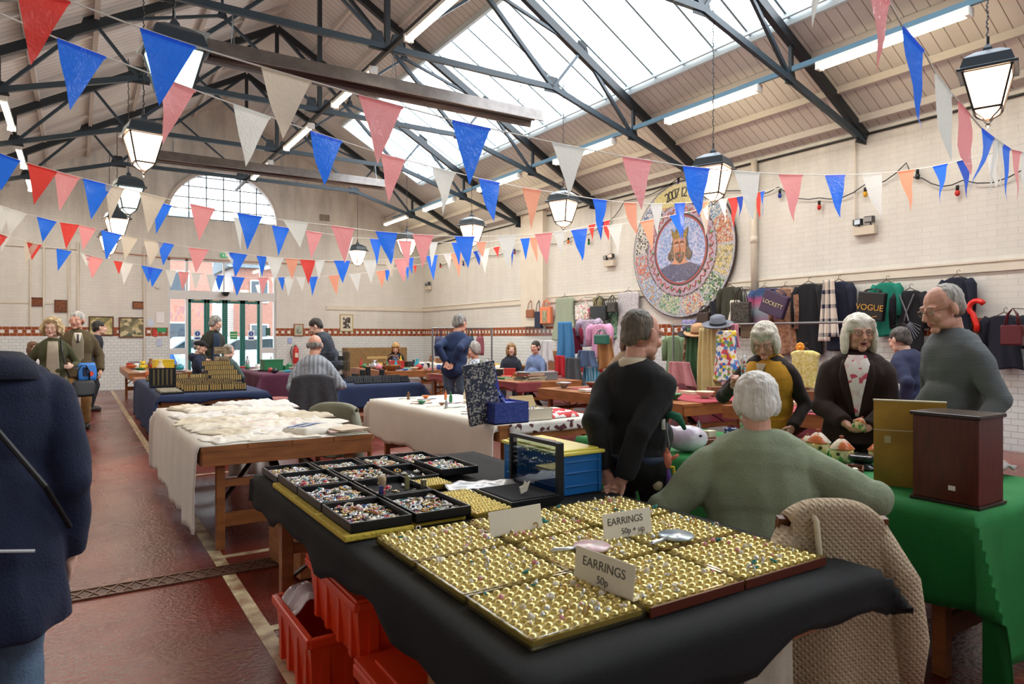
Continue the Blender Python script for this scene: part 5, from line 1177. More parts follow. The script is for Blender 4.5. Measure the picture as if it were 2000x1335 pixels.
def quiltm(m, base):
    nt = m.node_tree; N = nt.nodes; L = nt.links; p = N['Principled BSDF']; p.inputs['Base Color'].default_value = lin(base); p.inputs['Roughness'].default_value = .8
    tc = N.new('ShaderNodeTexCoord'); ms = []
    for a in (pi/4, -pi/4):
        mp = N.new('ShaderNodeMapping'); mp.inputs['Rotation'].default_value = (0, a, 0); L.new(tc.outputs['Object'], mp.inputs[0]); wv = N.new('ShaderNodeTexWave'); wv.bands_direction = 'X'; wv.wave_profile = 'SIN'; wv.inputs['Scale'].default_value = 21; L.new(mp.outputs[0], wv.inputs[0])
        ms.append(wv)
    mx = N.new('ShaderNodeMath'); mx.operation = 'MINIMUM'; L.new(ms[0].outputs[1], mx.inputs[0]); L.new(ms[1].outputs[1], mx.inputs[1])
    bn = N.new('ShaderNodeBump'); bn.inputs['Strength'].default_value = .8; bn.inputs['Distance'].default_value = .008; L.new(mx.outputs[0], bn.inputs['Height']); L.new(bn.outputs[0], p.inputs['Normal'])
quiltm(QU, '#b6a184')
yw = atan2(-.55, .83)
cp = toward(1566, 2.55)
chair('dark wooden chair draped with the beige quilted jacket', tuple(cp), yw, mat('#2a2220', .5), DWOOD, .84, None)
jacket_on_chair('beige diamond-quilted jacket hung over a chair back beside the man in green', tuple(cp), yw, QU, .66, .30, .86, 3, strap=True, flare=.55)
sp_ = toward(1500, 3.02); t = thing('stool', 'low dark stool under the white-haired man in green', 'stool', tuple(sp_), .5); q = MB(); q.box((0,0,.35), (.36,.36,.04)); q.build('seat', mat('#2a2220', .5), t)
for a in (-1, 1):
    for b_ in (-1, 1): q = MB(); q.box((a*.14, b_*.14, .165), (.035,.035,.33)); q.build('leg', DWOOD, t)
# chair with the charcoal jacket, and the olive one
cp = toward(616, 8.75); chair('chair draped with the charcoal padded coat behind the cable-knit man', tuple(cp), atan2(-.38,.92), DWOOD, DWOOD, .92, None)
jacket_on_chair('charcoal padded coat hung on the chair behind the cable-knit man', tuple(cp), atan2(-.38,.92), mat('#3d3f46', .7, var=.2, vs=5, bump=.5, bs=12), .62, .50, .94, 5, sleeve=False)
cp = toward(674, 6.55); chair('light wooden chair draped with the olive raincoat', tuple(cp), -.75, WOOD, WOOD, .80, None)
jacket_on_chair('olive-grey raincoat hung over a chair behind the linen table', tuple(cp), -.75, mat('#7b7a66', .6, var=.15, vs=5, bump=.3, bs=14), .42, .44, .80, 8)
# ---------------------------------------------------------------- green table goods
t = thing('wooden_cabinet', 'dark red mahogany box cabinet standing on the corner of the green table', 'cabinet', (3.265, 1.48, TZ+.006)); q = MB(); q.box((0,0,.195), (.225,.265,.36)); q.build('cabinet_body', mat('#5c1c11', .3, var=.35, vs=9, stretch=(6,6,1)), t, bevel=.003)
q = MB(); q.box((0,0,.383), (.245,.285,.016)); q.build('cabinet_top', mat('#2a1714', .25), t, bevel=.003); q = MB(); q.box((0,0,.0075), (.245,.285,.015)); q.build('plinth', mat('#2a1714', .3), t, bevel=.003)
q = MB(); q.box((-.114,-.03,.075), (.002,.028,.02)); q.build('price_sticker', mat('#e8e4da', .6), t)
a, b_ = Vector((3.28,1.86,0)), Vector((3.40,1.635,0)); d = (b_-a).normalized(); t = thing('gold_folder', 'tall dull-gold folding panel standing behind the mahogany cabinet', 'panel', tuple((a+b_)/2+Vector((0,0,TZ+.006))), atan2(d.y, d.x))
q = MB(); q.box((.02,.015,.205), (.30,.03,.41)); q.build('panel_body', mat('#b48c34', .38, metal=.35, var=.3, vs=6), t, bevel=.002)
q = MB(); q.box((.02,.015,.413), (.305,.034,.006)); q.box((.02,-.002,.27), (.30,.003,.004)); q.build('panel_edge', mat('#d2c8a6', .5), t); q = MB(); q.box((-.07,-.002,.225), (.028,.002,.034), 0); q.build('price_sticker', mat('#c7b98c', .6), t)
def cottage(label, pos, s_, rz, name='cottage_teapot', cat='teapot'):
    t = thing(name, label, cat, pos, rz, 'cottage-shaped pottery'); t.scale = (s_,)*3
    q = MB(); q.lathe([(.045,0),(.058,.006),(.062,.03),(.060,.07),(.056,.078)], n=20); q.build('cottage_wall', mat('#d9cf8a', .25, c2='#e5dcb0', vs=20), t, smooth=True)
    q = MB(); q.lathe([(.066,.072),(.068,.078),(.046,.10),(.044,.104),(.022,.125),(.012,.13)], n=20); q.build('thatched_lid', mat('#d0703c', .3, c2='#e8d9c4', vs=14, kind='wave', stretch=(.2,.2,3)), t, smooth=True); q = MB(); q.lathe([(.012,.128),(.008,.136),(.013,.146),(.001,.15)], n=12); q.build('lid_knob', mat('#a8502c', .3), t, smooth=True)
    q = MB()
    for k in range(6):
        a = k*1.05+.3; q.ell((.06*cos(a), .06*sin(a), .018+.008*(k % 2)), (.012,.012,.02), 8, 6)
    q.build('painted_tree', mat('#3f8f3a', .35), t, smooth=True); q = MB()
    for a in (2.2, 3.6, 5.3): q.box((.061*cos(a), .061*sin(a), .05), (.008,.016,.016), a); 
    q.build('painted_window', mat('#3a3026', .4), t); q = MB(); q.tube([(-.055,0,.03),(-.085,0,.045),(-.09,0,.075)], [.010,.008,.007], 8); q.build('spout', mat('#cfc07a', .3), t, smooth=True)
    return t
cottage('cottage-shaped pottery teapot with an orange roof, leftmost of the row', (3.80,2.50,TZ+.006), 1.08, .3)
cottage('cottage-shaped pottery teapot with an orange roof, middle of the row and nearest', (3.72,2.30,TZ+.006), 1.02, 1.2)
cottage('cottage-shaped pottery teapot with an orange roof, right of the row beside the gold panel', (3.88,2.17,TZ+.006), .92, 2)
cottage('small cottage sugar bowl half hidden at the left behind the teapots', (3.93,2.66,TZ+.006), .7, 2, 'sugar_bowl', 'bowl')
hp_ = (BW['tp'](.0,.34,.06)); M_ = Matrix.Translation(BW['t'].location) @ Matrix.Rotation(BW['t'].rotation_euler[2], 4, 'Z') @ Matrix.Scale(BW['s'], 4)
t = cottage('small cottage-shaped teapot held in the hands of the woman in brown', tuple(M_ @ hp_-Vector((0,0,.045))), .62, .6); t.rotation_euler = (.35,.3,.6)
q = MB(); q.lathe([(.075,0),(.085,.004),(.085,.016),(.05,.026),(.05,.038),(.066,.046),(.068,.07),(.064,.075),(.001,.076)], n=30); tag(q.build('display_plinth', mat('#14161c', .2), None, smooth=True, loc=(3.62,2.12,TZ+.006)), 'round polished black wooden plinth in front of the teapots', 'plinth')
t = thing('wooden_tray_box', 'small open wooden box on the green cloth by the plinth', 'box', (3.45,2.06,TZ+.006), .5); q = MB(); q.box((0,0,.004), (.15,.08,.008))
for s_ in (-1, 1): q.box((s_*.073,0,.02), (.006,.08,.032)); q.box((0,s_*.038,.02), (.15,.006,.032))
q.build('box_body', mat('#6e3a1e', .45), t); q = MB(); q.ell((.03,0,.018), (.02,.018,.01)); q.ell((-.03,.01,.016), (.016,.014,.01)); q.build('box_contents', JM[3], t, smooth=True)
t = thing('marbled_vessel', 'large rounded pale marbled vessel lying on the green cloth', 'vessel', (3.22,3.02,TZ+.006), -.5); q = MB(); q.ell((0,0,.085), (.135,.10,.082), 26, 16); q.tube([(-.10,0,.12),(-.14,0,.15),(-.16,0,.155)], [.05,.03,.012], 14); o = q.build('vessel_body', mat('#d8d4d8', .2, c2='#b9a9bb', vs=6), t, smooth=True); remesh(o, .009, 3)
q = MB(); q.ell((.06,-.085,.11), (.012,.005,.008)); q.build('small_hole', BLACK, t)
t = thing('wooden_box', 'low reddish wooden box carrying silver and china behind the vessel', 'box', (3.46,3.08,TZ+.006), -.3); q = MB(); q.box((0,0,.03), (.20,.16,.06)); q.build('box_body', mat('#6a3322', .35), t, bevel=.003)
t = thing('silver_pepper_pot', 'silver sugar caster standing on the low wooden box', 'caster', (3.42,3.10,TZ+.068)); q = MB(); q.lathe([(.018,0),(.02,.005),(.01,.012),(.02,.03),(.021,.06),(.014,.075),(.013,.085),(.004,.10),(.005,.108),(.001,.112)], n=18); q.build('caster_body', STEEL, t, smooth=True)
q = MB(); q.box((0,0,.022), (.07,.05,.044)); tag(q.build('trinket_box', mat('#d8d3b4', .4), None, loc=(3.50,3.08,TZ+.068), bevel=.004), 'cream trinket box beside the silver caster', 'box')
t = thing('mug', 'blue and white floral mug on the green table behind the man in green', 'mug', (3.56,2.96,TZ+.006)); q = MB(); q.lathe([(.001,.0),(.036,.0),(.038,.06),(.044,.125),(.046,.13),(.042,.13),(.036,.06),(.001,.01)], n=22); q.build('mug_body', multi('blue_floral', ['#1d2c5e', '#223572', '#c9d2e4', '#1d2c5e'], 70, .25), t, smooth=True); q = MB(); q.tube([(.04,0,.1),(.07,0,.09),(.07,0,.04),(.038,0,.03)], .006, 8); q.build('handle', mat('#223572', .25), t, smooth=True)
q = MB(); q.box((0,0,.002), (.21,.15,.003), .6); tag(q.build('paper_sheet', mat('#e9ebee', .6), None, loc=(3.30,2.78,TZ+.007)), 'white sheet of paper on the green cloth left of the man in green', 'paper')
t = thing('silver_bird', 'silver metal ornament on the green cloth right of the cabinet', 'ornament', (3.62,1.50,TZ+.006)); q = MB(); q.ell((0,0,.028), (.05,.035,.028), 14, 9); q.tube([(.03,0,.04),(.05,0,.09),(.04,0,.14)], [.014,.008,.01], 8); q.build('ornament_body', mat('#c3c8cc', .12, metal=1), t, smooth=True)
q = MB(); q.cyl((0,0,.02), (.14,.05,.05), .014, .02); tag(q.build('brass_telescope', mat('#a58a4c', .25, metal=.9), None, smooth=True, loc=(3.72,1.62,TZ+.006)), 'small brass tube lying at the right edge of the green table', 'telescope')
q = MB(); q.grid(lambda u, v: ((u-.5)*.32, (v-.5)*.26, .05+.05*(1-(2*u-1)**2)*(1-(2*v-1)**2)+.03*noise.noise(Vector((u*5, v*5, 3)))), 20, 16); tag(q.build('folded_cloth', fab('#a39c97'), None, smooth=True, solid=.01, loc=(3.98,1.72,TZ-.0)), 'crumpled grey-beige cloth on the green table at the right edge', 'cloth')

t = thing('shopping_bag', 'off-white cloth bag hanging behind the black cloth near the quilted jacket', 'bag', (1.80, 1.36, .0)); q = MB(); q.grid(lambda u, v: ((u-.5)*.22*(1+.15*v), .03*sin(u*pi)*(1-v*.3)+.01*sin(u*17), .56-.48*v), 16, 14); q.grid(lambda u, v: ((u-.5)*.22*(1+.15*v), -.05*sin(u*pi)-.01*sin(u*13+2), .56-.48*v), 16, 14); q.build('bag_body', fab('#cfc8b4'), t, smooth=True, solid=.004)
q = MB(); q.tube([(-.05,0,.56),(-.04,0,.66),(.04,0,.66),(.05,0,.56)], .006, 6); q.build('handle', fab('#3f6a3a'), t)
# ---------------------------------------------------------------- more tables
RW = random.Random(77)
T10 = trestle(8.35, 9.55, 9.0, 12.8, 'wooden trestle table under clothes by the right wall')
cloth('tablecloth', 8.33, 9.57, 8.98, 12.8, TZ, .66, .05, .62, .05, fab('#b5777a'), 'dusty pink fringed cloth on the clothes stall by the right wall', amp=.02, sd=21)
T11 = trestle(8.1, 9.3, 4.7, 8.3, 'wooden trestle table behind the ladies, covered with clothes')
cloth('tablecloth', 8.08, 9.32, 4.68, 8.3, TZ, .6, .05, .6, .05, mat('#7c1030', .6, sheen=.5), 'dark crimson cloth on the clothes stall below the mosaic', amp=.025, sd=22)
T12 = trestle(.85, 2.05, 15.3, 18.8, 'wooden trestle table with bric-a-brac at the far left')
T13 = trestle(2.95, 4.3, 13.4, 16.8, 'wooden trestle table under a purple cloth before the doors')
cloth('tablecloth', 2.93, 4.32, 13.38, 16.8, TZ, .5, .1, .5, .05, fab('#5c2a45'), 'plum purple cloth on the table before the glazed doors', amp=.015, sd=23)
T14 = trestle(5.35, 6.8, 13.2, 15.4, 'wooden trestle table with crockery and ornaments at the far right')
T15 = trestle(8.0, 9.2, 14.0, 17.6, 'wooden trestle table with a white top by the far right wall')
cloth('tablecloth', 7.98, 9.22, 13.98, 17.6, TZ, .2, .05, .2, .05, LIN, 'white cloth on the far table by the right wall', amp=.01, sd=24)
T16 = trestle(.9, 1.75, 13.45, 15.0, 'small white-topped table at the far end of the aisle', tz=.66)
# red cloth strips on bare tables
q = MB(); q.grid(lambda u, v: (lerp(5.74, 6.9, u), lerp(5.13, 7.6, v), TZ+.004+.003*sin(u*9)*sin(v*13)), 14, 20); tag(q.build('table_runner', fab('#a23a45'), None, smooth=True, solid=.003), 'thin red cloth spread over the table behind the black-sweater man', 'cloth')
q = MB(); q.grid(lambda u, v: (lerp(5.74, 6.92, u), lerp(3.29, 4.8, v), TZ+.004+.003*sin(u*9)*sin(v*13)), 14, 20); tag(q.build('table_runner', fab('#a8404a'), None, smooth=True, solid=.003), 'red cloth under the books on the small table behind the ladies', 'cloth')
q = MB(); q.grid(lambda u, v: (lerp(5.72, 6.2, u), 8.87-.012*sin(u*9), TZ+.01-v*.16), 12, 6); q.grid(lambda u, v: (5.735-.01*sin(v*20), lerp(8.87, 12.0, u), TZ+.01-v*.12-.02*sin(u*40)*v), 40, 4); tag(q.build('table_runner', fab('#8c3f45'), None, smooth=True, solid=.004), 'faded red fringed cloth hanging over the edge of the book table', 'cloth')
# patterned strip on the jewellery table front
q = MB(); q.grid(lambda u, v: (lerp(2.98, 4.02, u), 4.715-.006*sin(u*14)-.004*v, TZ+.008-.085*v), 16, 4)
tag(q.build('cloth_strip', multi('sprigged', ['#e4e1da', '#e4e1da', '#e4e1da', '#e0dcd4', '#e4e1da', '#5a3038'], 26, .8), None, smooth=True, solid=.003), 'white sprigged cloth strip along the front edge of the jewellery table', 'cloth')
# ---------------------------------------------------------------- linens
def linen(label, x, y, z, sx, sy, h, rz, m, seed, fold=True, nm='folded_linen', amp=1):
    q = MB(); o3 = Vector((seed*3.7, seed*1.3, 0))
    def fn(u, v):
        X, Y = (u-.5)*sx, (v-.5)*sy; e = max(abs(u-.5), abs(v-.5))*2; n = noise.noise(Vector((X*7, Y*7, 0))+o3); n2 = noise.noise(Vector((X*22, Y*9, 4))+o3)
        edge = max(0, (e-.82)/.18)
        return (X+.035*amp*noise.noise(Vector((Y*8, 0, seed)))+.02*n, Y+.03*amp*noise.noise(Vector((X*8, 5, seed))), max(.003, h*(1-edge**2)+.022*amp*n*(1-edge)+.016*amp*n2*(1-edge)))
    q.grid(fn, 26, 22)
    o = q.build(nm, m, None, smooth=True, solid=.006, loc=(x, y, z)); o.rotation_euler = (0, 0, rz); return tag(o, label, 'linen', 'white linens heaped on the table')
LI = [fab(c, bump=.3, bs=90, var=.05) for c in ('#e9e4d8', '#ded6c4', '#e6e3de', '#d7ccb4', '#e8e0d2')]
LP = multi('pink_sprig', ['#e8e1d6', '#e8e1d6', '#e6dfd4', '#e2c9c6', '#e8e1d6', '#d9d8b8', '#e8e1d6'], 30, .85)
lz = TZ+.008
L_ = [(.95,5.1,.36,.26,.02,.2,0,'crumpled cream napkin at the near left corner of the linen table'),(1.25,5.02,.40,.22,.02,-.1,4,'thin cream runner along the near edge of the linen table'),(.98,5.42,.30,.30,.035,.4,3,'ecru lace mat heap near the left edge of the linen table'),
 (1.3,5.35,.42,.3,.03,-.3,2,'white napkin pile left of the blue-striped towel'),(.95,5.8,.42,.3,.04,.1,1,'long cream pillowcase at the left edge of the linen table'),(1.38,5.75,.46,.34,.035,.2,5,'white cloth with tiny pink sprigs in the middle of the linen table'),
 (1.70,5.65,.28,.3,.05,.6,0,'white crocheted doily heap behind the blue-striped towel'),(.92,6.2,.40,.32,.04,-.2,3,'beige tea cloth heap left of the middle of the linen table'),(1.3,6.2,.50,.34,.05,.1,5,'pink-embroidered cloth in the middle of the linen table'),
 (1.68,6.15,.34,.36,.07,.3,3,'rolled cream lace piece at the right of the linen table'),(.98,6.65,.44,.36,.04,.2,2,'white folded sheet at the left back of the linen table'),(1.45,6.7,.55,.36,.08,-.1,0,'puffy white tablecloth bundle at the back of the linen table'),
 (1.62,7.15,.44,.34,.10,.2,2,'highest white linen bundle at the far right of the linen table'),(1.15,7.15,.50,.36,.06,.0,4,'cream linen bundle at the far end of the linen table'),(.95,7.4,.3,.25,.05,.5,3,'small beige knitted piece at the far left corner of the linen table'),(1.5,7.5,.5,.25,.10,.1,2,'white ruffled linen bundle at the farthest edge of the linen table')]
for i, (x, y, sx, sy, h, rz, mi, lb) in enumerate(L_): linen(lb, x, y, lz, sx*1.18, sy*1.25, h*.42, rz, LP if mi == 5 else LI[mi], i+1)
t = thing('striped_towel', 'folded cream tea towel with blue stripes on the linen table', 'towel', (1.50, 5.15, lz), .35)
q = MB(); q.grid(lambda u, v: ((u-.5)*.36, (v-.5)*.30, .045*(1-max(0, (max(abs(u-.5), abs(v-.5))*2-.85)/.15)**2)+.006*sin(u*7+v*5)), 24, 20); q.build('towel_body', LI[0], t, smooth=True, solid=.006)
for k, yy in enumerate((.03, .09)): q = MB(); q.grid(lambda u, v: ((u-.5)*.33, yy+(v-.5)*.03, .0525+.006*sin(u*6.4+.5+(yy/.3+.5)*5)), 20, 2); q.build('blue_stripe', mat('#7e93c4', .8), t, smooth=True)
q = MB(); q.grid(lambda u, v: (-.07+(u-.5)*.006, (v-.5)*.28, .055), 1, 12); q.build('blue_stripe', mat('#8d98b8', .8), t)
def book(label, x, y, z, sx, sy, sz, rz, c, nm='book', cat='book', group=None):
    t = thing(nm, label, cat, (x, y, z), rz, group); q = MB(); q.box((0,0,sz/2), (sx-.008, sy-.008, sz*.8)); q.build('pages', mat('#dcd4bd', .8), t); q = MB(); q.box((0,0,sz*.05+.001), (sx, sy, .003)); q.box((0,0,sz-.0015), (sx, sy, .003)); q.box((-sx/2+.0015,0,sz/2), (.003, sy, sz)); q.build('book_cover', mat(c, .5), t); return t
for k, (x, y, c, rz, lb) in enumerate(((1.70,5.02,'#b9bca8',.1,'green-grey magazine at the bottom of the pile on the linen table corner'),(1.69,5.04,'#d8b8b0',-.08,'pink-edged magazine in the middle of the pile on the linen table corner'),(1.71,5.03,'#c9b9a0',.2,'tan magazine on top of the pile on the linen table corner'))):
    book(lb, x, y, lz+.012*k, .24, .3, .011, rz, c, 'magazine', 'magazine')
# things stored below the linen table
t = thing('trunk', 'dark green-topped wooden trunk on the floor under the linen table', 'trunk', (1.28, 4.35, .003), .1); q = MB(); q.box((0,0,.15), (.40,.55,.28)); q.build('trunk_body', WOOD, t, bevel=.004); q = MB(); q.box((0,0,.31), (.44,.60,.04)); q.build('trunk_lid', mat('#1c211b', .4), t, bevel=.006)
t = thing('metal_case', 'grey metal case on the floor beside the trunk under the linen table', 'case', (1.75, 4.95, .003), .0); q = MB(); q.box((0,0,.17), (.5,.35,.34)); q.build('case_body', mat('#5a5e62', .4, metal=.5), t, bevel=.006); q = MB(); q.box((0,-.18,.25), (.12,.012,.02)); q.build('handle', BLACK, t)
q = MB(); q.grid(lambda u, v: (lerp(1.3, 1.8, u), 7.4+.03*sin(u*20), .02+.62*v), 26, 6); tag(q.build('hanging_sheet', LIN, None, smooth=True, solid=.004), 'grey-white sheet hanging below the far side of the linen table', 'sheet')
# ---------------------------------------------------------------- jewellery table goods
t = thing('patterned_box', 'blue patterned box with its tall lid open on the jewellery table', 'box', (3.03, 4.90, TZ+.008), 0)
PB = multi('blue_print', ['#2a3a86', '#31438f', '#394a94', '#2b3c88', '#3d5099'], 60, .5); PL = multi('paisley', ['#23283c', '#8f8c86', '#23283c', '#a9a69b', '#3a3f55', '#23283c'], 75, .6)
q = MB(); w_, d_, h_ = .33, .29, .175
q.box((0,0,.004), (w_, d_, .008))
for s_ in (-1, 1): q.box((s_*(w_/2-.005),0,h_/2), (.01,d_,h_)); q.box((0,s_*(d_/2-.005),h_/2), (w_-.02,.01,h_))
q.build('box_body', PB, t); q = MB(); q.box((0,0,h_-.02), (w_-.02, d_-.02, .004)); q.build('lining', mat('#1c3fb0', .5), t)
q = MB(); q.beam((-w_/2-.006, 0, .0), (-w_/2-.075, 0, .50), d_, .035); q.build('lid', PL, t); q = MB(); q.beam((-w_/2+.016, 0, h_), (-w_/2-.05, 0, .49), d_-.03, .004); q.build('lid_lining', mat('#2447b8', .5), t)
q = MB(); q.tube([(-.15, -.12, .33), (-.03, -.10, h_+.01)], .005, 5); q.build('lid_ribbon', mat('#2447b8', .5), t)
q = MB(); q.lathe([(.001,.0),(.05,.004),(.085,.016),(.087,.02),(.05,.010),(.001,.006)], n=26, R=Matrix.Rotation(1.1, 3, 'Y')); tag(q.build('china_plate', multi('willow', ['#21407f', '#dfe3e6', '#3a5b9a', '#dfe3e6'], 45, .2), None, smooth=True, loc=(3.0, 4.95, TZ+.20)), 'blue and white china plate leaning inside the patterned box', 'plate')
t = thing('card_box', 'open cream cardboard box of jewellery right of the blue box', 'box', (3.35, 4.93, TZ+.008), .05); q = MB(); w_, d_, h_ = .26, .24, .10; q.box((0,0,.004), (w_, d_, .008))
for s_ in (-1, 1): q.box((s_*(w_/2-.004),0,h_/2), (.008,d_,h_)); q.box((0,s_*(d_/2-.004),h_/2), (w_,.008,h_))
q.build('box_body', mat('#cfc6b2', .7), t); q = MB(); q.beam((0, d_/2, h_), (0, d_/2+.05, h_+.09), w_, .006); q.build('box_flap', mat('#b59c6c', .7), t)
mass(3.24, 3.46, 4.84, 5.02, TZ+.09, 60, 'tangle of old jewellery heaped in the open cream cardboard box', JCOLS, 91, sz=.014)
for k, (x, y, lb, mm) in enumerate(((3.66, 4.98, 'red and white striped cloth on the jewellery table right of the card box', 'rw'), (3.78, 5.25, 'second red and white checked cloth further back on the jewellery table', 'rw2'), (3.55, 5.3, 'pale blue and white folded cloth behind the card box', 'bw'))):
    m_ = multi('cloth_'+mm, ['#e9e6e4', '#c83a40', '#e9e6e4', '#d8555a'] if mm != 'bw' else ['#dfe3ec', '#8f9fd0', '#e9e6e4', '#c9cfe0'], 14, .8); o = linen(lb, x, y, TZ+.008, .30, .26, .03, .3*k, m_, 40+k, nm='folded_cloth'); del o['group']
NC = ['#7a2233', '#c9824a', '#20285c', '#9da0a4', '#b58a3c', '#3f6f5c', '#d8cfc0', '#5a2c6c']
for k in range(12):
    x, y = 3.0+.07*(k % 3)+.02*k % .1, 5.35+.17*k; c = NC[k % 8]; q = MB(); n = 24; L2 = .24
    for j in range(n): q.ell((j*L2/n, .012*sin(j*.5+k), .006), (.0055,.0055,.0055), 6, 4)
    o = q.build('bead_necklace', mat(c, .25), None, smooth=True, loc=(2.98+.25*(k % 3 == 1)+.1*(k % 2), 5.15+.19*k, TZ+.009)); o.rotation_euler = (0,0,RW.uniform(-.25,.25))
    tag(o, '%s bead necklace laid straight on the white cloth, %s from the blue box' % ({'#7a2233':'dark red','#c9824a':'orange','#20285c':'navy','#9da0a4':'silver','#b58a3c':'amber','#3f6f5c':'green','#d8cfc0':'cream','#5a2c6c':'purple'}[c], ['first','second','third','fourth','fifth','sixth','seventh','eighth','ninth','tenth','eleventh','twelfth'][k]), 'necklace', 'necklaces laid out on the jewellery table')
# ---------------------------------------------------------------- ring displays
def ringdisp(m1, m2):
    t = thing('ring_display', '', 'display stand', (0,0,0)); q = MB(); q.box((0,0,.008), (.145,.07,.016)); q.beam((0,.030,.01), (0,.05,.095), .145, .008); q.build('stand', m1, t, bevel=.001)
    q = MB()
    for k in range(5):
        x = -.056+.028*k; q.beam((x,.018,.014), (x,.038,.088), .019, .010); q.beam((x,-.012,.022), (x,-.012,.0221), .019, .03)
    q.build('ring_slots', m2, t, bevel=.001); return t
rd0 = ringdisp(mat('#1a1814', .4), mat('#a98f58', .35, metal=.6)); first = [True]
def putdisp(base, x, y, z, rz, label, group):
    o = base if first[0] else dup(base)
    first[0] = False; o.location = (x, y, z); o.rotation_euler = (0,0,rz); return tag(o, label, 'display stand', group)
row_ = ['front row', 'second row', 'third row', 'fourth row', 'fifth row', 'back row']; col_ = ['leftmost', 'second from left', 'third from left', 'fourth from left', 'fifth from left', 'sixth from left']
for j in range(6):
    for i in range(5):
        x, y = 1.22+.155*i+.02*j*0, 9.62+.30*j; putdisp(rd0, x+.01*(j % 2), y, TZ+.010, -.12+RW.uniform(-.06,.06), 'black and gold ring display stand, %s, %s on the navy table' % (row_[j], col_[i]), 'ring display stands on the navy table')
# velvet ring tray and tall gold display at the left
t = thing('ring_tray', 'flat black ring tray with rows of white slots on the navy table corner', 'tray', (1.0, 9.8, TZ+.010)); q = MB(); q.box((0,0,.01), (.26,.75,.02)); q.build('tray_body', TRB, t, bevel=.002)
for k in range(14): q = MB(); q.box((0, -.34+.052*k, .026), (.23,.024,.012)); q.build('ring_roll', mat('#c9c0a8', .6, c2='#57503f', vs=60), t)
t = thing('chain_display', 'tall black upright display of gold chains on the navy table', 'display stand', (1.02, 10.75, TZ+.010)); q = MB(); q.box((0,0,.012), (.34,.16,.024)); q.box((0,.05,.14), (.34,.02,.26)); q.build('stand', TRB, t, bevel=.003)
for k in range(5): q = MB(); q.box((-.11+.055*k,.036,.14), (.024,.010,.22)); q.build('chain_strip', mat('#6f6342', .45, metal=.4), t)
t = thing('display_rack', 'stepped clear acrylic rack at the far right of the navy table', 'rack', (1.88, 11.3, TZ+.010)); ACR = glass('acrylic', '#dfe6ea', .22)
for k in range(4): q = MB(); q.box((0,.3*k-.45,.045+.06*k), (.42,.22,.008)); q.box((-.2,.3*k-.45,.02+.03*k), (.006,.22,.04+.06*k)); q.box((.2,.3*k-.45,.02+.03*k), (.006,.22,.04+.06*k)); q.build('rack_step', ACR, t)
for k in range(4):
    for i in range(3): putdisp(rd0, 1.74+.14*i, 10.87+.3*k, TZ+.062+.06*k, -.1, 'ring display stand on the acrylic rack, %s step, %s' % (['lowest', 'second', 'third', 'top'][k], ['left', 'middle', 'right'][i]), 'ring display stands on the acrylic rack')
t = thing('card_rack', 'tall dark rotating card stand above the displays before the green doors', 'rack', (2.04, 12.2, TZ+.010)); q = MB(); q.tube([(0,0,0),(0,0,.50)], .012, 8); q.lathe([(.09,0),(.09,.012),(.012,.02)], n=16); q.build('pole', STEEL, t)
for k in range(2): q = MB(); q.box((0,0,.48-.16*k), (.24,.10,.12)); q.build('card_pocket', mat('#6b5640', .5, c2='#a59474', vs=30), t)
for i in range(6): putdisp(rd0, 1.0+.16*i, 12.3+.12*(i % 2), TZ+.010, .2*(i-3)*.3, 'silver-looking display stand at the far edge of the navy table, %s' % col_[i], 'display stands at the far edge of the navy table')
rd2 = ringdisp(mat('#16181d', .4), mat('#22262e', .5)); first[0] = True
for j in range(2):
    for i in range(6): putdisp(rd2, 3.6+.15*i, 9.95+.34*j, TZ+.010, .05, 'plain black display stand on the middle navy table, %s, %s' % (['front row', 'back row'][j], col_[i]), 'black display stands on the middle navy table')
for k, (x, y, h) in enumerate(((4.0, 10.9, .16), (4.15, 11.05, .2), (4.3, 10.8, .16), (3.75, 10.6, .12))):
    q = MB(); q.box((0,0,h/2), (.07,.06,h)); q.box((0,-.04,.01), (.14,.1,.02)); tag(q.build('black_display_block', BLACK, None, loc=(x, y, TZ+.010), bevel=.003), 'upright black display block on the middle navy table, %s' % ['left of the cluster', 'tallest one', 'right of the cluster', 'nearest the cable-knit man'][k], 'display block')
t = thing('perspex_cabinet', 'clear acrylic tiered cabinet with watches on the middle navy table', 'cabinet', (3.50, 11.05, TZ+.010))
for k in range(4): q = MB(); q.box((0,0,.01+.15*k), (.55,.35,.008)); q.build('shelf', ACR, t)
for s_ in (-1, 1): q = MB(); q.box((s_*.275,0,.23), (.006,.35,.46)); q.build('side_panel', ACR, t)
for k in range(9):
    q = MB(); q.box((0,0,.04), (.09,.06,.07)); o = tag(q.build('watch_box', BLACK, None, loc=(3.34+.16*(k % 3), 10.97, TZ+.028+.15*(k//3)), bevel=.003), 'small black watch box in the acrylic cabinet, %s shelf, %s' % (['bottom', 'middle', 'top'][k//3], ['left', 'middle', 'right'][k % 3]), 'box')
# round-topped stool between the tables
t = thing('stool', 'wooden stool with a dusty pink padded seat beside the navy table', 'stool', (2.62, 10.9, 0)); q = MB(); q.box((0,0,.44), (.40,.34,.05)); q.build('seat_rail', WOOD, t, bevel=.004); q = MB(); q.ell((0,0,.475), (.22,.19,.035), 20, 10); q.build('seat', fab('#a5655f'), t, smooth=True)
for a in (-1, 1):
    for b_ in (-1, 1): q = MB(); q.box((a*.17, b_*.14, .21), (.04,.04,.42)); q.build('leg', WOOD, t)
for b_ in (-1, 1): q = MB(); q.box((0, b_*.14, .15), (.32,.025,.04)); q.build('stretcher', WOOD, t)
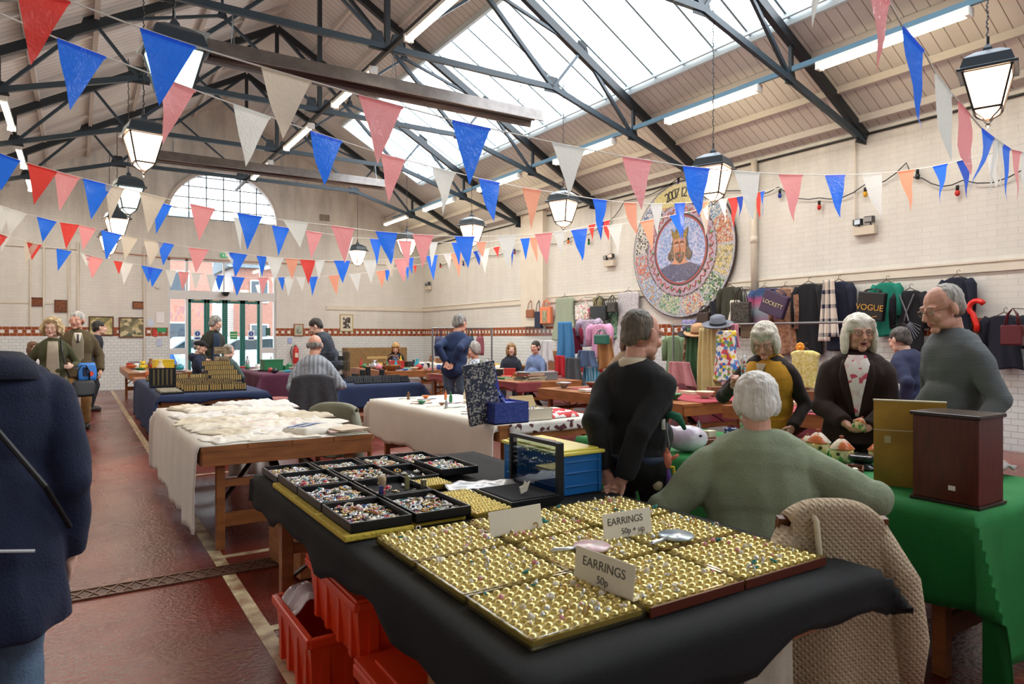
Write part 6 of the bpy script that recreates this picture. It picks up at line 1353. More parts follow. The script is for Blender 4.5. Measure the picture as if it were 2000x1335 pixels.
# ---------------------------------------------------------------- books and boxes on the bare tables
bz = TZ+.001
BK = [('#8f8a70','olive'),('#5d6258','dark grey'),('#9a9684','pale grey'),('#6e4a3a','brown'),('#a83f3a','red'),('#54605e','slate')]
for k in range(6): book('%s album in the stack on the book table, %s from the bottom' % (BK[k][1], ['first','second','third','fourth','fifth','sixth'][k]), 6.28+.02*(k % 3), 9.32+.02*(k % 2), bz+.022*k, .42-.02*k, .34, .021, .1*(k % 3-1), BK[k][0], 'album')
t = thing('grey_box', 'grey lidded box beside the album stack on the book table', 'box', (6.62, 9.35, bz)); q = MB(); q.box((0,0,.06), (.3,.3,.12)); q.build('box_body', mat('#6f7478', .6), t, bevel=.003); q = MB(); q.box((0,0,.125), (.31,.31,.02)); q.build('box_lid', mat('#7b8084', .6), t, bevel=.002)
t = thing('display_case', 'shallow wooden glazed case lying on the book table corner', 'case', (6.85, 10.1, bz)); q = MB(); q.box((0,0,.03), (.35,.7,.06)); q.build('case_body', WOOD, t, bevel=.003); q = MB(); q.box((0,0,.062), (.3,.65,.003)); q.build('case_lid', mat('#b3663c', .3), t)
PALC = {'red':'#b8322f','blue':'#2f4f9c','green':'#2f7a4f','white':'#e3e2de','brown':'#7a5236','cream':'#d9cdb0','black':'#1b1c20','silver':'#a9adb2','yellow':'#e3c52f','pink':'#d98aa0','orange':'#d4773a','turquoise':'#2fa3b8'}
def goods(kind, col, loc, rz, label, group=None, sc=1):
    m_ = mat(PALC[col], .35, metal=.8 if col == 'silver' else 0)
    q = MB()
    if kind == 'box': t = thing('box', label, 'box', loc, rz, group); q.box((0,0,.045*sc), (.16*sc,.11*sc,.09*sc)); q.build('box_body', m_, t, bevel=.003); q = MB(); q.box((0,0,.094*sc), (.166*sc,.116*sc,.012*sc)); q.build('box_lid', m_, t); return t
    if kind == 'vase': q.lathe([(.03,0),(.05,.03),(.055,.07),(.03,.12),(.02,.15),(.03,.17),(.026,.17),(.016,.15)], n=14)
    if kind == 'mug':
        t = thing('mug', label, 'mug', loc, rz, group); q.lathe([(.036,0),(.04,.005),(.04,.095),(.036,.095),(.034,.01),(.001,.008)], n=14); q.build('mug_body', m_, t, smooth=True); q = MB(); q.tube([(.038,0,.08),(.065,0,.07),(.065,0,.03),(.038,0,.02)], .006, 6); q.build('handle', m_, t, smooth=True); t.scale = (sc,)*3; return t
    if kind == 'bottle': q.lathe([(.028,0),(.032,.01),(.032,.12),(.012,.16),(.011,.20),(.014,.205),(.001,.21)], n=12)
    if kind == 'bowl': q.lathe([(.03,0),(.035,.008),(.08,.05),(.085,.06),(.078,.056),(.03,.014),(.001,.012)], n=18)
    if kind == 'figurine': q.lathe([(.035,0),(.035,.012),(.022,.02),(.03,.06),(.022,.10),(.012,.115),(.02,.13),(.02,.15),(.001,.165)], n=12); q.tube([(.02,0,.09),(.05,.01,.07)], .008, 6); q.tube([(-.02,0,.09),(-.045,.015,.11)], .008, 6)
    if kind == 'teapot': q.lathe([(.03,0),(.06,.02),(.065,.05),(.05,.085),(.02,.095),(.012,.10),(.014,.112),(.001,.118)], n=16); q.tube([(.055,0,.04),(.09,0,.06),(.10,0,.085)], [.014,.009,.007], 8); q.tube([(-.055,0,.075),(-.09,0,.065),(-.09,0,.04),(-.058,0,.03)], .006, 6)
    if kind == 'plate': q.lathe([(.05,0),(.06,.004),(.11,.015),(.112,.018),(.055,.007),(.001,.006)], n=22)
    if kind == 'book': return book(label, loc[0], loc[1], loc[2], .16*sc, .22*sc, .03, rz, PALC[col], group=group)
    if kind == 'clock': q.box((0,0,.05), (.12,.06,.1)); q.lathe([(.04,-.034),(.04,-.03),(.001,-.029)], (0,0,.06), n=16, R=Matrix.Rotation(pi/2, 3, 'X'))
    if kind == 'toy': q.ell((0,0,.05), (.05,.045,.05)); q.ell((0,0,.12), .035); q.ell((.03,0,.15), .013); q.ell((-.03,0,.15), .013); q.ell((.05,-.02,.07), (.018,.018,.03)); q.ell((-.05,-.02,.07), (.018,.018,.03))
    o = q.build(kind, m_, None, smooth=kind != 'clock', loc=loc); o.rotation_euler = (0,0,rz); o.scale = (sc,)*3; return tag(o, label, kind, group)
def clutter(x0, x1, y0, y1, n, where, seed, z=bz, kinds=('box','vase','mug','figurine','bowl','book','teapot','plate','bottle','clock','toy'), cols=None, sc=1.15):
    r = random.Random(seed); cols = cols or list(PALC); nx = max(1, int(sqrt(n*(x1-x0)/(y1-y0))+.5)); ny = int(math.ceil(n/nx)); combos = [(k, c) for k in kinds for c in cols]; r.shuffle(combos)
    cn = ['left edge', 'middle', 'right edge'] ; rn = ['near end', 'middle', 'far end']; c_ = 0
    for j in range(ny):
        for i in range(nx):
            if c_ >= n: return
            k, c = combos[c_ % len(combos)]; c_ += 1
            x = lerp(x0, x1, (i+.5+r.uniform(-.22,.22))/nx); y = lerp(y0, y1, (j+.5+r.uniform(-.22,.22))/ny)
            goods(k, c, (x, y, z), r.uniform(0, 3), '%s %s at the %s of %s, %s' % (c, k, rn[min(2, 3*j//ny)], where, cn[min(2, 3*i//nx)]), None, sc*r.uniform(.8, 1.2))
clutter(5.85, 7.0, 9.7, 12.1, 18, 'the book table', 1, kinds=('book','box','plate','book'), cols=['brown','cream','green','red','black','white'])
clutter(5.5, 6.7, 5.25, 7.8, 14, 'the red-clothed table behind the black-sweater man', 2, kinds=('book','box','bowl'), cols=['cream','brown','green','silver','white','red'], z=bz+.008)
clutter(5.82, 6.85, 3.4, 4.8, 9, 'the small book table behind the ladies', 3, kinds=('book','box'), cols=['blue','red','cream','brown','white'], z=bz+.008)
clutter(5.42, 6.75, 13.3, 15.3, 36, 'the far crockery table', 4)
clutter(8.08, 9.15, 14.1, 17.5, 24, 'the white far-right table', 5, z=bz+.008)
clutter(.92, 2.0, 15.4, 18.7, 26, 'the far-left bric-a-brac table', 6)
clutter(3.02, 4.25, 13.5, 16.7, 22, 'the plum-clothed table', 7, z=bz+.008, kinds=('box','book','bottle','teapot','mug'), cols=['green','turquoise','white','black','silver','red'])
clutter(.95, 1.7, 13.55, 14.9, 8, 'the small white-topped table', 8, z=.665, kinds=('box','book','plate','mug'))
clutter(3.0, 3.95, 5.9, 7.4, 14, 'the jewellery table', 9, z=bz+.008, kinds=('bottle','figurine','bowl'), cols=['cream','green','white','silver','brown','orange'], sc=.5)
t = goods('box', 'yellow', tuple(onz(292, 706, .74)*1), .2, 'large yellow plastic tub standing on the far-left bric-a-brac table', None, 2.3); t.location = (1.55, 16.3, bz)
t = goods('box', 'turquoise', (3.9, 13.7, bz+.008), .1, 'long bright turquoise box on the plum-clothed table edge', None, 2.2)
t = goods('box', 'green', (3.4, 14.6, bz+.008), .1, 'large dark green crate on the plum-clothed table', None, 2.4)
t = goods('box', 'red', (6.0, 14.2, bz), .1, 'large red tin on the far crockery table', None, 1.8); 
t = thing('wicker_basket', 'round wicker basket with a tall handle on the far crockery table', 'basket', (5.62, 13.5, bz)); q = MB(); q.lathe([(.12,0),(.17,.10),(.175,.12),(.165,.12),(.11,.01),(.001,.01)], n=22); q.build('basket_body', mat('#a56f3c', .7, c2='#6b4220', vs=70), t, smooth=True); q = MB(); q.tube([(.17*cos(a*pi/10), 0, .11+.22*sin(a*pi/10)) for a in range(11)], .010, 6); q.build('handle', mat('#a56f3c', .7), t, smooth=True)
t = thing('wicker_basket', 'flat wicker basket of orange cloth in front of the man in the light blue shirt', 'basket', (8.3, 12.6-.1, TZ+.02)); t.location = (8.42, 12.55, TZ+.016); q = MB(); q.lathe([(.15,0),(.19,.07),(.18,.07),(.14,.01),(.001,.01)], n=22); q.build('basket_body', mat('#b5803f', .7, c2='#6b4220', vs=70), t, smooth=True)
# cardboard panels at the far wall and fire extinguisher
t = thing('cardboard_box', 'large brown cardboard box against the end wall, right of the blonde woman', 'box', (7.7, 19.9, 0)); q = MB(); q.box((0,0,.55), (1.9,.5,1.1)); q.build('box_body', mat('#8f7249', .8, var=.15), t, bevel=.004)
q = MB(); q.box((.1,-.253,.8), (.9,.006,.08)); q.build('packing_tape', mat('#c2a56b', .5), t)
t = thing('fire_extinguisher', 'red fire extinguisher on the end wall right of the doors', 'fire extinguisher', (5.62, YB-.12, .62)); q = MB(); q.lathe([(.001,0),(.08,.005),(.085,.03),(.085,.42),(.06,.48),(.03,.50),(.03,.53),(.001,.54)], n=18); q.build('cylinder_body', mat('#c62a24', .3), t, smooth=True); q = MB(); q.tube([(.03,0,.53),(-.06,-.02,.56)], .012, 6); q.build('handle', BLACK, t); q = MB(); q.tube([(-.02,0,.52),(-.12,0,.50),(-.16,0,.35),(-.13,0,.15)], .013, 7); q.build('hose', BLACK, t, smooth=True); q = MB(); q.box((0,-.086,.25), (.09,.006,.14)); q.build('label_plate', mat('#e9d9c9', .5), t)
# ---------------------------------------------------------------- things on the end wall
def picture(label, px0, py0, px1, py1, fm, im, depth=.03, mount=None, nm='framed_picture', cat='picture'):
    a = onY(px0, py0, YB-.03); b_ = onY(px1, py1, YB-.03); cx, cz = (a.x+b_.x)/2, (a.z+b_.z)/2; W_, H_ = abs(b_.x-a.x), abs(a.z-b_.z)
    t = thing(nm, label, cat, (cx, YB-.02, cz)); q = MB(); fw = .03
    for s_ in (-1, 1): q.box((s_*(W_/2-fw/2), 0, 0), (fw, depth, H_)); q.box((0, 0, s_*(H_/2-fw/2)), (W_-2*fw, depth, fw))
    q.build('frame', fm, t, bevel=.003); q = MB(); q.box((0, .002, 0), (W_-fw, depth*.5, H_-fw)); q.build('picture_print', mount or im, t)
    if mount: q = MB(); q.box((0, -.008, .0), ((W_-fw)*.58, .012, (H_-fw)*.66)); q.build('photograph', im, t)
    return t
picture('small dark wooden relief plaque high on the end wall, leftmost', 57, 580, 87, 598, DWOOD, mat('#8a4a22', .5, c2='#5a2c12', vs=25)); picture('square wooden relief plaque above the couple, second from left', 106, 585, 131, 610, DWOOD, mat('#8f5226', .5, c2='#4f2a14', vs=22)); picture('small wooden plaque above the two framed landscapes', 259, 588, 283, 603, DWOOD, mat('#9a6236', .5, c2='#7a3f1c', vs=25))
picture('gilt-framed yellowish print of figures, left of the pair on the end wall', 173, 617, 222, 655, DWOOD, multi('print_meadow', ['#b9a86a', '#8f8a55', '#c9b98a', '#7a7a50', '#d2c79a'], 9, .5)); picture('dark-framed print of figures in a field, right of the pair on the end wall', 232, 619, 282, 659, DWOOD, multi('print_farm', ['#b5a878', '#6d6a4c', '#cbbf98', '#8a8468', '#57604c'], 11, .5))
picture('small framed square print with a pale mount, right of the doors', 574, 632, 593, 656, WOOD, multi('print_grey', ['#9aa595', '#b5bdb0', '#7d8a7a'], 14, .5), mount=mat('#b9beac', .5)); picture('framed black and white photograph of a man in pale clothes, end wall right', 664, 613, 690, 647, mat('#b8a878', .4), multi('print_bw', ['#3c3733', '#5a534c', '#cfc8bd', '#4a443f', '#2e2a28'], 16, .4), mount=mat('#d9d3c0', .5))
def sign(label, px0, py0, px1, py1, m1, Y=YB-.012, txt=None, tm=None, nm='notice'):
    a = onY(px0, py0, Y); b_ = onY(px1, py1, Y); t = thing(nm, label, 'sign', ((a.x+b_.x)/2, Y, (a.z+b_.z)/2)); q = MB(); q.box((0,0,0), (abs(b_.x-a.x), .012, abs(a.z-b_.z))); q.build('sign_board', m1, t)
    if txt: text(txt, abs(a.z-b_.z)*.5, (0,-.009,0), face_to((0,-1,0)), tm, t, depth=.001)
    return t
sign('white paper notice on the wall left of the glazed entrance', 305, 609, 321, 630, mat('#e6e6ea', .5)); sign('green and white exit direction sign left of the doors', 307, 640, 325, 648, mat('#2c9a5c', .4)); t = sign('blue and white mandatory notice left of the doors', 289, 623, 300, 637, mat('#c9d6ea', .4)); sign('small blue notice low on the tiles left of the doors', 306, 662, 316, 675, mat('#b9c4e2', .4)); sign('red fire point sign beside the green exit sign', 299, 644, 307, 657, mat('#c93a34', .4)); sign('blue mandatory notice on the white tiles right of the doors', 562, 659, 570, 670, mat('#9fb4dd', .4)); sign('small dark green poster on the right side light of the entrance', 519, 640, 528, 655, mat('#2e5f52', .5))
t = sign('green illuminated running-man exit sign over the entrance', 431, 494, 446, 503, mat('#1f8f5a', .4, emit=.5), YB-.05); q = MB(); q.box((-.03,-.008,0), (.04,.004,.07)); q.box((.04,-.008,.0), (.04,.004,.08)); q.build('white_symbol', WHITE, t)
t = thing('vent_grille', 'pair of small grey-brown vent grilles high on the end wall', 'vent', tuple(onY(634, 425, YB-.01))); 
for k in (-1, 1): q = MB(); q.box((k*.085, 0, 0), (.15,.02,.2)); q.build('grille', mat('#8a8078', .6), t)
q = MB(); q.ell((0,0,0), (.09,.09,.06)); q.lathe([(.11,.02),(.11,.06),(.001,.06)], n=16); tag(q.build('camera_dome', BLACK, None, smooth=True, loc=(3.62, YB-.1, 2.66)), 'black dome sensor above the green doors', 'camera')
q = MB(); q.lathe([(.05,0),(.05,.03),(.02,.05),(.001,.05)], n=14, R=Matrix.Rotation(pi/2, 3, 'X')); tag(q.build('alarm_bell', mat('#c9c9c4', .4), None, smooth=True, loc=tuple(onY(307, 561, YB-.0))), 'small round white alarm on the wall left of the entrance', 'alarm')
# ---------------------------------------------------------------- right wall fittings
def emerg(label, px, py, s_=1):
    p = onX(px, py, XR-.06); t = thing('emergency_light', label, 'emergency light', tuple(p), -pi/2, 'twin-headed emergency lights'); q = MB(); q.box((0,0,0), (.32,.1,.13)); q.build('battery_box', mat('#cfc4b2', .5), t, bevel=.006)
    for sx in (-1, 1):
        q = MB(); q.box((sx*.09,-.04,.13+.02*(sx>0)), (.13,.07,.09), 0, Matrix.Rotation(sx*.3, 3, 'Z')); q.tube([(sx*.09,0,.06),(sx*.09,-.02,.1)], .01, 6); q.i = 1; q.box((sx*.09-sx*.012,-.078,.13+.02*(sx>0)), (.11,.006,.07), 0, Matrix.Rotation(sx*.3, 3, 'Z')); q.build('lamp_head', [mat('#2b2b2e', .4), mat('#b9bcbe', .15, metal=.5)], t)
emerg('twin-headed emergency light right of the mosaic near the pipe', 1690, 450); emerg('twin-headed emergency light left of the mosaic', 1191, 514); emerg('twin-headed emergency light at the far corner of the right wall', 836, 562)
# coloured bulb string along the right wall
t = thing('festoon_lights', 'black festoon cable with coloured bulbs strung along the right wall', 'string lights', (XR-.06, 9, 4)); pts = [(2000,330),(1880,352),(1800,347),(1770,318),(1690,360),(1600,386),(1520,365),(1450,372),(1330,345),(1220,392),(1180,436),(1120,462),(1060,474),(1000,488),(940,496),(880,508),(855,514)]
P_ = [onX(a, b_, XR-.06)-Vector(t.location) for a, b_ in pts]; V = []
for a, b_ in zip(P_, P_[1:]):
    for k in range(4): f_ = k/4; V.append(a.lerp(b_, f_)-UP*.10*sin(f_*pi))
q = MB(); q.tube(V, .008, 5); q.build('cable', BLACK, t)
for i, (a, b_, c) in enumerate(((1870,362,'#c8322a'),(1792,330,'#202428'),(1690,366,'#d8a020'),(1600,392,'#c8322a'),(1523,370,'#2a3f9a'),(1325,347,'#5a3c7a'),(1190,438,'#2a3f9a'),(1150,466,'#2f7a3c'),(1110,464,'#d86a20'),(1005,486,'#8a2a5a'),(905,510,'#2a3f9a'),(860,514,'#c8322a'))):
    p = onX(a, b_, XR-.07)-Vector(t.location); q = MB(); q.cyl(p, p-UP*.06, .022, n=8); q.i = 1; q.ell(p-UP*.10, (.033,.033,.045), 10, 7); q.build('coloured_bulb', [BLACK, mat(c, .2)], t, smooth=True)
# ---------------------------------------------------------------- mosaic
c = Vector((XR-.05, 9.38, 3.12)); RM = 1.30
t = thing('round_mosaic', 'large round mosaic of a bearded crowned king dated 2007 on the right wall', 'mosaic', tuple(c), -pi/2)
def disc(r, y, m, nm, n=64, th=.02, sy=1.0):
    q = MB(); q.lathe([(r, 0), (r, th), (.001, th)], n=n, R=Matrix.Rotation(pi/2, 3, 'X') @ Matrix.Identity(3)); 
    q.v = [(a, b_-y, c_*sy) for a, b_, c_ in q.v]; return q.build(nm, m, t)
disc(RM+.02, 0, mat('#3a2a26', .5), 'rim', th=.03)
disc(RM, .005, multi('mos_pale', ['#b9bed0', '#c9c6cc', '#a9b4cc', '#d2cdc8', '#9fb0b8', '#c5b9c2'], 34, .25, edge='#7d7a76'), 'outer_panels', th=.03)
pc = [['#c98a6a','#b3553f','#d8b89a'],['#7f9fb8','#5f86a8','#c9d3d8'],['#5f8f6a','#c9b98a','#3f6f55'],['#d89a5a','#e0b08a','#8ab0b8'],['#c9cfd8','#8f9fc0','#5f6fa0'],['#d8d6cc','#3a3c40','#c9c7c0'],['#c96a5a','#d8a090','#8fa8c8'],['#8fa8d0','#b8c8d8','#c9a070'],['#9fc09a','#5f8f7a','#d8d0b0'],['#e0c8a0','#c8706a','#9fb8d0'],['#6f9f80','#2f4f3c','#c8d0a0'],['#d8c890','#c0b070','#8a8a60']]
for k in range(12):
    a0, a1 = k*pi/6+.02, (k+1)*pi/6-.02; q = MB(); n = 8; P = [(r*cos(lerp(a0, a1, j/n)), -.038-.0, r*sin(lerp(a0, a1, j/n))) for r in (RM*.70, RM*.97) for j in range(n+1)]
    q.add(P, [(j, j+1, n+2+j, n+1+j) for j in range(n)]); q.build('mosaic_panel', multi('mos_panel_%d' % k, pc[k]+['#c5c4cc', pc[k][0]], 30, .25, edge='#6f6c68'), t)
def ringband(r0, r1, y, m, nm):
    q = MB(); n = 72; P = [(r*cos(2*pi*j/n), -y, r*sin(2*pi*j/n)) for r in (r0, r1) for j in range(n)]; q.add(P, [(j, (j+1) % n, n+(j+1) % n, n+j) for j in range(n)]); return q.build(nm, m, t)
DK = mat('#2e2a30', .3)
ringband(RM*.675, RM*.70, .042, multi('mos_dots', ['#2e2a30', '#b9a8b0', '#2e2a30', '#8a7a80'], 60, .3), 'dotted_ring'); ringband(RM*.535, RM*.675, .041, multi('mos_lilac', ['#b5a2b8', '#c0aec2', '#a998b2', '#bda9b2'], 40, .25, edge='#8a8288'), 'vine_ring'); ringband(RM*.515, RM*.535, .044, DK, 'dark_ring'); ringband(RM*.485, RM*.515, .045, mat('#9a4a48', .3), 'red_ring')
q = MB(); q.tube([(RM*(.60+.035*sin(j*.7854*2.2))*cos(2*pi*j/120), -.046, RM*(.60+.035*sin(j*.7854*2.2))*sin(2*pi*j/120)) for j in range(121)], .012, 5); q.build('vine_scroll', mat('#c06a68', .3), t, smooth=True)
for k in range(20):
    a = k*2*pi/20; r = RM*(.58+.04*(k % 2)); q = MB(); q.ell((r*cos(a), -.046, r*sin(a)), (.05,.006,.026), 8, 5, Matrix.Rotation(-a, 3, 'Y')); q.build('vine_leaf', mat('#4f8f5a' if k % 3 else '#2f5f45', .3), t, smooth=True)
ov = MB(); 
disc(RM*.485, .012, multi('mos_sky', ['#7f9ad0', '#a3b5dc', '#6f8ac4', '#b9c6e4', '#8fa8d8', '#c2b8d8'], 32, .25, edge='#9fa8c0'), 'sky_panel', th=.034)
def flat(poly, m, nm, y=.05):
    q = MB(); q.prism([(a*RM, b_*RM) for a, b_ in poly], lambda a, b_, t_: (a, -t_, b_), y, y+.006); return q.build(nm, m, t)
flat([(-.40,-.27),(-.2,-.20),(0,-.18),(.2,-.20),(.40,-.27),(.30,-.38),(.15,-.46),(-.15,-.46),(-.30,-.38)], multi('mos_robe', ['#2a2f5a', '#353b6a', '#23284c'], 40, .3, edge='#8a8fa8'), 'king_robe')
flat([(-.10,-.02),(.10,-.02),(.12,-.17),(.2,-.20),(0,-.22),(-.2,-.20),(-.12,-.17)], mat('#c98f6f', .3), 'king_neck', .051)
SKM = multi('mos_skin', ['#c48a6c', '#d3a183', '#b97a5c', '#cf9678'], 45, .3, edge='#8a5a44'); HRM = multi('mos_hair', ['#5a4a3c', '#3f3630', '#8a7d70', '#6a5a48'], 50, .3)
for sx in (-1, 1):
    flat([(sx*.08,.20),(sx*.15,.14),(sx*.17,.02),(sx*.24,-.06),(sx*.23,-.13),(sx*.17,-.17),(sx*.10,-.10),(sx*.07,0)], HRM, 'king_hair', .053)
flat([(-.12,.18),(.12,.18),(.125,.0),(.10,-.10),(.05,-.16),(-.05,-.16),(-.10,-.10),(-.125,.0)], SKM, 'king_face', .055)
flat([(-.09,-.04),(-.03,-.035),(0,-.045),(.03,-.035),(.09,-.04),(.08,-.13),(.03,-.19),(0,-.205),(-.03,-.19),(-.08,-.13)], HRM, 'king_beard', .058); flat([(-.03,-.085),(0,-.078),(.03,-.085),(.02,-.105),(-.02,-.105)], mat('#b8493f', .3), 'king_lips', .063)
flat([(-.14,.17),(.14,.17),(.17,.33),(.10,.25),(.06,.32),(0,.25),(-.06,.32),(-.10,.25),(-.17,.33)], multi('mos_gold', ['#8a7238', '#a98f4c', '#6a5528'], 50, .3), 'king_crown', .057)
for sx in (-1, 1):
    q = MB(); q.ell((sx*.05*RM,-.064,.06*RM), (.034,.006,.018), 12, 6); q.i = 1; q.ell((sx*.05*RM,-.070,.06*RM), (.013,.004,.013), 8, 5); q.tube([(sx*.015*RM,-.064,.10*RM),(sx*.05*RM,-.064,.12*RM),(sx*.09*RM,-.064,.095*RM)], .009, 5); q.build('king_eye', [mat('#e6e2da', .3), DK], t, smooth=True)
q = MB(); q.tube([(.0,-.064,.07*RM),(.012,-.066,.0),(.022,-.066,-.02*RM),(-.012,-.066,-.025*RM)], .010, 5); q.build('king_nose', mat('#a8684c', .3), t, smooth=True)
flat([(-.60,.70),(-.33,.66),(.33,.66),(.60,.70),(.50,.85),(.25,.955),(0,.985),(-.25,.955),(-.50,.85)], multi('mos_cream', ['#cfc48a', '#d8cf9c', '#c4b87c'], 30, .3, edge='#a89f70'), 'date_panel', .040)
for s_, a in (('2', -.30), ('0', -.22), ('0', -.14), ('7', -.06), ('1', .05), ('2', .12)):
    text(s_, .27, (RM*.86*sin(a*1.0), -.05, RM*.84*cos(a)), face_to((0,-1,0)) @ Matrix.Rotation(-a, 3, 'Z'), DK, t, 'date_numeral', .004)
# ---------------------------------------------------------------- garments
def garment(label, px0, px1, py0, py1, X, m, kind='top', nm='garment', cat='clothing', seed=0, depth=.05, sleeves=True, sl=None, tilt=0, strap=None):
    xm = (px0+px1)/2; a = onX(xm, py0, X); W_ = abs(onX(px0, py0, X).y-onX(px1, py0, X).y); H_ = a.z-onX(xm, py1, X).z
    t = thing(nm, label, cat, tuple(a), -pi/2); t.rotation_euler = (0, tilt, -pi/2); r = random.Random(seed); ph = r.uniform(0, 6)
    if kind in ('top', 'coat', 'dress'):
        sw = .92 if sleeves else 1.15
        prof = {'top': [(0,.22),(.03,.36),(.09,.48*1.),(.2,.42),(.5,.40),(1,.44)], 'coat': [(0,.2),(.02,.34),(.07,.47),(.2,.42),(.5,.40),(1,.48)], 'dress': [(0,.30),(.04,.36),(.15,.34),(.4,.32),(1,.5)]}[kind]
        q = MB(); nu, nv = 36, 26
        def fn(u, v):
            hw = pl(prof, v)*W_*sw; an = u*2*pi; f_ = .6+.9*min(1, v*1.6); fold = .014*f_*sin(an*5+ph+v*2)+.009*f_*sin(an*9+ph*2)
            return (hw*cos(an)+.02*sin(v*5+ph)*v, -(depth+fold*1.2)*sin(an)+fold*.5, -v*H_-.012*cos(an*3)*v)
        q.grid(fn, nu, nv); q.build('garment_body', m, t, smooth=True, solid=.005)
        if sleeves:
            L_s = sl or .62
            for sx in (-1, 1): q = MB(); q.tube([(sx*W_*.34, 0, -.05*H_), (sx*W_*.43, -.01, -.14*H_), (sx*W_*.475, -.015, -.35*H_), (sx*W_*.46, -.02, -L_s*H_)], [.03+W_*.06, .03+W_*.08, .02+W_*.07, .015+W_*.06], 10); q.build('sleeve', m, t, smooth=True)
        q = MB(); q.tube([(-W_*.2,0,-.01),(0,0,.045),(W_*.2,0,-.01)], .007, 5); q.tube([(0,0,.045),(.0,0,.09),(.025,0,.105),(.03,.02,.08)], .004, 5); q.build('coat_hanger', mat('#5a4636', .5), t)
    elif kind == 'scarf':
        q = MB(); 
        for sx in (-1, 1): q.grid(lambda u, v: (sx*W_*.12+(u-.5)*W_*(.25+.25*v)+sx*W_*.10*v, -depth-.016*sin(u*12+ph+sx)*1.2-.01*sx, -v*H_*(1 if sx < 0 else .93)), 14, 22)
        q.build('scarf_cloth', m, t, smooth=True, solid=.008)
    elif kind == 'drape':
        q = MB(); q.grid(lambda u, v: ((u-.5)*W_*(.7+.3*v)+.03*sin(v*4+ph)*W_, -depth-.028*sin(u*14+ph)*(.3+v)-.016*sin(u*27), -v*H_*(1-.06*sin(u*7+ph))), 26, 20); q.build('draped_cloth', m, t, smooth=True, solid=.008)
    elif kind == 'bag':
        bh = H_*(.6 if strap is None else 1-strap); q = MB(); q.box((0,-.05,-H_+bh/2), (W_*.95,.09,bh)); o = q.build('bag_body', m, t, bevel=.018)
        if X > 9: q = MB(); q.tube([(0,-.045,-.01),(0,-.045,.0),(0,XR-X,.0)], .006, 5); q.build('peg', STEEL, t)
        for s_ in (-1, 1): q = MB(); q.tube([(-W_*.28,-.05+s_*.03,-H_+bh),(-W_*.2,-.05+s_*.02,-(H_-bh)*.35),(0,-.04,0),(W_*.2,-.05+s_*.02,-(H_-bh)*.35),(W_*.28,-.05+s_*.03,-H_+bh)], .009, 6); q.build('handle', m, t, smooth=True)
    return t
WX = XR-.12
F = fab
FL = multi('floral_bright', ['#dfe3e8', '#3a6fc0', '#e0c040', '#e8e6e0', '#c84a5a', '#5f8fd0', '#7aa04a', '#e8e6e0'], 22, .7)
bag = lambda *a, **k: garment(*a, kind='bag', nm='handbag', cat='bag', **k)
bag('small tan leather handbag, leftmost on the right wall rail', 1032, 1047, 586, 620, WX, mat('#9a5c3c', .5), strap=.55); bag('navy tote bag with a printed figure beside the orange tote', 1049, 1062, 586, 641, WX, mat('#1d2440', .6), strap=.4); t = bag('orange see-through tote bag hanging on the right wall rail', 1059, 1081, 585, 632, WX, mat('#e8855c', .5), strap=.3)
q = MB(); q.box((0,-.10,-.42), (.18,.01,.30)); q.build('printed_panel', multi('print_green', ['#8fa07a', '#b9b89a', '#c98a6a', '#7a8a6a'], 24, .6), t)
garment('long pale green striped dress on the right wall rail', 1081, 1124, 581, 664, WX, F('#a9b5a0', c2='#8f9c88', kind='wave', stretch=(1,.1,.1)), 'dress', sleeves=False, seed=1)
bag('white tote bag with pink flowers on the right wall rail', 1128, 1156, 580, 624, WX-.15, multi('pink_roses', ['#e8dfdc', '#e6d9d8', '#d07a88', '#e8dfdc', '#9fb89a'], 26, .6), strap=.35)
garment('olive brown patterned dress behind the black handbag', 1156, 1180, 580, 660, WX, F('#6f6a48', c2='#a09a78', vs=20), 'dress', sleeves=False, seed=2); garment('deep green printed dress left of the white lace dress', 1186, 1208, 590, 662, WX, F('#2c6650', c2='#89a890', vs=30), 'dress', sleeves=False, seed=3)
bag('black leather handbag with buckled straps on the wall rail', 1158, 1190, 578, 626, WX-.15, mat('#15161a', .3), strap=.4); bag('dark snakeskin handbag beside the white lace dress', 1190, 1208, 576, 610, WX-.12, mat('#4a4640', .4, c2='#24221f', vs=30), strap=.4)
garment('long white-grey lace dress on the wall left of the mosaic', 1202, 1252, 570, 700, WX, F('#cfcdd0', c2='#b5b3b8', vs=22), 'dress', sleeves=False, seed=4)
garment('blue and lilac printed dress hanging below the mosaic', 1329, 1362, 624, 690, WX, F('#6f78b8', c2='#b0a8c8', vs=22), 'dress', sleeves=False, seed=5); bag('dark brown suede bag at the lower right of the mosaic', 1366, 1390, 596, 642, WX, mat('#3a2c26', .6), strap=.3); garment('black strappy top beside the mosaic edge', 1384, 1410, 588, 634, WX, F('#171a24'), 'dress', sleeves=False, seed=6)
garment('dark olive coat on the wall right of the mosaic', 1404, 1446, 560, 650, WX, F('#3c3d30'), 'coat', seed=7); bag('black sequined handbag hung in front of the olive coat', 1432, 1470, 560, 634, WX-.16, mat('#101114', .25, c2='#55504a', vs=60), strap=.4); garment('white cardigan peeping out behind the black sequined bag', 1424, 1448, 586, 640, WX-.04, F('#ddd8c9'), 'dress', sleeves=False, seed=8)
bag('small leather shoulder bag under the black sequined one', 1452, 1476, 600, 660, WX-.1, mat('#5c4a38', .5), strap=.5)
KN = bpy.data.materials.new('striped_boucle'); KN.use_nodes = True
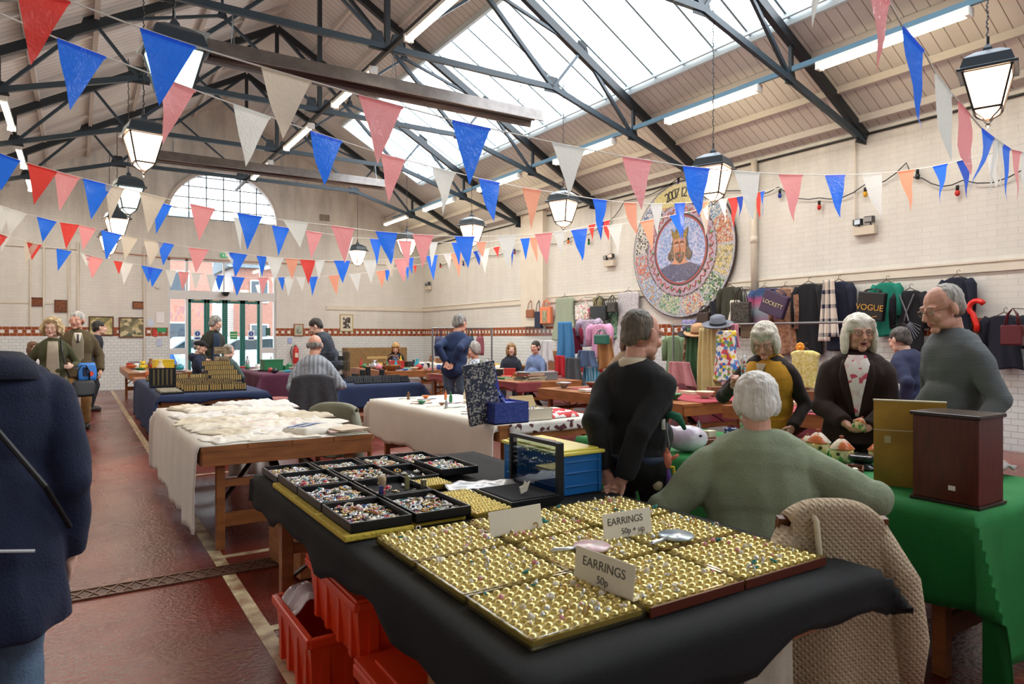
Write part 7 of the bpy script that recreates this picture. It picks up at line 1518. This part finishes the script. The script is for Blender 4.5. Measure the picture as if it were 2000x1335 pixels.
def boucle(m):
    nt = m.node_tree; N = nt.nodes; L = nt.links; p = N['Principled BSDF']; tc = N.new('ShaderNodeTexCoord'); sp = N.new('ShaderNodeSeparateXYZ'); L.new(tc.outputs['Object'], sp.inputs[0]); mr = N.new('ShaderNodeMapRange'); mr.inputs[1].default_value = 0; mr.inputs[2].default_value = -.8; L.new(sp.outputs[2], mr.inputs[0])
    no = N.new('ShaderNodeTexNoise'); no.inputs['Scale'].default_value = 60; L.new(tc.outputs['Object'], no.inputs[0]); ad = N.new('ShaderNodeMath'); ad.operation = 'MULTIPLY_ADD'; ad.inputs[1].default_value = .35; L.new(no.outputs[0], ad.inputs[0]); L.new(mr.outputs[0], ad.inputs[2])
    r = N.new('ShaderNodeValToRGB'); L.new(ad.outputs[0], r.inputs[0]); e = r.color_ramp.elements; 
    while len(e) < 5: e.new(.5)
    for i, (pp, c_) in enumerate(((.1,'#2a3560'),(.32,'#3b5a86'),(.45,'#c0507a'),(.65,'#8fa8b0'),(1,'#b86a9a'))): e[i].position = pp; e[i].color = lin(c_)
    L.new(r.outputs[0], p.inputs['Base Color']); p.inputs['Roughness'].default_value = .9
boucle(KN)
garment('boucle jumper in navy, pink and grey bands on the right wall', 1465, 1520, 563, 664, WX, KN, 'top', seed=9)
garment('brown fur coat with a dark belt behind the purple carrier bag', 1506, 1560, 562, 692, WX, F('#7a4f34', c2='#a8795a', vs=20, sheen=.8), 'coat', seed=10)
t = garment('purple paper carrier bag printed LOCKETT, hung askew in front of the fur coat', 1500, 1552, 566, 618, WX-.22, mat('#42304e', .5), 'bag', nm='carrier_bag', cat='bag', strap=.12, tilt=.35); t.rotation_euler = (0, .38, -pi/2)
text('LOCKETT', .09, (0,-.103,-.24), face_to((0,-1,0)), mat('#cbbf9a', .4), t)
garment('long black coat on a wooden hanger on the right wall', 1550, 1608, 554, 690, WX, F('#12131a'), 'coat', seed=11); garment('long navy wool coat with the tartan scarf over it', 1608, 1668, 550, 684, WX, F('#151b33'), 'coat', seed=12)
TS = bpy.data.materials.new('tartan'); TS.use_nodes = True
def tartan(m):
    nt = m.node_tree; N = nt.nodes; L = nt.links; p = N['Principled BSDF']; tc = N.new('ShaderNodeTexCoord'); sp = N.new('ShaderNodeSeparateXYZ'); L.new(tc.outputs['Object'], sp.inputs[0]); last = None
    for ax, sc, th in ((0, 9, .3), (2, 4.6, .28)):
        a = N.new('ShaderNodeMath'); a.operation = 'MULTIPLY'; a.inputs[1].default_value = sc; L.new(sp.outputs[ax], a.inputs[0]); f_ = N.new('ShaderNodeMath'); f_.operation = 'FRACT'; L.new(a.outputs[0], f_.inputs[0]); g = N.new('ShaderNodeMath'); g.operation = 'LESS_THAN'; g.inputs[1].default_value = th; L.new(f_.outputs[0], g.inputs[0])
        if last: s2 = N.new('ShaderNodeMath'); s2.operation = 'ADD'; L.new(last.outputs[0], s2.inputs[0]); L.new(g.outputs[0], s2.inputs[1]); last = s2
        else: last = g
    d = N.new('ShaderNodeMath'); d.operation = 'MULTIPLY'; d.inputs[1].default_value = .5; L.new(last.outputs[0], d.inputs[0]); mx = N.new('ShaderNodeMix'); mx.data_type = 'RGBA'; L.new(d.outputs[0], mx.inputs[0]); mx.inputs[6].default_value = lin('#ded3c6'); mx.inputs[7].default_value = lin('#262a44'); L.new(mx.outputs[2], p.inputs['Base Color']); p.inputs['Roughness'].default_value = .9
tartan(TS)
garment('cream and navy tartan scarf hung over the navy coat', 1600, 1646, 546, 666, WX-.12, TS, 'scarf', nm='scarf', seed=13)
garment('teal green jacket with a dark collar on the right wall', 1702, 1760, 552, 656, WX, F('#0d7d68'), 'top', seed=14)
t = garment('black paper carrier bag printed VOGUE in gold, in front of the teal jacket', 1682, 1738, 564, 626, WX-.2, mat('#121216', .35), 'bag', nm='carrier_bag', cat='bag', strap=.1); t.rotation_euler = (0, .12, -pi/2)
text('VOGUE', .12, (0,-.103,-.27), face_to((0,-1,0)), mat('#c99a4a', .35, metal=.4), t); q = MB(); q.tube([(-.12,-.1,-.38),(0,-.1,-.42),(.12,-.1,-.38)], .006, 4); q.build('printed_flourish', mat('#c99a4a', .35), t)
t = garment('black top with a silver beaded sunburst on a wire hanger', 1742, 1812, 568, 686, WX, F('#12131a'), 'top', seed=15)
q = MB()
for k in range(16): a = pi+.25+k*(pi-.5)/15; q.tube([(.04*cos(a),-.085,-.42+.04*sin(a)),(.2*cos(a),-.085,-.42+.30*sin(a))], .003, 4)
q.tube([(-.1,-.08,-.05),(0,-.09,-.3),(.03,-.09,-.42)], .012, 6); q.tube([(.1,-.08,-.05),(0,-.09,-.3),(-.03,-.09,-.42)], .012, 6); q.build('bead_trim', mat('#7d7f86', .3, metal=.6), t)
garment('navy blazer high on the wall behind the man in grey', 1836, 1902, 542, 652, WX, F('#171c30'), 'top', seed=16); garment('dark navy jacket at the right edge of the wall', 1918, 2004, 616, 720, WX, F('#141828'), 'top', seed=17)
bag('maroon patent handbag at the right edge of the wall', 1958, 2004, 602, 674, WX-.25, mat('#5a1e26', .2), strap=.45)
q = MB(); q.tube([Vector((0, .09*cos(a), .10+.09*sin(a))) for a in [2.6-k*.45 for k in range(9)]]+[Vector((0,-.0,-.12)),Vector((0,0,-.2))], .035, 10); tag(q.build('inflatable_hook', mat('#d8281e', .2), None, smooth=True, loc=tuple(onX(1908, 616, WX-.1))), 'glossy red inflatable hook shape hanging on the right wall', 'toy')
# -- clothes stall A (far)
SA = 8.62
garment('bright blue towel draped at the left of the far clothes stall', 1088, 1128, 628, 706, SA-.2, F('#3f7fb5'), 'drape', 'towel', seed=20); garment('dark crimson top behind the blue towel', 1106, 1140, 640, 690, SA, F('#7a1230'), 'top', seed=21); garment('lilac and blue patterned blouse on the far clothes stall', 1130, 1174, 624, 676, SA-.0, F('#8a7fa0', c2='#c0b0c0', vs=30), 'top', seed=22)
garment('pink cardigan on a hanger on the far clothes stall', 1150, 1194, 633, 700, SA-.22, F('#d49ac0'), 'top', seed=23); bag('teal green handbag with a pearl string over the pink cardigan', 1166, 1192, 643, 672, SA-.45, mat('#2a6a5c', .35), strap=.35); garment('tan suede skirt below the teal handbag', 1166, 1206, 658, 722, SA-.35, F('#a8794c'), 'drape', seed=24)
t = thing('cardboard_box', 'open brown cardboard box behind the blue towel on the far clothes stall', 'box', (8.9, 12.2, TZ+.01), .1); q = MB(); q.box((0,0,.2), (.6,.6,.4)); q.build('box_body', mat('#a8835a', .8), t, bevel=.004)
garment('white sheet draped over the cardboard box', 1056, 1086, 664, 706, 8.5, F('#dcdce0'), 'drape', seed=25); garment('red knitted jacket thrown over the table edge of the far stall', 1084, 1112, 694, 734, SA-.45, F('#b8202c'), 'drape', seed=26); garment('charcoal anorak heaped next to the red jacket', 1104, 1142, 698, 752, SA-.5, F('#4a4e54'), 'drape', seed=27); garment('white frilly cloth heaped at the left of the far stall', 1048, 1078, 704, 736, SA-.35, F('#d9dade'), 'drape', seed=28); garment('denim jacket folded on the far clothes stall', 1128, 1172, 684, 716, SA-.4, F('#4f6488'), 'drape', seed=29)
garment('blue and turquoise crocheted blanket hanging off the far stall', 1138, 1182, 716, 778, SA-.34, F('#3a8fb8', c2='#8fb8d0', kind='wave', vs=5), 'drape', 'blanket', seed=30)
for k, (y, c_, lb) in enumerate(((9.6,'#3a3f55','navy'),(10.2,'#b8a890','beige'),(10.8,'#c83a3a','scarlet'),(11.4,'#5f7f9f','grey-blue'),(9.9,'#d8d0d8','pale lilac'))):
    o = linen('%s garment heaped on top of the far clothes stall' % lb, 8.8+.15*(k % 2), y, TZ+.012, .55, .5, .14, k*.7, F(c_), 60+k, nm='heaped_garment', amp=2); o['category'] = 'clothing'; del o['group']
# -- clothes stall B (below the mosaic)
SB = 8.0
t = thing('clothes_rail', 'metal clothes rail holding garments below the mosaic', 'clothes rail', (7.97, 6.3, 0)); q = MB(); q.tube([(0,-1.5,1.62),(0,1.5,1.62)], .015, 8)
q.build('rail_bar', STEEL, t)
for s_ in (-1, 1): q = MB(); q.tube([(0,s_*1.45,0),(0,s_*1.45,1.62)], .015, 8); q.tube([(0,s_*1.45-.25,.015),(0,s_*1.45+.25,.015)], .015, 8); q.build('upright', STEEL, t)
garment('sage green denim shirt on a hanger below the mosaic', 1298, 1340, 655, 736, SB+.1, F('#7f9a78'), 'top', seed=31); garment('leopard print scarf hanging beside the sage shirt', 1334, 1366, 652, 716, SB-.05, multi('leopard', ['#7a5a44', '#b8967a', '#8f6a50', '#cbb09a'], 24, .8), 'scarf', nm='scarf', seed=32)
garment('long green wool coat draped diagonally on the stall', 1340, 1390, 640, 752, SB-.1, F('#3f6a4a'), 'drape', seed=33); garment('cream quilted skirt hanging in the middle of the stall', 1364, 1412, 640, 766, SB-.22, F('#cdbf8a'), 'drape', seed=34); garment('bright floral waistcoat hung on the clothes stall', 1394, 1442, 645, 744, SB-.3, FL, 'dress', sleeves=False, seed=35); garment('pink jacket hung behind the floral waistcoat', 1414, 1452, 632, 680, SB-.1, F('#d08a98'), 'drape', seed=36)
garment('dusty pink bag and scarf bundle on the crimson stall', 1304, 1362, 706, 752, SB-.25, F('#c88a92'), 'drape', seed=37); garment('orange cloth strip hanging at the left of the crimson stall', 1304, 1326, 730, 790, SB-.15, F('#d8692c'), 'drape', seed=38)
def hat(label, px, py, X, c_, band, s_=1):
    p = onX(px, py, X); t = thing('brimmed_hat', label, 'hat', tuple(p)); t.rotation_euler = (.15,-.25,0); t.scale = (s_,)*3; q = MB(); q.lathe([(.001,.115),(.05,.12),(.085,.10),(.095,.02),(.10,.006),(.17,.0),(.185,.014),(.17,-.006),(.095,-.006)], n=26); q.build('hat_body', fab(c_), t, smooth=True); q = MB(); q.lathe([(.098,.006),(.1,.035),(.094,.035)], n=26); q.build('hat_band', mat(band, .6), t); return t
hat('grey trilby hat perched on top of the clothes stall', 1402, 634, SB-.25, '#6d7480', '#22252c', 1.2); hat('tan straw hat beside the green coat', 1364, 650, SB-.1, '#b5906a', '#7a4a3a', 1.2); hat('black felt hat at the left top of the stall', 1346, 652, SB-.05, '#202026', '#101014', 1.0)
t = garment('yellow floral blouse on a white hanger between the two ladies', 1546, 1598, 684, 758, SB-.1, F('#c9b85a', c2='#e0d8a0', vs=30), 'top', seed=39, sleeves=False)
q = MB()
for k in range(8): q.ell((0, .04*cos(k*.785), .04*sin(k*.785)), (.015,.028,.028), 8, 6)
q.ell((-.01,0,0), .022); tag(q.build('fabric_flower', mat('#e8962c', .6), None, smooth=True, loc=tuple(onX(1563, 678, SB-.1))), 'orange fabric flower above the yellow floral blouse', 'flower')
for k, (px, py, c_, lb) in enumerate(((1545,690,'#3a3f7a','indigo'),(1585,690,'#4a4a52','charcoal'),(1610,690,'#6d7a8a','slate'),(1455,712,'#6d8ab0','blue'),(1600,735,'#d8c8c0','off-white'))):
    p = onX(px, py, SB+.3); o = linen('%s garment folded on the crimson stall between the ladies' % lb, min(p.x, 8.8), max(4.9, p.y), TZ+.012, .45, .4, .16, k, F(c_), 80+k, nm='heaped_garment', amp=2); o['category'] = 'clothing'; del o['group']
# handbags hanging on a small rail at the far right, behind the navy jumper man
t = thing('display_stand', 'metal display stand of handbags behind the navy-jumper man', 'rack', (7.0, 13.0, 0)); q = MB(); q.tube([(-.7,0,1.62),(.75,0,1.62)], .015, 8); q.build('rail_bar', STEEL, t)
for s_ in (-.7, .75): q = MB(); q.tube([(s_,0,0),(s_,0,1.62)], .02, 8); q.box((s_,0,.02), (.06,.6,.03)); q.build('upright', STEEL, t)
for k, c_ in enumerate(('#3a3f66', '#4a3a33', '#23253a', '#2d4a5c', '#8a4a55')): slingbag('%s handbag on the metal stand, %s' % ({0:'navy',1:'dark brown',2:'midnight blue',3:'petrol blue',4:'dusty rose'}[k], col_[k] if k < 5 else ''), (6.45+.25*k, 13.0, 1.45), .2, .08, .42, mat(c_, .5), group='handbags on the metal stand', hl=.16)
# ---------------------------------------------------------------- outside the entrance
q = MB(); q.bb((-30, YB+.35, -.2), (40, 70, -.02)); struct(q, 'ground', mat('#8c8c8a', .8, var=.1))
def house(label, x0, x1, y, h, m):
    t = thing('brick_building', label, 'building', ((x0+x1)/2, y, 0)); W_ = x1-x0; q = MB(); q.box((0,3,h/2), (W_,6,h)); q.build('wall', m, t); q = MB(); q.prism([(-.4,h),(3,h+2.4),(6.4,h)], lambda a, b_, t_: (t_, a, b_), -W_/2-.3, W_/2+.3); q.build('roof', mat('#5c6068', .7), t)
    n = max(2, int(W_/2.6))
    for k in range(n):
        for z in (1.5, 4.2):
            q = MB(); q.box((-W_/2+(k+.5)*W_/n, -.03, z), (1.1,.1,1.4)); w2 = q.build('window', WHITE, t); q = MB(); q.box((-W_/2+(k+.5)*W_/n, -.09, z), (.95,.03,1.25)); q.build('pane', mat('#3a4450', .1), w2)
BR = bpy.data.materials.new('red_brick'); BR.use_nodes = True; nt = BR.node_tree; bt_ = nt.nodes.new('ShaderNodeTexBrick'); bt_.inputs['Scale'].default_value = 4; bt_.inputs['Color1'].default_value = lin('#a8553f'); bt_.inputs['Color2'].default_value = lin('#8f4633'); bt_.inputs['Mortar'].default_value = lin('#b5a79a')
tc = nt.nodes.new('ShaderNodeTexCoord'); mp = nt.nodes.new('ShaderNodeMapping'); mp.inputs['Rotation'].default_value = (pi/2, 0, 0); nt.links.new(tc.outputs['Object'], mp.inputs[0]); nt.links.new(mp.outputs[0], bt_.inputs[0]); nt.links.new(bt_.outputs[0], nt.nodes['Principled BSDF'].inputs['Base Color'])
house('red brick house with grey roof across the car park', -4, 6.2, 40, 6.2, BR); house('second red brick terrace further right across the car park', 8, 20, 44, 5.6, BR)
q = MB(); q.box((4, 37, .55), (24, .3, 1.1)); tag(q.build('garden_wall', BR, None), 'low brick boundary wall at the back of the car park', 'wall')
def car(label, x, y, rz, c_):
    t = thing('car', label, 'car', (x, y, 0), rz); prof = [(-2.05,.25),(-2.1,.7),(-1.9,.85),(-1.2,.95),(-.6,1.38),(.7,1.42),(1.45,1.0),(2.0,.88),(2.1,.6),(2.05,.25)]
    q = MB(); q.prism(prof, lambda a, b_, s_: (a, s_, b_), -.82, .82); q.build('car_body', mat(c_, .2, coat=.6), t, bevel=.06); q = MB()
    q.prism([(-1.12,.96),(-.57,1.31),(.66,1.35),(1.30,1.0)], lambda a, b_, s_: (a, s_, b_), -.835, .835); q.build('car_window', mat('#2c363e', .08), t)
    for a in (-1.3, 1.3):
        for s_ in (-1, 1): q = MB(); q.cyl((a, s_*.68, .31), (a, s_*.86, .31), .31, n=20); q.i = 1; q.cyl((a, s_*.865, .31), (a, s_*.87, .31), .19, n=14); q.build('wheel', [mat('#15161a', .7), STEEL], t)
    q = MB(); q.box((2.06,.55,.62), (.08,.3,.12)); q.box((2.06,-.55,.62), (.08,.3,.12)); q.build('headlamp', mat('#dfe6ea', .1), t)
car('bright blue car parked outside, seen through the left side light', .6, 26.0, .2, '#2a6fc4'); car('white car parked outside beyond the green doors', 5.2, 26.2, .1, '#dfe2e6'); car('silver car parked outside behind the white one', 4.2, 31.5, .2, '#a9b0b8'); car('white van-like car parked at the right outside', 10.4, 27.5, .5, '#e6e6e6')

# ---------------------------------------------------------------- finer pieces belong to the part that carries them
SUBS = {'spectacle_lens': ['glasses'], 'lettering': ['card_sheet', 'bag_body', 'sign_board'], 'buckle': ['shoulder_strap'], 'velvet_lining': ['tray_body', 'box_body'], 'price_sticker': ['cabinet_body', 'panel_body'], 'lid_sticker': ['crate_lid'], 'stud_cushions': ['foam_pad'],
 'glass_front': ['frame'], 'printed_disc': ['bag_body'], 'printed_panel': ['bag_body'], 'packing_tape': ['box_body'], 'lid_knob': ['thatched_lid'], 'fluorescent_tube': ['light_housing'], 'king_eye': ['king_face'], 'king_lips': ['king_face'], 'king_nose': ['king_face'],
 'date_numeral': ['date_panel'], 'quilting_seam': ['quilted_gilet'], 'ring_slots': ['stand'], 'hat_band': ['hat_body'], 'photograph': ['picture_print'], 'blue_stripe': ['towel_body'], 'vine_leaf': ['vine_ring'], 'vine_scroll': ['vine_ring'], 'printed_flourish': ['bag_body'],
 'bead_trim': ['garment_body'], 'painted_window': ['cottage_wall'], 'painted_tree': ['cottage_wall'], 'headlamp': ['car_body'], 'car_window': ['car_body'], 'lid_lining': ['lid'], 'lid_ribbon': ['lid'], 'small_hole': ['vessel_body'], 'belt_strap': ['jacket_body'], 'king_crown': ['king_hair']}
base = lambda o: o.name.split('.')[0]
for root in [o for o in bpy.data.objects if o.parent is None]:
    kids = list(root.children); by = {}
    for k in kids: by.setdefault(base(k), k)
    for k in kids:
        for p_ in SUBS.get(base(k), []):
            if p_ in by: k.parent = by[p_]; break
